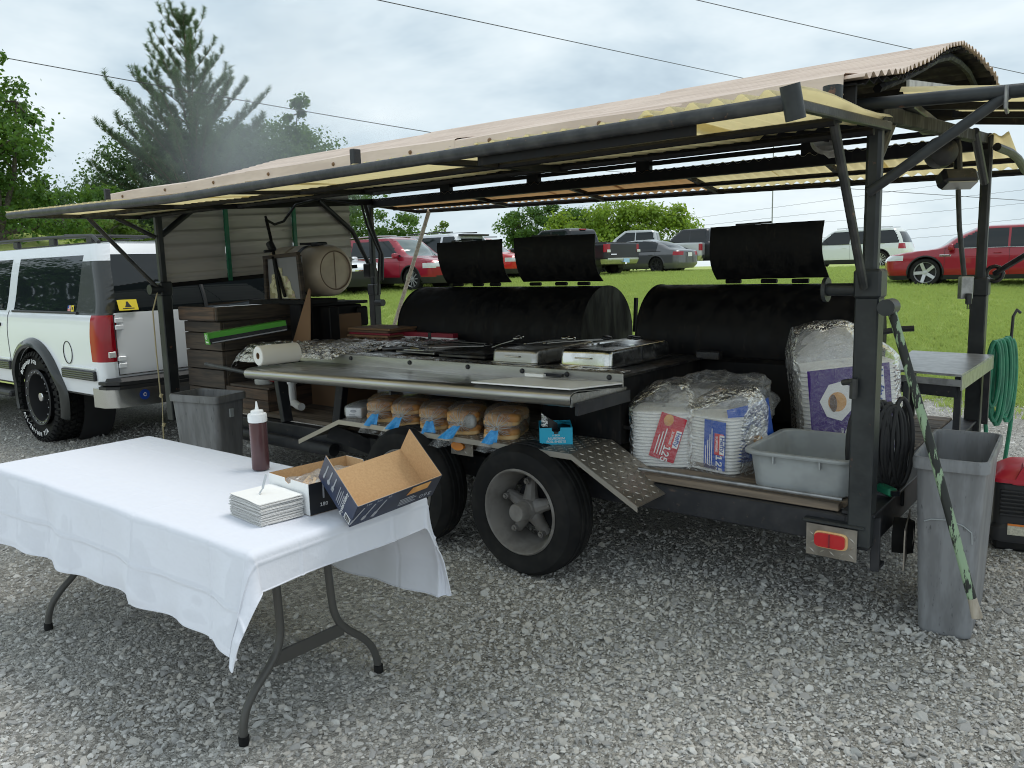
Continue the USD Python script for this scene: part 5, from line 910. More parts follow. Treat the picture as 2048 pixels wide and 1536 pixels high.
t = Thing('reflector_lamp', 'dirty white enamel reflector lamp under the roof beam', 'lamp', (-1.28, 4.0, 2.08)); T = frame((-1.28, 4.0, 2.10), (0.78, 0.62, 0), (-0.25, 0.3, 1)); t.part('reflector', G().lathe([(0.0, -0.045), (0.04, -0.04), (0.062, -0.015), (0.068, 0.025), (0.064, 0.025), (0.055, -0.012), (0.0, -0.03)], 24, T), 'white_enamel'); t.part('shade', G().ext([(-0.05, -0.03), (0.06, -0.03), (0.045, -0.085), (0.01, -0.09)], 0.01, T), 'white_enamel'); t.part('stem', G().tube([(-1.28, 4.03, 2.1), (-1.28, 4.1, 2.26)], 0.012, 6), 'soot_black')
# knotted rope by the front post
t = Thing('rope', 'thin knotted yellow rope hanging down beside the front corner post', 'rope', (-6.27, 3.3, 0.3)); t.part('rope', G().tube([(-6.24, 3.33, 1.46), (-6.265, 3.28, 1.28), (-6.25, 3.27, 0.95), (-6.245, 3.27, 0.62), (-6.24, 3.28, 0.58)], 0.006, 6).tube([(-6.24, 3.28, 0.58), (-6.25, 3.27, 0.36)], 0.004, 6).tube([(-6.25, 3.27, 0.36), (-6.24, 3.26, 0.22), (-6.26, 3.25, 0.08)], 0.006, 6), 'rope')
for z in (0.60, 0.36): t.part('knot', G().grid(superq((-6.245, 3.275, z), (0.014, 0.014, 0.018), 0.9, 0.9, 10, 8)).tube([(-6.27, 3.27, z - 0.01), (-6.22, 3.28, z + 0.012)], 0.003, 5), 'rope')
# ---- grey waste bins
def bin_(label, c, rz, w, d, h, taper, mt, emboss):
    T = rotz(rz, c); t = Thing('waste_bin', label, 'waste bin', c, rz, None); r = lambda s, z, e=0.0, q=0.035: tub_ring(w * s + e, d * s + e, z, q)
    b = 1 - taper
    rings = [r(0.1, 0.004, 0, 0.006), r(b * 0.96, 0.0), r(b, 0.02), r(1 - (1 - b) * 0.1, h - 0.05), r(1.0, h - 0.048, 0.022, 0.04), r(1.0, h - 0.012, 0.026, 0.04), r(1.0, h, 0.018, 0.04), r(1.0, h, 0.0), r(1.0, h - 0.02, -0.012), r(b, 0.03, -0.012), r(0.1, 0.02, 0, 0.006)]
    t.part('bin', G().grid(np.array(rings), wrap=True, T=T), mt, smooth=35); f = -d / 2
    if emboss:
        arc = [(0.085 * s_, 0.0) for s_ in (-1,)]; pts = [(-0.085, 0.49), (-0.06, 0.502), (0, 0.508), (0.055, 0.492), (0.085, 0.468), (0.088, 0.42)]
        yy_ = lambda z: -(d / 2) * (b + (1 - b) * z / h) - 0.001
        t.part('embossed_arc', G().tube([(T @ [x, yy_(z), z, 1])[:3] for x, z in pts], 0.0025, 6), 'tub_grey')
    else:
        t.part('handle_slot', G().box((w / 2 - 0.012, -0.018, h - 0.16), (w / 2 + 0.001, 0.018, h - 0.10), T, b=0.003), 'tub_grey')
    return t
bin_('tall scuffed grey waste bin behind the trailer with the mint strut across it', (-0.615, 3.795, 0.0), 0.06, 0.25, 0.61, 0.76, 0.20, 'bin_grey', True)
bin_('dark scuffed grey waste bin standing beside the firewood crate', (-5.14, 3.03, 0.0), 0.20, 0.44, 0.27, 0.745, 0.22, 'dark_bin', False)
# ---- generator
gc = (-0.36, 5.02, 0.0); T = rotz(0.16, gc); t = Thing('generator', 'portable generator with a black body and red top cover on the gravel', 'generator', gc, 0.16)
w, d = 0.58, 0.36
prof = [(0.02, 0.012), (0.0, 0.06), (0.0, 0.12), (0.012, 0.14), (0.012, 0.355), (0.0, 0.37)]
t.part('body', G().grid(np.array([tub_ring(w - 2 * a, d - 2 * a, z, 0.05) for a, z in prof]), wrap=True, T=T), 'generator_black', smooth=30)
for k in range(7): t.part('vent_rib', G().box((-w / 2 + 0.04, -d / 2 - 0.001, 0.19 + k * 0.021), (w / 2 - 0.05, -d / 2 + 0.03, 0.202 + k * 0.021), T, b=0.003), 'generator_black')
t.part('top_cover', G().grid(np.array([tub_ring(w + 0.004, d + 0.004, 0.366, 0.05), tub_ring(w, d, 0.385, 0.05), tub_ring(w - 0.06, d - 0.05, 0.415, 0.06), tub_ring(w - 0.14, d - 0.12, 0.445, 0.06), tub_ring(0.1, 0.06, 0.45, 0.02), tub_ring(0.02, 0.01, 0.45, 0.004)]), wrap=True, T=T), 'generator_red', smooth=30)
t.part('carry_handle', G().ext([(-0.20, 0.36), (-0.14, 0.47), (-0.10, 0.52), (0.12, 0.52), (0.2, 0.40), (0.2, 0.36), (0.1, 0.36), (0.08, 0.46), (-0.07, 0.46), (-0.09, 0.36)], 0.06, T @ frame((0, -0.05, 0), (1, 0, 0), (0, 0, 1))), 'generator_red')
t.part('handle_foot', G().ext([(-0.20, 0.36), (-0.155, 0.46), (-0.11, 0.46), (-0.08, 0.36)], 0.10, T @ frame((0, -0.08, 0), (1, 0, 0), (0, 0, 1))), 'generator_red')
t.part('exhaust', G().lathe([(0.012, 0.02), (0.03, 0.015), (0.036, 0.0), (0.036, -0.02)], 18, T @ frame((-0.10, -d / 2 - 0.002, 0.235), (1, 0, 0), (0, 0, 1))), 'rubber')
p = t.part('warning_label', G().box((-0.21, -d / 2 + 0.0005, 0.150 - 0.06), (-0.12, -d / 2 - 0.002, 0.150), T), 'label_cream'); t.part('label_band', G().box((-0.21, -d / 2 - 0.0035, 0.140), (-0.12, -d / 2 - 0.001, 0.150), T), 'label_orange', under=p)
t.part('skid', G().box((-w / 2 + 0.02, -d / 2 + 0.005, 0.0), (w / 2 - 0.02, d / 2 - 0.01, 0.06), T, b=0.015), 'rubber')
# ================================================================ folding table with white cloth
TX0, TX1, TY0, TY1, TZ = -4.02, -2.06, 1.315, 2.02, 0.742
t = Thing('folding_table', 'long folding table with bent dark grey legs under the white cloth', 'table', ((TX0 + TX1) / 2, (TY0 + TY1) / 2, 0))
t.part('tabletop', G().box((TX0 + 0.012, TY0 + 0.012, TZ - 0.045), (TX1 - 0.012, TY1 - 0.012, TZ - 0.004), b=0.012), 'table_grey')
for xe, ins in ((-2.29, -0.05), (-3.80, 0.05)):
    ym = 1.678
    for sg, lab in ((-1, ''), (1, '')):
        yb_ = 0.305 if xe < -3 else 0.30
        pth = [(ym + sg * yb_, 0.0), (ym + sg * (yb_ - 0.002), 0.06), (ym + sg * (yb_ - 0.02), 0.115), (ym + sg * (yb_ - 0.06), 0.165), (ym + sg * (yb_ - 0.12), 0.215), (ym + sg * (yb_ - 0.165), 0.262), (ym + sg * (yb_ - 0.185), 0.32), (ym + sg * (yb_ - 0.188), 0.40), (ym + sg * (yb_ - 0.19), 0.70)]
        P3 = np.array([(xe + ins * z * 1.3, y, z) for y, z in pth]); s_ = np.linspace(0, len(P3) - 1, 40); P3 = np.stack([np.interp(s_, range(len(P3)), P3[:, k]) for k in range(3)], 1)
        for _ in range(3): P3[1:-1] = (P3[:-2] + 2 * P3[1:-1] + P3[2:]) / 4
        lg = t.part('leg', G().tube(P3, 0.0145, 12), 'table_leg')
        t.part('foot_cap', G().lathe([(0, 0), (0.017, 0), (0.018, 0.004), (0.018, 0.032), (0.0145, 0.034)], 14, rotz(0, (xe, pth[0][0], 0.0))), 'rubber', under=lg)
    t.part('crossbar', G().bar((xe + ins * 0.32, ym - 0.155, 0.235), (xe + ins * 0.32, ym + 0.155, 0.235), 0.012, 0.05, b=0.003), 'table_leg')
    t.part('brace', G().tube([(xe + ins * 0.65, ym + 0.105, 0.52), (xe + ins * 0.65 + ins * 0.4, ym + 0.09, 0.535), (xe + ins * 5, ym, 0.69)], 0.009, 8), 'table_leg')
# the cloth: hanging edges, draped corners, fold creases
OX0, OX1, OY0, OY1 = 0.20, 0.135, 0.325, 0.43
def cloth_pt(u, v):
    ex = np.where(u < TX0, u - TX0, np.where(u > TX1, u - TX1, 0)); ey = np.where(v < TY0, v - TY0, np.where(v > TY1, v - TY1, 0))
    ax_, ay_ = np.abs(ex), np.abs(ey); r = np.hypot(ax_, ay_); r = np.where((ax_ > 0) & (ay_ > 0), r - np.clip(r - np.where(ey > 0, 0.44, 0.34), 0, 1) * 0.8, r); th = np.arctan2(ay_, np.maximum(ax_, 1e-9))
    cx, cy = np.clip(u, TX0, TX1), np.clip(v, TY0, TY1); R = 0.022                       # rounded table edge
    bend = np.minimum(r / R, PI / 2); drop = np.where(r < R * PI / 2, R * (1 - np.cos(bend)), R + r - R * PI / 2); out = R * np.sin(bend)
    corner = (ax_ > 0) & (ay_ > 0); s2 = np.where(corner, np.sin(2 * th) ** 0.6, 0)
    flare = np.clip((r - 0.01) / 0.25, 0, 1.3)
    kx = np.where(corner, np.cos(th), (ax_ > 0) * 1.0); ky = np.where(corner, np.sin(th), (ay_ > 0) * 1.0)
    n1 = meshkit.fbm(np.stack([u * 2.6, v * 2.6, 0 * u + 2], -1), 3, 1) - 0.5
    side = np.clip(r / 0.3, 0, 1)
    wave = side * (0.085 * n1 + (0.016 * np.sin(u * 9 + 1.3 * np.sin(u * 2.1)) + 0.010 * np.sin(u * 21 + 2)) * (ay_ > 0) + 0.012 * np.sin(v * 11) * (ax_ > 0) + 0.02 * side)
    off = out + wave + np.where(corner, np.where(ey > 0, 0.15, 0.34) * r * s2 * np.clip(flare, 0, 1), 0)
    fold = np.where(corner, 0.03 * r * np.sin(4 * th) * np.clip(flare, 0, 1), 0)             # the loop closes back in beside the fold
    sx, sy = np.sign(ex), np.sign(ey)
    X = cx + sx * (kx * off - ky * 0 + fold * 0.5); Y = cy + sy * (ky * off - fold * 0.5)
    Z = TZ + 0.002 - drop * np.where(corner, np.sqrt(np.maximum(1 - (0.30 * s2 * np.clip(flare, 0, 1)) ** 2, 0.1)), 1)
    def crease(q, at, w=0.004): return sum(np.exp(-((q - a) / w) ** 2) for a in at)
    cr = crease(u, np.arange(-4.2, -1.9, 0.243), 0.003) * 0.8 + crease(v, (1.13, 1.48, 1.86, 2.2)) + 0.35 * crease(v, (1.3, 1.66, 2.05))
    low = meshkit.fbm(np.stack([u * 5, v * 7, 0 * u], -1), 3, 4) - 0.5
    flat = r <= 0; X = X + sx * (~flat) * cr * 0.006 * (ax_ > 0); Y = Y + sy * (~flat) * cr * 0.006 * (ay_ > 0); Z = Z + np.where(flat, 0.0022 * cr + 0.003 * np.clip(low, 0, 1), 0)
    return np.stack([X, Y, Z], -1)
us = np.unique(np.r_[np.linspace(TX0 - OX0, TX0, 22), np.linspace(TX0, TX1, 240), np.linspace(TX1, TX1 + OX1, 26)]); vs = np.unique(np.r_[np.linspace(TY0 - OY0, TY0, 48), np.linspace(TY0, TY1, 92), np.linspace(TY1, TY1 + OY1, 48)])
U, V = np.meshgrid(us, vs, indexing='ij'); CL = cloth_pt(U, V)
t = Thing('tablecloth', 'white cloth with fold creases hanging over the folding table', 'tablecloth', ((TX0 + TX1) / 2, (TY0 + TY1) / 2, TZ))
t.part('cloth', G().grid(CL[:, ::-1], two=0.0012), 'cloth', smooth=True)
for sl in (CL[:, 0], CL[:, -1], CL[0], CL[-1]):
    q = np.repeat(sl[:, None], 2, 1).copy(); q[:, 1, 2] += 0.014; d = np.gradient(sl, axis=0); n_ = np.cross(d, [0, 0, 1.0]); n_ /= np.maximum(np.linalg.norm(n_, axis=1, keepdims=True), 1e-9)
    t.part('hem', G().tube(sl, 0.0028, 6), 'cloth', smooth=True)
ZC = TZ + 0.006
# sauce bottle
c = (-2.885, 1.915, ZC); T = rotz(0, c); t = Thing('squeeze_bottle', 'clear squeeze bottle of dark barbecue sauce with a white nozzle cap', 'bottle', c)
t.part('sauce', G().lathe([(0, 0.002), (0.032, 0.002), (0.0355, 0.006), (0.0358, 0.10), (0.036, 0.20), (0.034, 0.208), (0, 0.208)], 36, T), 'sauce', smooth=40)
t.part('collar', G().lathe([(0.037, 0.203), (0.0385, 0.205), (0.039, 0.232), (0.036, 0.238), (0.026, 0.239), (0.025, 0.25), (0.022, 0.2515), (0.0, 0.252)], 36, T), 'white_plastic', smooth=35)
t.part('nozzle', G().lathe([(0.012, 0.250), (0.008, 0.256), (0.0055, 0.27), (0.003, 0.288), (0, 0.288)], 16, T), 'white_plastic', smooth=40)
# napkins, each folded napkin a piece
c = (-2.315, 1.545, ZC); t = Thing('napkin_stack', 'stack of white folded paper napkins near the end of the table', 'napkins', c, -0.10); rn = np.random.default_rng(2)
for k in range(18):
    a = -0.10 + rn.normal() * 0.012; T = rotz(a, (c[0] + rn.normal() * 0.002, c[1] + rn.normal() * 0.002, ZC + k * 0.0041)); n = 9
    gx = np.linspace(-0.105, 0.105, 12); gy = np.linspace(-0.078, 0.078, 9); X, Y = np.meshgrid(gx, gy, indexing='ij'); e = np.clip(1 - np.minimum(0.105 - np.abs(X), 0.078 - np.abs(Y)) / 0.02, 0, 1)
    Z = 0.0034 + 0.0020 * (meshkit.noise(np.stack([X * 25, Y * 25, 0 * X + k], -1)) - 0.5) - 0.0012 * e + (0.003 * (meshkit.noise(np.stack([X * 14, Y * 14, 0 * X], -1)) if k == 17 else 0))
    t.part('napkin', G().grid(np.stack([X, Y, Z], -1), T=T, two=0.0026), 'paper_white', smooth=True)
t = Thing('plastic_fork', 'small clear plastic fork resting on the napkins', 'fork', (-2.33, 1.55, ZC + 0.08)); T = frame((-2.325, 1.545, ZC + 0.092), (0.3, 0.5, 0.8), (-1, 0.6, 0))
t.part('handle', G().grid(np.array([[(x, y, 0.006 * math.cos(y * 300) + 0.02 * (x > 0) * x / 0.06) for y in (-0.006, 0, 0.006)] for x in np.linspace(0, 0.045, 6)]), T=T, two=0.001), 'cutlery_plastic'); t.part('head', G().ext([(-0.035, -0.010), (-0.016, -0.012), (0.0, -0.006), (0.0, 0.006), (-0.016, 0.012), (-0.035, 0.010)], 0.0015, T), 'cutlery_plastic')
# open white and black cutlery box
c = (-2.295, 1.80, ZC); rz = -0.09; T = rotz(rz, c); t = Thing('cutlery_box', 'open cardboard cutlery box, white and black outside and brown inside', 'cardboard box', c, rz); w, d, h = 0.128, 0.165, 0.108
def wall(o, x, y, W_, H_, notch=False):
    q = [(-W_, 0), (W_, 0), (W_, H_)] + ([(0.02, H_), (0.018, H_ - 0.012), (0.0, H_ - 0.019), (-0.018, H_ - 0.012), (-0.02, H_)] if notch else []) + [(-W_, H_)]
    return q, T @ frame(o, x, y)
for nm, o, x, y, W_, nt, outm in (('front_panel', (0, -d, 0), (1, 0, 0), (0, 0, 1), w, True, 'print_white'), ('back_panel', (0, d, 0), (-1, 0, 0), (0, 0, 1), w, True, 'print_white'), ('side_panel', (w, 0, 0), (0, 1, 0), (0, 0, 1), d, False, 'black_card'), ('side_panel', (-w, 0, 0), (0, -1, 0), (0, 0, 1), d, False, 'black_card')):
    q, F = wall(o, x, y, W_, h, nt); p = t.part(nm, G().ext(q, 0.0015, F), outm); F2 = F.copy(); F2[:3, 3] -= F[:3, 2] * 0.0022; q2 = [(a * 0.985, b * 0.985 + (0.0012 if b > 0.05 else 0)) for a, b in q]; t.part('lining', G().ext(q2, 0.0018, F2), 'card_inside', under=p)
    if nm == 'side_panel' and o[0] > 0:
        for txt, yy_ in (('180', -0.11), ('120', -0.05)): t.part('lettering', G().text(txt, 0.012, F @ frame((yy_, 0.03, 0.0016), (1, 0, 0), (0, 1, 0)), 0.0008, False), 'print_white', under=p)
        for yy_ in (-0.11, -0.05): t.part('utensil_print', G().box((yy_ - 0.003, 0.05, 0.0015), (yy_ + 0.003, 0.10, 0.0022), F), 'print_grey', under=p)
t.part('bottom_panel', G().box((-w, -d, -0.001), (w, d, 0.002), T), 'card_inside')
t = Thing('cutlery_bag', 'clear bag of clear plastic cutlery inside the open box', 'plastic bag', (-2.29, 1.83, ZC)); rc2 = np.random.default_rng(6)
t.part('film', G().grid(superq((0, 0.01, 0.045), (0.115, 0.145, 0.048), 0.6, 0.6, 60, 26, 0.5, 4), T=T), 'cloudy_film', smooth=True)
for k in range(16):
    a = rc2.random() * PI; p0 = T @ [rc2.uniform(-0.06, 0.06), rc2.uniform(-0.09, 0.1), 0.02 + 0.05 * rc2.random(), 1]; t.part('utensil', G().bar(p0[:3], p0[:3] + [0.07 * math.cos(a), 0.07 * math.sin(a), 0.01], 0.010, 0.003), 'milk_plastic' if k % 2 else 'bread_side')
# navy lid tipped against the box and hanging over the table edge
Lx, Wx, Ux = np.array([0.174, 0.978, 0.112]), np.array([-0.747, 0.057, 0.662]), np.array([0.641, -0.2, 0.74])
L_, W_, H_ = 0.333, 0.214, 0.118; d0 = 2.555
qd = (716 - 1024) / 1619 * right + (768 - 1013) / 1619 * up + fwd
o = EYE + qd * d0 - Ux / np.linalg.norm(Ux) * H_                                        # bottom front corner
T = frame(o, Lx, Wx)
t = Thing('navy_carton', 'open navy cutlery carton with brown inside, tipped over the table edge', 'carton', tuple(o))
t.part('bottom_panel', G().box((0, 0, -0.0015), (L_, W_, 0), T), 'navy_card'); t.part('bottom_lining', G().box((0.002, 0.002, 0.0004), (L_ - 0.002, W_, 0.0022), T), 'card_inside')
fp = t.part('front_panel', G().box((0, -0.0015, 0), (L_, 0, H_), T), 'navy_card'); t.part('lining', G().box((0.002, 0.0004, 0.002), (L_ - 0.002, 0.002, H_ - 0.0005), T), 'card_inside', under=fp)
lp = t.part('end_panel', G().box((-0.0015, 0, 0), (0, W_, H_), T), 'navy_card'); t.part('lining', G().box((0.0004, 0.002, 0.002), (0.002, W_, H_ - 0.0005), T), 'card_inside', under=lp)
rp_ = t.part('end_panel', G().ext([(0, 0), (W_, 0), (W_, H_), (0, H_)], 0.0015, T @ frame((L_, 0, 0), (0, 1, 0), (0, 0, 1))), 'navy_card'); t.part('lining', G().box((L_ - 0.002, 0.002, 0.002), (L_ - 0.0004, W_, H_ - 0.0005), T), 'card_inside', under=rp_)
FF = T @ frame((0, -0.0018, 0), (1, 0, 0), (0, 0, 1)); LF = T @ frame((-0.0018, W_, 0), (0, -1, 0), (0, 0, 1))
def utensil(F, x, y, L2, a, kind, under):
    q = F @ frame((x, y, 0), (math.cos(a), math.sin(a), 0), (-math.sin(a), math.cos(a), 0)); g = G().box((0, -0.0025, 0), (L2 * 0.7, 0.0025, 0.0008), q)
    if kind == 'spoon': g.ext([(L2 * 0.82 + L2 * 0.16 * math.cos(b), 0.008 * math.sin(b)) for b in np.linspace(0, 6.28, 14)[:-1]], 0.0008, q)
    elif kind == 'fork': g.box((L2 * 0.7, -0.007, 0), (L2 * 0.82, 0.007, 0.0008), q); [g.box((L2 * 0.82, y2 - 0.0012, 0), (L2, y2 + 0.0012, 0.0008), q) for y2 in (-0.0055, -0.0018, 0.0018, 0.0055)]
    else: g.box((L2 * 0.7, -0.005, 0), (L2, 0.003, 0.0008), q)
    t.part('utensil_print', g, 'print_grey', under=under)
for k, kd in enumerate(('knife', 'spoon', 'fork')): utensil(FF, 0.03 + 0.042 * k, 0.095, 0.085, -2.0 + PI * 0 + 0.0, kd, fp); utensil(LF, 0.03 + 0.028 * k, 0.10, 0.07, -1.62, kd, lp)
for txt, x in (('180', 0.045), ('120', 0.085), ('50', 0.125)): t.part('lettering', G().text(txt, 0.008, FF @ frame((x, 0.106, 0), (1, 0, 0), (0, 1, 0)), 0.0008, False), 'print_grey', under=fp)
t.part('lettering', G().text('360', 0.020, FF @ frame((0.292, 0.028, 0), (-1, 0, 0), (0, -1, 0)), 0.0008, False), 'print_grey', under=fp)
t.part('food_picture', G().ext([(0.20, 0.072), (0.285, 0.072), (0.29, 0.108), (0.215, 0.108)], 0.0008, FF), 'bread', under=fp)
for k in range(4): t.part('print_line', G().box((0.18, 0.02 + 0.010 * k, 0), (0.25 - 0.012 * (k % 2), 0.0235 + 0.010 * k, 0.0008), FF), 'print_grey', under=fp)
t.part('lettering', G().text('Crystal Cutlery', 0.012, LF @ frame((0.155, 0.052, 0), (0, 1, 0), (-1, 0, 0)) @ frame((0, 0, 0), (1, 0, 0), (0, 1, 0)), 0.0008, False), 'print_white', under=lp)
for k in range(4): t.part('print_line', G().box((0.115 + 0.009 * k, 0.02, 0), (0.118 + 0.009 * k, 0.095 - 0.012 * (k % 2), 0.0008), LF), 'print_grey', under=lp)
p = t.part('barcode', G().box((0.175, 0.006, 0), (0.208, 0.034, 0.0008), LF), 'print_white', under=lp)
for k in range(9): t.part('barcode_line', G().box((0.178 + 0.003 * k, 0.009, 0.0008), (0.1792 + 0.003 * k + 0.0006 * (k % 3), 0.031, 0.0014), LF), 'print_black', under=lp)
t.part('clear_tape', G().box((L_ - 0.03, 0.03, 0.0022), (L_ - 0.001, 0.045, 0.003), T), 'milk_plastic')
# ================================================================ vehicles
def paint(name, col, metal=0.0, rough=0.28, coat=0.8): return mat(name, col, rough, metal, coat=coat, spec=0.5)
paint('paint_white', (0.78, 0.80, 0.83)); paint('paint_pearl', (0.66, 0.68, 0.67)); paint('paint_red', (0.25, 0.006, 0.022), 0.25); paint('paint_cherry', (0.24, 0.005, 0.014), 0.2); paint('paint_bright_red', (0.5, 0.012, 0.012))
paint('paint_black', (0.004, 0.004, 0.005), coat=0.15); paint('paint_grey', (0.10, 0.10, 0.105), 0.5); paint('paint_silver', (0.45, 0.46, 0.46), 0.4); paint('paint_dark', (0.012, 0.013, 0.016), coat=0.2)
mat('car_glass', (0.006, 0.008, 0.009), 0.02, spec=0.5); mat('windshield_glass', (0.10, 0.13, 0.13), 0.03, spec=0.8, coat=0.3); mat('car_trim', (0.014, 0.014, 0.015), 0.5); mat('flare_plastic', (0.016, 0.018, 0.017), 0.22, coat=0.4)
mat('alloy', (0.55, 0.55, 0.55), 0.3, 0.8); mat('dark_alloy', (0.02, 0.02, 0.021), 0.35); mat('headlight_glass', (0.55, 0.57, 0.58), 0.08, coat=1.0); mat('tail_red', (0.30, 0.004, 0.012), 0.2, coat=0.15); mat('plate_blue', (0.35, 0.55, 0.75), 0.5); mat('lens_white', (0.6, 0.6, 0.58), 0.15, coat=0.8)
mat('sticker_yellow', (0.80, 0.62, 0.03), 0.5); mat('worn_chrome', (0.55, 0.55, 0.54), 0.22, 1.0, bump=0.05, bscale=20)
from scipy.interpolate import PchipInterpolator
curves = {}
def interp(tab, z):
    k = tuple(tab)
    if k not in curves: curves[k] = PchipInterpolator([a for a, _ in tab], [b for _, b in tab])
    return curves[k](np.clip(z, tab[0][0], tab[-1][0]))
def car(name, label, loc, rz, S, group=None, zbase=None):
    """S: front, rear, half: (height, x or y) tables; wins: side window spans; wheels: x, radius, width; grid: cell size."""
    loc = tuple(map(float, loc)); t = Thing(name, label, S.get('cat', 'car'), loc, rz, group); T = rotz(rz, loc); gs = S.get('grid', 0.05)
    z0, H, zr = S['z0'], S['H'], S['H'] - 0.05
    zs = np.unique(np.round(np.r_[np.linspace(z0, zr, int((zr - z0) / (gs * 0.75)) + 1), [q for q, _ in S['front'] if q <= zr], S['belt'], S['belt'] + 0.02, S['top']], 4))
    xmin, xmax = min(x for _, x in S['rear']), max(x for _, x in S['front']); gx = np.arange(xmin - gs, xmax + gs * 1.5, gs); fy = np.linspace(-1, 1, S.get('nf', 29)); rings, meta = [], []
    def ring(z, k=1.0, kx=1.0):
        xf, xr, w = interp(S['front'], min(z, zr)), interp(S['rear'], min(z, zr)), interp(S['half'], min(z, zr)); rc = S.get('rc', 0.22); rf = rc * (1.0 if z > S['belt'] else 0.9)
        xm = (xf + xr) / 2; xf, xr = xm + (xf - xm) * kx, xm + (xr - xm) * kx
        x = np.clip(gx, xr, xf); dx = np.minimum(xf - x, (x - xr)); c = np.clip(dx, 0, rf); y = w - rf * 0.8 + 0.8 * np.sqrt(np.maximum(rf ** 2 - (rf - c) ** 2, 0)); ye = w - rf * 0.8
        bf, br = S.get('bulge', (0.16, 0.08)); yy_ = fy * ye
        fr_ = np.stack([xf + bf * (1 - fy ** 2), yy_], 1); re = np.stack([xr - br * (1 - fy ** 2), -yy_], 1)
        P = np.vstack([np.stack([x, -y], 1), fr_, np.stack([x[::-1], y[::-1]], 1), re]); P[:, 1] *= k
        return P
    for z in zs: rings.append(np.c_[ring(z), np.full(len(ring(z)), z)])
    for q in (0.25, 0.5, 0.7, 0.85, 0.95, 0.999): rings.append(np.c_[ring(zr, 1 - q * 0.999, 1 - 0.55 * q), np.full(len(rings[0]), zr + (H - zr) * (1 - (1 - q) ** 2))])
    R_ = np.array(rings); na, nb = R_.shape[:2]; ng, nf = len(gx), len(fy)
    zone = np.r_[np.zeros(ng), np.ones(nf), np.full(ng, 2), np.full(nf, 3)].astype(int)   # 0 right side, 1 front, 2 left side, 3 rear
    if S.get('snap'):
        for wx, wr, _ in S['wheels']:
            A = wr * S.get('arch', 1.16); d = np.hypot(R_[:, :, 0] - wx, R_[:, :, 2] - wr); nr = (np.abs(d - A) < gs * 0.55) & np.isin(zone, (0, 2))[None, :]; f_ = A / np.maximum(d, 1e-6)
            R_[:, :, 0] = np.where(nr, wx + (R_[:, :, 0] - wx) * f_, R_[:, :, 0]); R_[:, :, 2] = np.where(nr, wr + (R_[:, :, 2] - wr) * f_, R_[:, :, 2])
    i, j = np.meshgrid(np.arange(na - 1), np.arange(nb), indexing='ij'); i, j = i.ravel(), j.ravel(); j2 = (j + 1) % nb
    F = np.stack([i * nb + j, i * nb + j2, (i + 1) * nb + j2, (i + 1) * nb + j], 1); V = R_.reshape(-1, 3); C_ = V[F].mean(1); Z_ = zone[j]; cx, cy, cz = C_.T
    lab = np.full(len(F), 'body', dtype=object); xf = interp(S['front'], cz); xr = interp(S['rear'], cz); hw = interp(S['half'], cz); side = np.isin(Z_, (0, 2))
    if 'clad' in S: lab[cz < S['clad']] = 'cladding'
    for nm, zn, za, zb, ya, yb2, mt in S.get('ends', []):   # patches on the front or rear: |y| as a share of the half width
        sel = (Z_ == zn) & (cz > za) & (cz < zb) & (np.abs(cy) / hw >= ya) & (np.abs(cy) / hw <= yb2); lab[sel] = nm
    for nm, xa, xb, za, zb in S.get('sides', []):
        lab[side & (cx > xa) & (cx < xb) & (cz > za) & (cz < zb)] = nm
    for k, (xa, xb) in enumerate(S['wins']):
        sl = S.get('pillar', 0.10); sel = side & (cx > xa) & (cx < xb) & (cz > S['belt'] + 0.02) & (cz < S['top']) & (cx < xf - sl - 0.10) & (cx > xr + S.get('rpillar', 0.12)); 
        if S.get('slope'): sel &= cz < S['top'] - np.clip((S['slope'] - cx) * 0.35, 0, 1)
        for zn in (0, 2): lab[sel & (Z_ == zn)] = f'side_window_{k}{zn}'
    lab[(Z_ == 1) & (cz > S['cowl'] + 0.02) & (cz < S['top'] + 0.03) & (np.abs(cy) < hw * 0.90)] = 'windshield'
    if 'rwin' in S: lab[(Z_ == 3) & (cz > S['rwin'][0]) & (cz < S['rwin'][1]) & (np.abs(cy) < hw * S['rwin'][2])] = 'rear_window'
    keep = np.ones(len(F), bool)
    for wx, wr, _ in S['wheels']: keep &= ~(side & (np.hypot(cx - wx, cz - wr) < wr * S.get('arch', 1.16)))
    mats = {'body': S['paint'], 'cladding': 'car_trim', 'windshield': S.get('wsmat', 'windshield_glass'), 'rear_window': 'car_glass', **{e[0]: e[-1] for e in S.get('ends', [])}, **S.get('sidemats', {})}
    body = None
    both = {'tail_light', 'headlight', 'pillar_cover', 'sill'}
    for nm, hs in [('body', 0)] + [(q, h_) for q in sorted(set(lab) - {'body'}) for h_ in ((-1, 1) if q in both else (0,))]:
        m_ = keep & (lab == nm) & ((cy * hs >= 0) if hs else True)
        if not m_.any(): continue
        g = G(); u_, inv = np.unique(F[m_], return_inverse=True); g.add(V[u_], inv.reshape(-1, 4), T)
        base = 'side_window' if nm.startswith('side_window') else nm.rstrip('_0123456789')
        t.part(base, g, mats.get(nm, 'car_glass' if base == 'side_window' else S['paint']), smooth=S.get('smooth', 62))
    t.part('underbody', G().box((xmin + 0.15, -S['half'][1][1] + 0.22, z0 + 0.02), (xmax - 0.15, S['half'][1][1] - 0.22, S['belt'] - 0.25), T), 'car_trim')
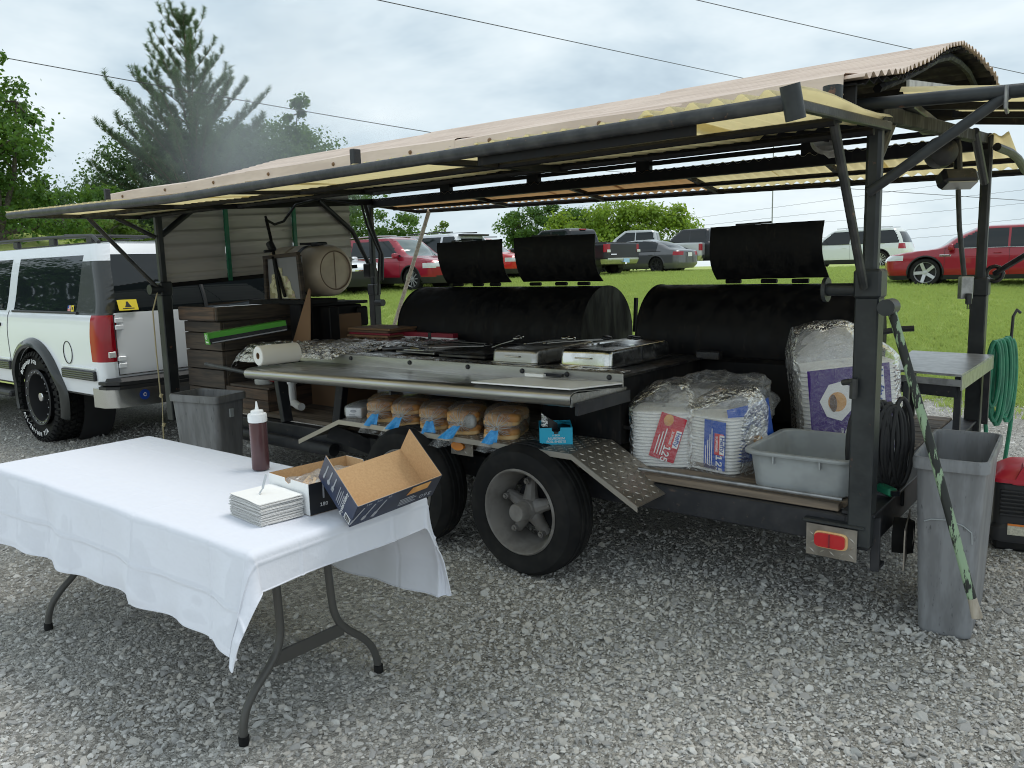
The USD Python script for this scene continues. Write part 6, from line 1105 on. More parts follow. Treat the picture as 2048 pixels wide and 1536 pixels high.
    for wx, wr, ww in S['wheels']:
        for sg in (-1, 1):
            yo = sg * (interp(S['half'], wr) - 0.01 + S.get('poke', 0)); A = T @ frame((wx, yo - sg * ww / 2, wr), (sg, 0, 0), (0, 0, 1)); A[:3, 2] = T[:3, :3] @ [0, sg, 0]; A[:3, 0] = T[:3, :3] @ [1, 0, 0]; A[:3, 1] = np.cross(A[:3, 2], A[:3, 0])
            rr = wr * S.get('rim', 0.70); w = t.part('wheel', G().lathe([(0, -ww * 0.1), (rr * 0.9, -ww * 0.1), (rr * 0.95, ww * 0.30), (rr, ww * 0.44), (rr * 1.02, ww * 0.42)], 32, A), 'dark_alloy', smooth=40)
            t.part('tyre', G().lathe([(rr * 1.0, -ww / 2), (wr * 0.93, -ww / 2), (wr, -ww * 0.38), (wr, ww * 0.38), (wr * 0.97, ww * 0.47), (wr * 0.86, ww * 0.52), (rr * 1.02, ww * 0.46), (rr, ww * 0.40)], 40, A), 'rubber', under=w, smooth=40)
            if S.get('spokes', 10):
                g = G(); n = S.get('spokes', 10)
                for k in range(n):
                    a = k * 2 * PI / n; d = lambda r, s, h: (A @ [r * math.cos(a + s), r * math.sin(a + s), h, 1])[:3]
                    g.bar(d(0.02, 0, ww * 0.28), d(rr * 0.97, 0.06, ww * 0.36), rr * (1.1 / n if n > 6 else 0.30), 0.02, up=A[:3, 2])
                g.lathe([(rr * 0.92, ww * 0.34), (rr * 0.99, ww * 0.43), (rr * 1.01, ww * 0.41)], 32, A); g.lathe([(rr * 0.22, ww * 0.25), (rr * 0.2, ww * 0.36), (0, ww * 0.37)], 16, A); t.part('spokes', g, S.get('alloy', 'alloy'), under=w, smooth=30)
            th = np.linspace(-0.1, PI + 0.1, 22); ar = wr * S.get('arch', 1.16)
            yl = lambda z: interp(S['half'], z)
            if not S.get('flare'): t.part('arch_trim', G().tube([(T @ [wx + ar * math.cos(a), sg * (yl(wr + ar * math.sin(a)) - 0.004), wr + ar * math.sin(a), 1])[:3] for a in th], 0.022, 6), 'car_trim' if 'clad' in S else S['paint'])
            t.part('wheel_well', G().lathe([(ar * 1.02, -0.02), (ar * 1.02, -0.32), (0, -0.33)], 24, A, a0=-0.2, a1=PI + 0.2), 'car_trim')
    for x in S.get('seams', []):
        for sg in (-1, 1): t.part('door_seam', G().tube([(T @ [x + S.get('seam_tilt', 0) * max(0, z - S['belt']), sg * (interp(S['half'], z) + 0.000), z, 1])[:3] for z in np.linspace(S['z0'] + 0.12, S['belt'] + 0.02, 14)], 0.0045, 5), 'car_trim')
    for x in S.get('handles', []):
        for sg in (-1, 1): t.part('door_handle', G().box((x - 0.09, sg * (interp(S['half'], S['belt'] - 0.12) + 0.0) - 0.018, S['belt'] - 0.135), (x + 0.09, sg * interp(S['half'], S['belt'] - 0.12) + 0.02, S['belt'] - 0.10), T, b=0.008), S.get('hmat', S['paint']))
    if 'mirror' in S:
        x, z = S['mirror']
        for sg in (-1, 1):
            yb_ = interp(S['half'], z); g = G().grid(superq((x, sg * (yb_ + 0.12), z + 0.03), (0.07, 0.12, 0.085), 0.6, 0.6, 16, 10), T=T); g.bar((T @ [x, sg * yb_, z - 0.03, 1])[:3], (T @ [x, sg * (yb_ + 0.1), z - 0.01, 1])[:3], 0.06, 0.04); t.part('mirror', g, S.get('mmat', S['paint']), smooth=True)
    for sg in (-1, 1):
        if 'rails' in S:
            xa, xb, ins, mt = S['rails']; y = sg * (interp(S['half'], zr) - ins)
            t.part('roof_rail', G().tube([(T @ [xa + (xb - xa) * q, y, H + 0.05 * math.sin(PI * min(max(q, 0.06), 0.94)) ** 0.3 - 0.015, 1])[:3] for q in np.linspace(0, 1, 12)], 0.02, 8), mt)
        if 'beltline' in S:
            xa, xb = S['beltline']; t.part('window_trim', G().tube([(T @ [x, sg * (interp(S['half'], S['belt'] + 0.012) + 0.004), S['belt'] + 0.012, 1])[:3] for x in np.linspace(xa, xb, 10)], 0.012, 5), S.get('trimmat', 'chrome'))
    if 'plate' in S:
        z, mt = S['plate']; x = interp(S['rear'], z) - S.get('bulge', (0.16, 0.08))[1] - 0.012; t.part('licence_plate', G().box((x, -0.155, z - 0.08), (x + 0.01, 0.155, z + 0.08), T), mt)
    return t, T
def suv(L, H, W, paint_, **kw):
    h = W / 2; f, r = L / 2, -L / 2
    S = dict(paint=paint_, z0=0.22, H=H, belt=H * 0.60, top=H - 0.13, cowl=H * 0.62, clad=0.42, front=[(0.22, f - 0.12), (0.45, f - 0.02), (H * 0.44, f), (H * 0.54, f - 0.10), (H * 0.585, f - 0.45), (H * 0.62, f - 1.05), (H * 0.80, f - 1.52), (H - 0.06, f - 1.95), (H - 0.05, f - 2.0)],
             rear=[(0.22, r + 0.14), (0.45, r + 0.02), (0.75, r), (H * 0.6, r + 0.06), (H - 0.12, r + 0.34), (H - 0.05, r + 0.42)], half=[(0.22, h - 0.10), (0.5, h - 0.01), (H * 0.5, h), (H * 0.6, h - 0.05), (H - 0.05, h - 0.26)],
             wins=[(-0.02 - 0.25, f), (-1.28, -0.33), (r, -1.36)], wheels=[(f - 0.92, 0.35, 0.23), (r + 0.90, 0.35, 0.23)], rwin=(H * 0.62, H - 0.2, 0.86), ends=[('headlight', 1, H * 0.40, H * 0.49, 0.55, 1.0, 'headlight_glass'), ('grille', 1, 0.30, H * 0.44, 0.0, 0.5, 'car_trim'), ('tail_light', 3, H * 0.47, H * 0.60, 0.66, 1.0, 'tail_red')],
             sides=[('headlight', f - 0.42, f + 1, H * 0.40, H * 0.485), ('tail_light', r - 1, r + 0.20, H * 0.47, H * 0.60)], sidemats={}, seams=[f - 1.35, -0.28, -1.3], handles=[-0.05, -1.1], mirror=(f - 1.45, H * 0.62), rails=(-1.7, 0.5, 0.10, 'car_trim'), beltline=(-1.7, f - 1.5))
    S.update(kw); return S
def sedan(L, H, W, paint_, **kw):
    h = W / 2; f, r = L / 2, -L / 2
    S = dict(paint=paint_, z0=0.18, H=H, belt=H * 0.62, top=H - 0.10, cowl=H * 0.63, front=[(0.18, f - 0.14), (0.4, f - 0.02), (H * 0.43, f), (H * 0.53, f - 0.12), (H * 0.60, f - 0.7), (H * 0.63, f - 1.15), (H * 0.82, f - 1.65), (H - 0.05, f - 2.15)],
             rear=[(0.18, r + 0.16), (0.4, r + 0.02), (H * 0.6, r + 0.02), (H * 0.66, r + 0.10), (H * 0.70, r + 0.40), (H * 0.83, r + 0.85), (H - 0.06, r + 1.45), (H - 0.05, r + 1.55)], half=[(0.18, h - 0.09), (0.45, h), (H * 0.5, h), (H * 0.62, h - 0.05), (H - 0.05, h - 0.28)],
             wins=[(-0.22, f), (-1.30, -0.28)], pillar=0.10, rpillar=0.10, wheels=[(f - 0.93, 0.33, 0.22), (r + 1.02, 0.33, 0.22)], rwin=(H * 0.70, H - 0.1, 0.84), ends=[('headlight', 1, H * 0.42, H * 0.53, 0.55, 1.0, 'headlight_glass'), ('grille', 1, 0.24, H * 0.40, 0.0, 0.55, 'car_trim'), ('tail_light', 3, H * 0.50, H * 0.61, 0.50, 1.0, 'tail_red')],
             sides=[('headlight', f - 0.45, f + 1, H * 0.44, H * 0.53), ('tail_light', r - 1, r + 0.24, H * 0.50, H * 0.61)], seams=[f - 1.4, -0.25, -1.25], handles=[0.0, -1.05], mirror=(f - 1.55, H * 0.63), beltline=(-1.3, f - 1.7), rc=0.24)
    S.update(kw); return S
def pickup(L, H, W, paint_, **kw):
    h = W / 2; f, r = L / 2, -L / 2
    S = dict(paint=paint_, z0=0.42, H=H, belt=H * 0.655, top=H - 0.13, cowl=H * 0.665, front=[(0.42, f - 0.08), (0.7, f), (H * 0.52, f - 0.01), (H * 0.60, f - 0.10), (H * 0.64, f - 0.5), (H * 0.665, f - 1.22), (H * 0.82, f - 1.65), (H - 0.05, f - 2.05)],
             rear=[(0.42, r + 0.10), (0.6, r), (H * 0.635, r), (H * 0.645, r + 0.06), (H * 0.65, r + 1.98), (H * 0.66, r + 2.0), (H - 0.10, r + 2.16), (H - 0.05, r + 2.24)], half=[(0.42, h - 0.06), (0.7, h), (H * 0.6, h), (H * 0.655, h - 0.04), (H - 0.05, h - 0.22)],
             wins=[(0.25, f), (-0.72, 0.18)], pillar=0.08, rpillar=0.10, wheels=[(f - 0.98, 0.40, 0.27), (r + 1.18, 0.40, 0.27)], rwin=(H * 0.675, H - 0.17, 0.82), arch=1.2, ends=[('headlight', 1, H * 0.47, H * 0.58, 0.6, 1.0, 'headlight_glass'), ('grille', 1, 0.62, H * 0.58, 0.0, 0.58, 'chrome'), ('bumper', 3, 0.44, 0.68, 0.0, 1.0, 'worn_chrome'), ('tail_light', 3, H * 0.46, H * 0.615, 0.80, 1.0, 'tail_red')],
             sides=[('tail_light', r - 1, r + 0.16, H * 0.46, H * 0.615), ('bumper', r - 1, r + 0.30, 0.44, 0.66)], sidemats={'bumper': 'worn_chrome'}, seams=[f - 1.5, 0.22, -0.75, -0.98], handles=[0.45, -0.5], mirror=(f - 1.55, H * 0.67), rc=0.14, bulge=(0.10, 0.03), mmat='car_trim')
    S.update(kw); return S
# ---- the white people-carrier hitched to the trailer, close by
hz = 1.90
SB = dict(cat='SUV', paint='paint_white', z0=0.52, H=hz, belt=1.235, top=1.755, cowl=1.27, grid=0.022, nf=81, snap=True, arch=1.13, rim=0.60, poke=0.02, spokes=0, rc=0.13, bulge=(0.08, 0.02), smooth=35,
    front=[(0.52, 2.72), (0.8, 2.78), (1.15, 2.74), (1.22, 2.5), (1.27, 1.45), (1.55, 1.10), (1.85, 0.70)], rear=[(0.52, -2.66), (0.62, -2.74), (0.80, -2.77), (1.235, -2.755), (1.70, -2.56), (1.85, -2.48)],
    half=[(0.52, 0.955), (0.70, 0.985), (1.0, 0.995), (1.20, 0.975), (1.25, 0.955), (1.72, 0.845), (1.85, 0.80)], wins=[(0.28, 2.0), (-0.72, 0.16), (-2.26, -0.90)], pillar=0.05, rpillar=0.06, wheels=[(1.96, 0.432, 0.30), (-1.38, 0.432, 0.30)], rwin=(1.25, 1.76, 0.90),
    ends=[('headlight', 1, 0.9, 1.1, 0.6, 1.0, 'headlight_glass'), ('grille', 1, 0.75, 1.1, 0, 0.6, 'car_trim'), ('pillar_cover', 3, 1.235, 1.72, 0.90, 1.2, 'flare_plastic'), ('tail_light', 3, 0.835, 1.235, 0.87, 1.2, 'tail_red')],
    sides=[('pillar_cover', -3, -2.26, 1.235, 1.70), ('tail_light', -3, -2.58, 0.835, 1.235), ('sill', -2.8, 2.9, 0.50, 0.53)], sidemats={'pillar_cover': 'flare_plastic', 'tail_light': 'tail_red', 'sill': 'car_trim'}, seams=[1.05, 0.22, -0.80], flare=True, mirror=(1.2, 1.3), mmat='car_trim', handles=[0.42, -0.55], hmat='car_trim')
sub_loc = (-9.74, 4.165, 0.0)
t, T = car('white_suv', 'white four-door SUV with tinted windows and lettered off-road tyres, hitched before the trailer', sub_loc, PI, SB); Lp = lambda p: (T @ [*p, 1])[:3]; sub = t
yb_ = lambda z: interp(SB['half'], z)
for sg in (-1, 1):
    for wx in (1.96, -1.38):   # glossy black flares round the arches
        th = np.linspace(-0.30, PI + 0.30, 40); rows = []
        for q, (dr, dy) in enumerate(((1.12, -0.03), (1.11, 0.045), (1.16, 0.06), (1.26, 0.045), (1.31, 0.004))): rows.append([Lp((wx + 0.432 * dr * 1.02 * math.cos(a), sg * (yb_(min(max(0.432 + 0.432 * dr * math.sin(a), 0.52), 1.2)) + dy), 0.432 + 0.432 * dr * 1.02 * math.sin(a))) for a in th])
        t.part('wheel_flare', G().grid(np.array(rows) if sg < 0 else np.array(rows)[:, ::-1], two=0.004), 'flare_plastic', smooth=50)
    for x0, x1 in ((-2.62, -1.98), (-0.80, 1.30)):
        md = t.part('side_moulding', G().box((x0, sg * 0.985, 0.67), (x1, sg * 1.012, 0.755), T, b=0.006), 'car_trim')
        for k in range(4): t.part('moulding_rib', G().box((x0 + 0.01, sg * 1.010, 0.678 + k * 0.019), (x1 - 0.01, sg * 1.016, 0.688 + k * 0.019), T, b=0.002), 'flare_plastic', under=md)
        t.part('body_crease', G().box((x0, sg * 0.985, 0.765), (x1, sg * 1.004, 0.782), T, b=0.004), 'paint_white')
    y = sg * 0.74; t.part('roof_rail', G().tube([Lp((-2.40, y * 1.02, 1.865)), Lp((-2.25, y, 1.925)), Lp((-1.2, y, 1.945)), Lp((0.5, y, 1.945)), Lp((0.65, y * 1.02, 1.88))], 0.018, 8), 'car_trim')
    for x in (-2.22, -1.45, -0.6, 0.3): t.part('rail_foot', G().box((x - 0.06, y - 0.02, 1.865), (x + 0.06, y + 0.02, 1.93), T, b=0.01), 'car_trim')
    t.part('running_board', G().box((-0.85, sg * 0.80, 0.40), (1.4, sg * 1.06, 0.46), T, b=0.02), 'car_trim'); t.part('window_seal', G().tube([Lp((x, sg * (yb_(1.252) + 0.003), 1.252)) for x in (-2.3, -0.88)] , 0.012, 6), 'car_trim')
for y in (-0.3, 0.3): t.part('roof_strip', G().bar(Lp((-2.3, y, 1.905)), Lp((0.6, y, 1.905)), 0.03, 0.012), 'car_trim')
t.part('cross_bar', G().tube([Lp((-1.7, -0.74, 1.95)), Lp((-1.7, 0.74, 1.95))], 0.015, 8), 'car_trim')
bp = t.part('rear_bumper', G().grid(np.array([[Lp((x, y, z)) for y, x in ((-1.0, -2.55), (-0.99, -2.72), (-0.90, -2.83), (-0.5, -2.87), (0.5, -2.87), (0.90, -2.83), (0.99, -2.72), (1.0, -2.55))] for x_, z in ((0, 0.44), (0, 0.5), (0, 0.60), (0, 0.605))]), two=0.01), 'worn_chrome', smooth=50)
t.part('bumper_pad', G().grid(np.array([[Lp((x * k, y * (1.01 if k == 1 else 0.98), z)) for y, x in ((-0.99, -2.66), (-0.975, -2.76), (-0.90, -2.85), (-0.5, -2.89), (0.5, -2.89), (0.90, -2.85), (0.975, -2.76), (0.99, -2.66))] for k, z in ((1.0, 0.60), (1.0, 0.625), (0.998, 0.63), (1.0, 0.64), (1.0, 0.665), (0.998, 0.67), (0.99, 0.695), (0.95, 0.70))]), two=0.01), 'car_trim', under=bp, smooth=30)
t.part('sticker', G().lathe([(0.0, 0.003), (0.045, 0.003), (0.045, 0.0)], 20, T @ frame((-2.852, 0.70, 0.535), (0, -1, 0), (0.02, 0, 1))), 'logo_blue', under=bp); t.part('sticker_mark', G().text('C', 0.03, T @ frame((-2.857, 0.70, 0.535), (0, -1, 0), (0.02, 0, 1)), 0.001), 'print_white', under=bp)
def rearx(z): return interp(SB['rear'], z) - 0.024
for y0_, y1_ in ((-0.87, -0.006), (0.006, 0.87)):
    t.part('door_seam', G().tube([Lp((rearx(z) - 0.0, y, z)) for y, z in ((y0_, 1.24), (y0_, 0.72), (y1_, 0.72), (y1_, 1.24))], 0.006, 5), 'car_trim')
t.part('door_gap', G().tube([Lp((rearx(z) - 0.004, 0.0, z)) for z in np.linspace(1.24, 1.78, 8)], 0.018, 6), 'car_trim')
for z in (1.13, 1.19, 0.80, 0.86): t.part('door_hinge', G().box((-2.80, 0.80, z - 0.02), (-2.765, 0.87, z + 0.02), T, b=0.004), 'paint_white')
t.part('lens_strip', G().box((-2.795, 0.885, 0.875), (-2.775, 0.945, 0.925), T, b=0.003), 'lens_white')
t.part('fuel_cap', G().tube([Lp((-2.12 + 0.085 * math.cos(a), yb_(0.90) + 0.003, 0.90 + 0.10 * math.sin(a))) for a in np.linspace(0, 2 * PI, 31)[:-1]], 0.004, 5, closed=True), 'car_trim')
SF = T @ frame((rearx(1.315) - 0.006, 0.735, 1.315), (0, -1, 0), (0.35, 0, 1)); st = t.part('sticker', G().box((-0.085, -0.048, 0), (0.085, 0.048, 0.002), SF), 'sticker_yellow'); t.part('sticker_print', G().box((-0.05, -0.036, 0.002), (0.05, -0.028, 0.003), SF).ext([(-0.03, -0.02), (0.03, -0.02), (0.012, 0.012), (0.006, 0.03), (-0.01, 0.03), (-0.016, 0.005)], 0.0012, SF @ rotz(0, (0, 0, 0.002))), 'print_black', under=st)
WF = T @ frame((-2.17, yb_(1.29) + 0.004, 1.29), (-1, 0, 0), (0, -0.2, 1)); st = t.part('sticker', G().box((0.0, -0.028, 0), (0.05, 0.028, 0.002), WF), 'sticker_yellow'); t.part('sticker_print', G().box((0.015, -0.015, 0.002), (0.035, 0.012, 0.003), WF), 'print_black', under=st); st = t.part('sticker', G().box((-0.065, -0.025, 0), (-0.012, 0.025, 0.002), WF), 'print_white'); [t.part('flag_stripe', G().box((-0.065, -0.024 + k * 0.012, 0.002), (-0.012, -0.018 + k * 0.012, 0.003), WF), 'logo_red', under=st) for k in range(4)]; t.part('flag_corner', G().box((-0.065, 0.0, 0.003), (-0.042, 0.025, 0.004), WF), 'logo_blue', under=st)
t.part('badge', G().box((0, -0.02, 0), (0.025, 0.02, 0.003), T @ frame((-0.60, yb_(1.28) + 0.002, 1.30), (-1, 0, 0), (0, -0.2, 1))), 'car_trim')
# off-road tyres: tread blocks, recessed black rims with studs, raised white lettering
for wx in (-1.38, 1.96):
    yo = 0.99; wr, ww = 0.432, 0.30; A = T @ np.array([[-1, 0, 0, wx], [0, 0, 1, yo + 0.02 - 0.15], [0, 1, 0, wr], [0, 0, 0, 1]], float); rr = wr * 0.60
    g = G()
    for k in range(44):
        for rw, off in ((-0.115, 0), (-0.055, 0.5), (0.0, 0.2), (0.055, 0.7), (0.115, 0.3)):
            a = (k + off) * 2 * PI / 44; q = A @ frame((wr * math.cos(a), wr * math.sin(a), rw), (-math.sin(a), math.cos(a), 0.35 * np.sign(rw + 0.01)), (0, 0, 1)); g.box((-0.020, -0.021, -0.012), (0.020, 0.021, 0.010), q)
    for k in range(44):
        a = (k + 0.25) * 2 * PI / 44; q = A @ frame((wr * 0.972 * math.cos(a), wr * 0.972 * math.sin(a), 0.142), (-math.sin(a), math.cos(a), 0), (math.cos(a), math.sin(a), -0.5)); g.box((-0.014 - 0.006 * (k % 2), -0.022, -0.012), (0.014 + 0.006 * (k % 2), 0.018, 0.010), q)
    t.part('tread_block', g, 'rubber', kind='stuff', smooth=False)
    rim_ = t.part('rim', G().lathe([(0, 0.02), (0.06, 0.03), (0.10, 0.0), (rr * 0.80, -0.03), (rr * 0.86, 0.05), (rr * 0.9, 0.135), (rr * 1.0, 0.142), (rr * 1.03, 0.15), (rr * 1.06, 0.14)], 48, A), 'dark_alloy', smooth=35)
    t.part('hub_cap', G().lathe([(0.05, 0.02), (0.048, 0.11), (0.04, 0.122), (0, 0.124)], 22, A), 'chrome', under=rim_, smooth=40)
    for k in range(20): a = k * 2 * PI / 20; t.part('stud', G().lathe([(0, 0.152), (0.006, 0.149), (0.007, 0.138)], 8, A @ rotz(0, (rr * 0.95 * math.cos(a), rr * 0.95 * math.sin(a), 0))), 'chrome', under=rim_)
    for k in range(8): a = k * 2 * PI / 8; t.part('lug_nut', G().lathe([(0, 0.05), (0.010, 0.046), (0.012, 0.0)], 6, A @ rotz(0, (0.105 * math.cos(a), 0.105 * math.sin(a), -0.01))), 'dark_alloy', under=rim_)
    for k in range(8):
        a = (k + 0.5) * 2 * PI / 8; t.part('rim_window', G().lathe([(0, 0.002), (0.026, 0.001)], 12, A @ rotz(0, (rr * 0.62 * math.cos(a), rr * 0.62 * math.sin(a), -0.016))), 'rubber', under=rim_)
    for txt, a_mid, flip in (('BFGoodrich', PI * 0.60, 1), ('All-Terrain T/A', PI * 1.42, -1)):
        n = len(txt); step = 0.118 if n < 12 else 0.112
        for k, chh in enumerate(txt):
            if chh == ' ': continue
            a = a_mid + flip * -1 * (k - (n - 1) / 2) * step; rl = wr * 0.815
            X_, Y_ = (-math.sin(a) * -1, math.cos(a) * -1), (math.cos(a), math.sin(a))
            if flip < 0: X_, Y_ = (-X_[0], -X_[1]), (-Y_[0], -Y_[1])
            t.part('tyre_letter', G().text(chh, 0.040, A @ frame((rl * math.cos(a), rl * math.sin(a), 0.160), (X_[0], X_[1], 0), (Y_[0], Y_[1], 0)), 0.003), 'print_white')
# ---- cars parked on the lawn
parked = 'cars parked on the lawn'
def spot(x, y): return (x, y, float(terrain(x, y)) - 0.035)
SR = suv(4.55, 1.66, 1.88, 'paint_red', rails=(-1.7, 0.5, 0.12, 'alloy'), ends=[('headlight', 1, 0.70, 0.84, 0.50, 1.0, 'headlight_glass'), ('grille', 1, 0.30, 0.46, 0.0, 0.9, 'car_trim'), ('grille_wing', 1, 0.56, 0.82, 0.04, 0.46, 'chrome'), ('tail_light', 3, 0.8, 1.0, 0.0, 1.0, 'tail_red')])
x, y = -19.1, 18.25; t, T = car('parked_car', 'dark red SUV with its windscreen towards the pale wooden pole', spot(x, y), 0.04, SR, parked)
x, y = -20.05, 20.75; t, T = car('parked_car', 'white SUV with black roof rails and rear spoiler seen over the first smoker lid', spot(x, y), PI - 0.06, suv(4.65, 1.72, 1.86, 'paint_white', plate=(0.62, 'print_white')), parked); t.part('spoiler', G().box((-2.25, -0.62, 1.60), (-1.98, 0.62, 1.66), T, b=0.02), 'car_trim')
x, y = -21.4, 24.9; t, T = car('parked_car', 'bright red hatchback between the two open lids of the longer smoker', spot(x, y), 0.1, suv(4.4, 1.66, 1.82, 'paint_bright_red', spokes=5), parked)
x, y = -19.25, 28.1; t, T = car('parked_pickup', 'black crew-cab pickup with chrome rear bumper and blue licence plate', spot(x, y), PI - 0.17, pickup(5.85, 1.94, 2.02, 'paint_black', cat='pickup'), parked)
t.part('bed_rail', G().box((-2.85, -0.98, 1.245), (-0.98, -0.90, 1.30), T, b=0.01), 'car_trim'); t.part('bed_rail', G().box((-2.85, 0.90, 1.245), (-0.98, 0.98, 1.30), T, b=0.01), 'car_trim'); t.part('bed_cover', G().box((-2.80, -0.9, 1.24), (-0.98, 0.9, 1.285), T, b=0.01), 'car_trim')
t.part('licence_plate', G().box((-2.975, -0.30, 0.50), (-2.94, 0.02, 0.66), T), 'plate_blue'); t.part('brake_light', G().box((-0.83, -0.16, 1.85), (-0.72, 0.16, 1.90), T), 'tail_red'); t.part('tailgate_badge', G().box((-2.975, 0.45, 0.80), (-2.94, 0.78, 0.84), T), 'chrome'); t.part('tow_hitch', G().box((-3.05, -0.06, 0.44), (-2.9, 0.06, 0.52), T), 'chrome')
for y2 in (-0.88, 0.88): t.part('lamp_lower', G().box((-2.972, y2 - 0.09, 0.90), (-2.93, y2 + 0.09, 1.0), T, b=0.01), 'lens_white')
x, y = -19.2, 34.2; t, T = car('parked_pickup', 'silver crew-cab pickup mostly hidden behind the black pickup', spot(x, y), PI + 0.35, pickup(5.6, 1.92, 1.95, 'paint_silver', cat='pickup'), parked)
x, y = -17.6, 31.15; t, T = car('parked_car', 'grey fastback sedan with black wheels and curved red tail lamps', spot(x, y), PI - 0.07, sedan(4.65, 1.41, 1.80, 'paint_grey', alloy='dark_alloy', spokes=9, plate=(0.74, 'print_white'), beltline=(-1.5, 0.5), trimmat='car_trim'), parked)
t.part('window_arch', G().tube([(T @ [x_, 0.9 - 0.12 - 0.16 * max(0, (z_ - 0.9)) / 0.45, z_, 1])[:3] for x_, z_ in ((0.9, 1.16), (0.3, 1.325), (-0.4, 1.335), (-0.9, 1.25), (-1.35, 1.06))], 0.014, 6), 'chrome')
x, y = -17.2, 36.4; t, T = car('parked_pickup', 'black vehicle with a big door mirror, mostly behind the single raised smoker lid', spot(x, y), PI - 0.05, pickup(5.6, 1.95, 2.0, 'paint_dark', cat='pickup', wsmat='windshield_glass'), parked)
x, y = -10.9, 38.0; t, T = car('parked_car', 'white SUV with multi-spoke wheels beyond the second smoker', spot(x, y), PI - 0.03, suv(4.9, 1.74, 1.92, 'paint_pearl', rails=(-1.9, 0.4, 0.12, 'alloy'), wheels=[(1.53, 0.385, 0.24), (-1.50, 0.385, 0.24)], spokes=14), parked)
x, y = -3.25, 24.4; t, T = car('parked_car', 'dark red sedan with five-spoke alloy wheels beyond the rear post', spot(x, y), PI + 0.05, sedan(5.15, 1.54, 1.93, 'paint_cherry', wheels=[(1.62, 0.365, 0.25), (-1.25, 0.365, 0.25)], spokes=5, rim=0.74, clad=0.30), parked)
for sg in (-1, 1): t.part('fender_vent', G().box((1.02, sg * 0.955 - 0.015, 0.76), (1.30, sg * 0.955 + 0.015, 0.82), T, b=0.012), 'chrome')
x, y = -20.6, 16.0; t, T = car('parked_car', 'white car with a dark bumper whose nose shows behind the front post', spot(x, y), 0.03, suv(4.6, 1.62, 1.84, 'paint_white', ends=[('headlight', 1, 0.74, 0.88, 0.55, 1.0, 'headlight_glass'), ('grille', 1, 0.30, 0.66, 0.0, 0.85, 'car_trim'), ('badge_bar', 1, 0.68, 0.74, 0.0, 0.5, 'chrome')]), parked)
# ================================================================ trees, hedges, wires
leafmat('leaf_mid', (0.05, 0.115, 0.02), (0.15, 0.25, 0.055), (0.16, 0.28, 0.04), 0.4); leafmat('leaf_dark', (0.03, 0.075, 0.02), (0.09, 0.16, 0.04), (0.09, 0.17, 0.03), 0.4); leafmat('leaf_bright', (0.15, 0.24, 0.03), (0.34, 0.44, 0.07), (0.36, 0.50, 0.05), 0.4); leafmat('needle', (0.075, 0.13, 0.065), (0.20, 0.28, 0.13), (0.17, 0.25, 0.10), 0.35)
leafmat('leaf_dull', (0.06, 0.11, 0.05), (0.17, 0.25, 0.10), (0.16, 0.25, 0.08), 0.4); leafmat('leaf_olive', (0.10, 0.16, 0.035), (0.24, 0.32, 0.085), (0.22, 0.32, 0.05), 0.4)
mat('bark', (0.10, 0.085, 0.07), 0.9, col2=(0.05, 0.042, 0.035), scale=14, bump=0.5, bscale=30); mat('pine_bark', (0.20, 0.15, 0.11), 0.9, col2=(0.11, 0.085, 0.065), scale=10, bump=0.5, bscale=25)
def leaves(g, C_, Rr, n, size, r, flat=0.8, hollow=0.25):
    """n leaf faces in a clump of radius Rr round C_, mostly towards its outside, tipped outwards and up."""
    d = r.normal(size=(n, 3)); d[:, 2] *= flat; d /= np.linalg.norm(d, axis=1, keepdims=True)
    d0 = d * (1 + 0.3 * r.normal(size=(n, 1)) * (r.random((n, 1)) < 0.18))
    p = C_ + d0 * (Rr * (hollow + (1 - hollow) * r.random(n) ** 0.6))[:, None] * [1, 1, 0.8]
    nn = d * 0.6 + r.normal(size=(n, 3)) * 0.7 + [0, 0, 0.5]; nn /= np.linalg.norm(nn, axis=1, keepdims=True)
    a = np.cross(nn, r.normal(size=(n, 3))); a /= np.linalg.norm(a, axis=1, keepdims=True); b = np.cross(nn, a); s = (size * (0.6 + 0.8 * r.random(n)))[:, None]
    V = np.stack([p - a * s * 0.5, p + b * s * 0.32 + nn * s * 0.05, p + a * s * 0.5, p - b * s * 0.32 + nn * s * 0.05], 1).reshape(-1, 3); i = np.arange(n)[:, None] * 4
    g.add(V, np.vstack([np.hstack([i, i + 1, i + 2]), np.hstack([i, i + 2, i + 3])]))
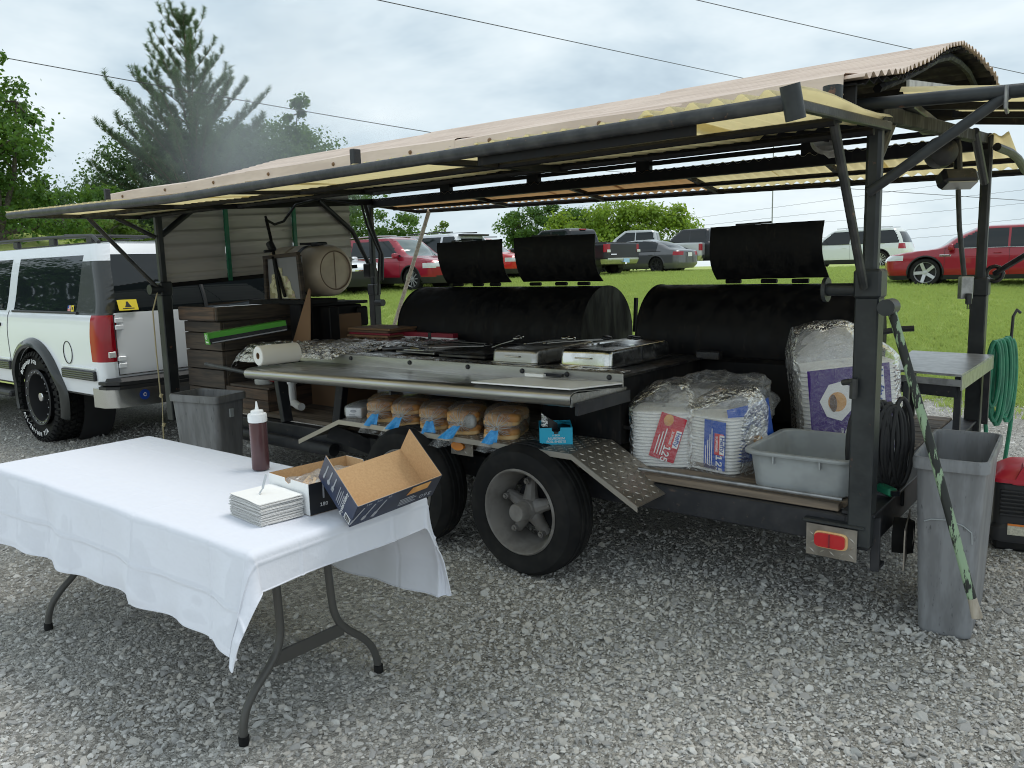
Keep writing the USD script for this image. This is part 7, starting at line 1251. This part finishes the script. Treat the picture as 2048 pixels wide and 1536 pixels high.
def tree(name, label, base, blobs, nl, size, mt, seed, trunk_r=0.14, group=None, sub=14, cat='tree', clump=0.42):
    """blobs: (dx, dy, z, rx, rz) ellipsoids of foliage over the base."""
    r = np.random.default_rng(seed); x, y = base; z = float(terrain(x, y)) - 0.1; B = np.array([x, y, z]); t = Thing(name, label, cat, B, 0, group); crown, wood = G(), G()
    top = max(b[2] + b[4] for b in blobs); fork = B + [0, 0, max(0.25, min(b[2] - b[4] * 0.5 for b in blobs))]
    wood.tube([B, B + [0.03, 0.02, (fork[2] - z) * 0.5], fork], [trunk_r * 1.25, trunk_r, trunk_r * 0.85], 8); vol = sum(b[3] ** 2 * b[4] for b in blobs)
    for b in blobs:
        c = B + [b[0], b[1], b[2]]; mid = (fork + c) / 2 + r.normal(size=3) * 0.1; wood.tube([fork, mid, c], [trunk_r * 0.6, trunk_r * 0.4, trunk_r * 0.15], 6); k = max(4, int(sub * len(blobs) * b[3] ** 2 * b[4] / vol))
        for q in range(k):
            d = r.normal(size=3); d /= np.linalg.norm(d); c2 = c + d * np.array([b[3], b[3], b[4]]) * (0.15 + 0.75 * r.random() ** 0.5); rc_ = min(b[3], b[4]) * clump * (0.7 + 0.9 * r.random())
            if q % 2 == 0: wood.tube([c, (c + c2) / 2 + r.normal(size=3) * 0.05, c2], [trunk_r * 0.2, trunk_r * 0.12, trunk_r * 0.05], 4)
            leaves(crown, c2, rc_, int(nl / (sub * len(blobs)) * (0.6 + 0.8 * r.random())), size, r)
    t.part('trunk', wood, 'bark'); t.part('crown', crown, mt, smooth=False); return t
# tall pine with upswept candle tips
def pine(label, base, h, spread, seed, bare=0.10):
    r = np.random.default_rng(seed); x, y = base; z = float(terrain(x, y)) - 0.1; B = np.array([x, y, z]); t = Thing('pine_tree', label, 'tree', B); wood, ndl = G(), G()
    wood.tube([B, B + [0.05, 0, h * 0.5], B + [0.0, 0.05, h * 0.985]], [0.17, 0.11, 0.018], 8); shoots = []
    def shoot(p, d, l): shoots.append((p, d / np.linalg.norm(d), l))
    zz = bare * h; k = 0
    while zz < h * 0.97:
        f = (zz - bare * h) / (h * (1 - bare)); L = spread * np.interp(f, [0, 0.30, 0.47, 0.56, 0.65, 0.83, 1.0], [0.95, 0.92, 0.70, 0.50, 0.38, 0.20, 0.03]) * (0.82 + 0.25 * r.random()) + 0.18
        nb = 6 if f < 0.75 else 4
        for q in range(nb):
            a = k * 0.7 + q * 2 * PI / nb + r.normal() * 0.25; el = 0.15 + 0.95 * f + r.normal() * 0.08; dir_ = np.array([math.cos(a), math.sin(a), el]); p0 = B + [0, 0, zz]; n = 7; P = [p0 + dir_ * L * s + np.array([0, 0, 0.20 * L * s ** 2]) for s in np.linspace(0, 1, n)]
            wood.tube(P, np.linspace(0.035 * (1 - f) + 0.010, 0.008, n), 5)
            for s in np.linspace(0.25, 1, max(3, int(L / 0.22))):
                p = p0 + dir_ * L * s + np.array([0, 0, 0.20 * L * s ** 2])
                for w in range(3 if s < 0.99 else 2):
                    sd = np.array([-math.sin(a), math.cos(a), 0]) * r.choice([-1, 1]) * (0.6 if s < .98 else 0.15); dd = dir_ * 0.55 + sd + np.array([0, 0, 0.8 + 0.7 * f + 0.4 * (s > 0.95)]) + r.normal(size=3) * 0.15; l = (0.22 + 0.26 * r.random()) * (1.0 if s < 0.95 else 1.15)
                    wood.tube([p, p + dd / np.linalg.norm(dd) * l], [0.008, 0.004], 4); shoot(p, dd, l)
        zz += h * (0.036 if f < 0.45 else 0.058); k += 1
    for q in range(7): a = q * 2 * PI / 6; shoot(B + [0, 0, h * (0.93 + 0.05 * (q == 6))], np.array([math.cos(a) * 0.25 * (q < 6), math.sin(a) * 0.25 * (q < 6), 1.0]), 0.50)
    V = []
    for p, d, l in shoots:
        n = 64; s = 0.05 + 0.85 * r.random(n); ax_ = r.normal(size=(n, 3)); ax_ -= d * (ax_ @ d)[:, None]; ax_ /= np.linalg.norm(ax_, axis=1, keepdims=True)
        nd = d * 0.6 + ax_ * 0.85; nd /= np.linalg.norm(nd, axis=1, keepdims=True); o = p + d * (s * l)[:, None]; ln = (0.13 + 0.08 * r.random(n))[:, None]; w = np.cross(nd, r.normal(size=(n, 3))); w /= np.linalg.norm(w, axis=1, keepdims=True)
        V.append(np.stack([o - w * 0.008, o + w * 0.008, o + nd * ln], 1))
    V = np.vstack(V).reshape(-1, 3); ndl.add(V, np.arange(len(V)).reshape(-1, 3)); t.part('trunk', wood, 'pine_bark'); t.part('crown', ndl, 'needle', smooth=False); return t
pine('tall pine with a slim upper leader rising behind the trailer roof', (-29.3, 17.5), 10.15, 3.6, 3, 0.06)
pine('shorter pine tucked against the tall pine', (-31.0, 20.2), 6.2, 3.0, 9, 0.05)
mass = [(-4.3, 3.0, 1.3, 1.3), (-3.2, 4.0, 1.5, 1.5), (-1.9, 5.0, 1.5, 1.5), (-0.5, 5.2, 1.5, 1.3), (0.9, 5.2, 1.5, 1.4), (2.3, 5.0, 1.6, 1.5), (3.7, 4.4, 1.6, 1.5), (5.0, 3.7, 1.5, 1.4), (-3.6, 1.9, 1.6, 1.3), (-1.5, 2.8, 2.2, 1.6), (1.0, 3.0, 2.3, 1.7), (3.4, 2.6, 2.2, 1.6)]
tree('broadleaf_tree', 'dense dull green mass of foliage round the foot of the tall pine', (-29.6, 17.9), [(0.78 * q + 0.25 * math.sin(q * 3), 0.62 * q - 0.3 * math.sin(q * 3), z, r1, r2) for q, z, r1, r2 in mass], 60000, 0.125, 'leaf_dull', 51, sub=24, clump=0.5)
tree('broadleaf_tree', 'leafy green tree standing behind the pine, over the roof of the trailer', (-29.0, 21.4), [(-1.6, -1.0, 4.4, 1.7, 1.5), (-0.3, 0.0, 5.9, 1.4, 1.4), (1.1, 0.9, 5.2, 1.5, 1.4), (-1.2, -0.9, 6.0, 0.9, 1.1), (0, 0, 3.2, 2.4, 1.6), (2.1, 1.8, 4.0, 1.4, 1.3), (0.6, 0.4, 7.0, 0.6, 0.7)], 26000, 0.15, 'leaf_mid', 5, sub=22)
tree('broadleaf_tree', 'big dark tree at the edge of the picture above the white SUV', (-22.2, 7.95), [(-0.6, -1.0, 3.2, 1.9, 1.6), (0.2, 0.0, 2.2, 1.6, 1.3), (-0.9, -0.5, 1.2, 2.0, 1.2), (0.3, 0.6, 3.4, 0.7, 0.6), (-0.1, -0.8, 4.2, 1.3, 0.9), (0.6, 1.2, 0.7, 1.3, 0.9)], 24000, 0.11, 'leaf_mid', 7, sub=24, clump=0.40)
tree('shrub', 'rounded broad-leaved bush between the dark tree and the pine', (-28.3, 12.2), [(0, 0, 1.4, 1.5, 1.2), (0.6, 0.7, 2.4, 0.9, 0.9), (-0.7, -0.4, 0.7, 1.6, 0.9)], 9000, 0.16, 'leaf_mid', 11, sub=16, cat='bush')
r_l = np.random.default_rng(17)
for k, (x, y, s, mt) in enumerate(((-26.0, 9.8, 1.0, 'leaf_dark'), (-25.5, 11.6, 0.9, 'leaf_olive'), (-27.0, 14.0, 1.25, 'leaf_olive'), (-26.8, 15.6, 1.4, 'leaf_dark'), (-30.0, 14.6, 1.6, 'leaf_dark'))):
    tree('shrub', ('dark low shrub on the grassy bank under the big tree', 'olive shrub on the bank beside the rounded bush', 'pale feathery shrub below the pine', 'dark shrub seen through the awning struts', 'dark shrub behind the rounded bush')[k], (x, y), [(0, 0, 0.7 * s, 1.1 * s, 0.8 * s), (0.6 * s, 0.5 * s, 1.0 * s, 0.8 * s, 0.7 * s)], 5000, 0.12, mt, 30 + k, trunk_r=0.05, sub=12, cat='bush')
tree('broadleaf_tree', 'small rounded tree beyond the dark red SUV, beside the front post', (-33.0, 30.6), [(-1.0, -0.6, 2.2, 1.6, 1.4), (0.6, 0.5, 2.6, 1.5, 1.3), (0, 0, 1.2, 2.0, 1.3), (-2.0, -1.2, 2.8, 1.3, 1.4), (-3.0, -2.2, 3.0, 1.4, 1.8)], 16000, 0.16, 'leaf_mid', 13, sub=18)
tree('sapling', 'thin sapling beside the pale wooden pole', (-34.6, 36.0), [(0, 0, 1.7, 0.8, 1.1), (0.5, 0.4, 2.4, 0.5, 0.7)], 2600, 0.15, 'leaf_olive', 15, trunk_r=0.05, sub=10)
tree('broadleaf_tree', 'dark green tree rising behind the black pickup', (-30.1, 41.0), [(-1.2, -0.9, 3.0, 1.7, 1.4), (0.8, 0.5, 3.4, 1.7, 1.3), (2.2, 1.6, 3.2, 1.6, 1.4), (0, 0, 1.8, 2.4, 1.3), (3.0, 2.4, 2.0, 1.6, 1.3)], 16000, 0.18, 'leaf_mid', 19, sub=18)
tree('broadleaf_tree', 'bright yellow-green tree behind the grey sedan', (-24.6, 41.6), [(-2.3, -1.9, 2.5, 1.6, 1.3), (-0.8, -0.6, 3.2, 1.6, 1.4), (0.9, 0.7, 3.2, 1.7, 1.4), (2.0, 1.6, 2.6, 1.6, 1.5), (0, 0, 1.6, 2.8, 1.3), (2.8, 2.2, 1.6, 1.2, 1.1)], 20000, 0.19, 'leaf_bright', 23, sub=20)
# wires overhead and a thin mast
mat('wire', (0.03, 0.03, 0.032), 0.6); mat('mast_steel', (0.25, 0.25, 0.26), 0.5)
def wire(label, a, b, sag, r): P = np.array([np.array(a) + (np.array(b) - np.array(a)) * q - [0, 0, sag * 4 * q * (1 - q)] for q in np.linspace(0, 1, 40)]); single('overhead_wire', G().tube(P, r, 5), 'wire', label, 'wire', smooth=True)
wire('thick overhead cable crossing in front of the pine', (-30.53, 4.16, 9.04), (-20.3, 24.5, 6.22), 0.10, 0.014)
wire('overhead cable rising over the middle of the trailer roof', (-19.05, -5.77, 7.88), (-14.0, 53.25, 10.36), 0.0, 0.014)
wire('overhead cable high above the rear end of the roof', (-13.92, 15.69, 9.32), (-0.12, 37.59, 6.5), 0.08, 0.011)
wire('cable seen below the far awning behind the corner posts', (-24.96, 34.03, 6.51), (-2.02, 40.12, 3.27), 0.05, 0.012)
for k, (a, b) in enumerate((([-42.59, 65.49, 4.51], [-2.3, 88.24, 9.17]), ([-43.26, 64.85, 3.94], [-2.02, 88.16, 7.56]), ([-43.45, 64.59, 3.4], [-1.88, 88.03, 6.27]), ([-29.55, 75.65, 3.08], [-4.97, 85.27, 4.71]), ([-23.89, 80.13, 2.78], [-6.2, 84.1, 3.73]))):
    wire(('highest', 'second', 'third', 'fourth', 'lowest')[k] + ' of the faint distant wires beyond the raised smoker lid', a, b, 0.1, 0.012)
single('radio_mast', G().tube([(-26.34, 69.17, -0.3), (-26.34, 69.17, 11.6)], [0.06, 0.04], 6), 'mast_steel', 'thin distant radio mast above the single smoker lid', 'mast')
# trees behind the photographer, mirrored in the SUV's windows
tree('broadleaf_tree', 'large tree across the lot, seen only as a reflection in the SUV windows', (-30.0, -5.5), [(0, 0, 3.0, 2.6, 2.2), (1.0, -1.2, 4.6, 2.2, 1.8), (-1.0, 1.5, 2.2, 2.2, 1.8)], 9000, 0.2, 'leaf_dark', 41, sub=14)
# thin grill smoke drifting behind the front of the roof
usdkit.material(stage, '/World/Looks/smoke', {'g': ('geometry', {}), 'n': ('noise_texture', {'scale': 0.45, 'detail': 3.0, 'roughness': 0.5}), 'm': ('map_range', {'from_min': 0.42, 'from_max': 0.72, 'to_min': 0.0, 'to_max': 0.11, 'clamp': True}), 'v': ('principled_volume', {'color': (0.86, 0.90, 0.93), 'anisotropy': 0.2})},
    [('g.position', 'n.vector'), ('n.fac', 'm.value'), ('m.result', 'v.density')], volume='v.volume')
MAT['smoke'] = UsdShade.Material.Get(stage, '/World/Looks/smoke')
q = superq((-11.5, 8.3, 4.0), (2.6, 2.2, 1.7), 0.9, 0.9, 24, 14, 0.3, 3); o_ = usdkit.mesh(stage, '/World/smoke', G().grid(q).mesh(), MAT['smoke'], smooth=True); keys(o_.GetPrim(), kind='stuff', label='thin bluish grill smoke drifting before the trees over the roof', category='smoke')
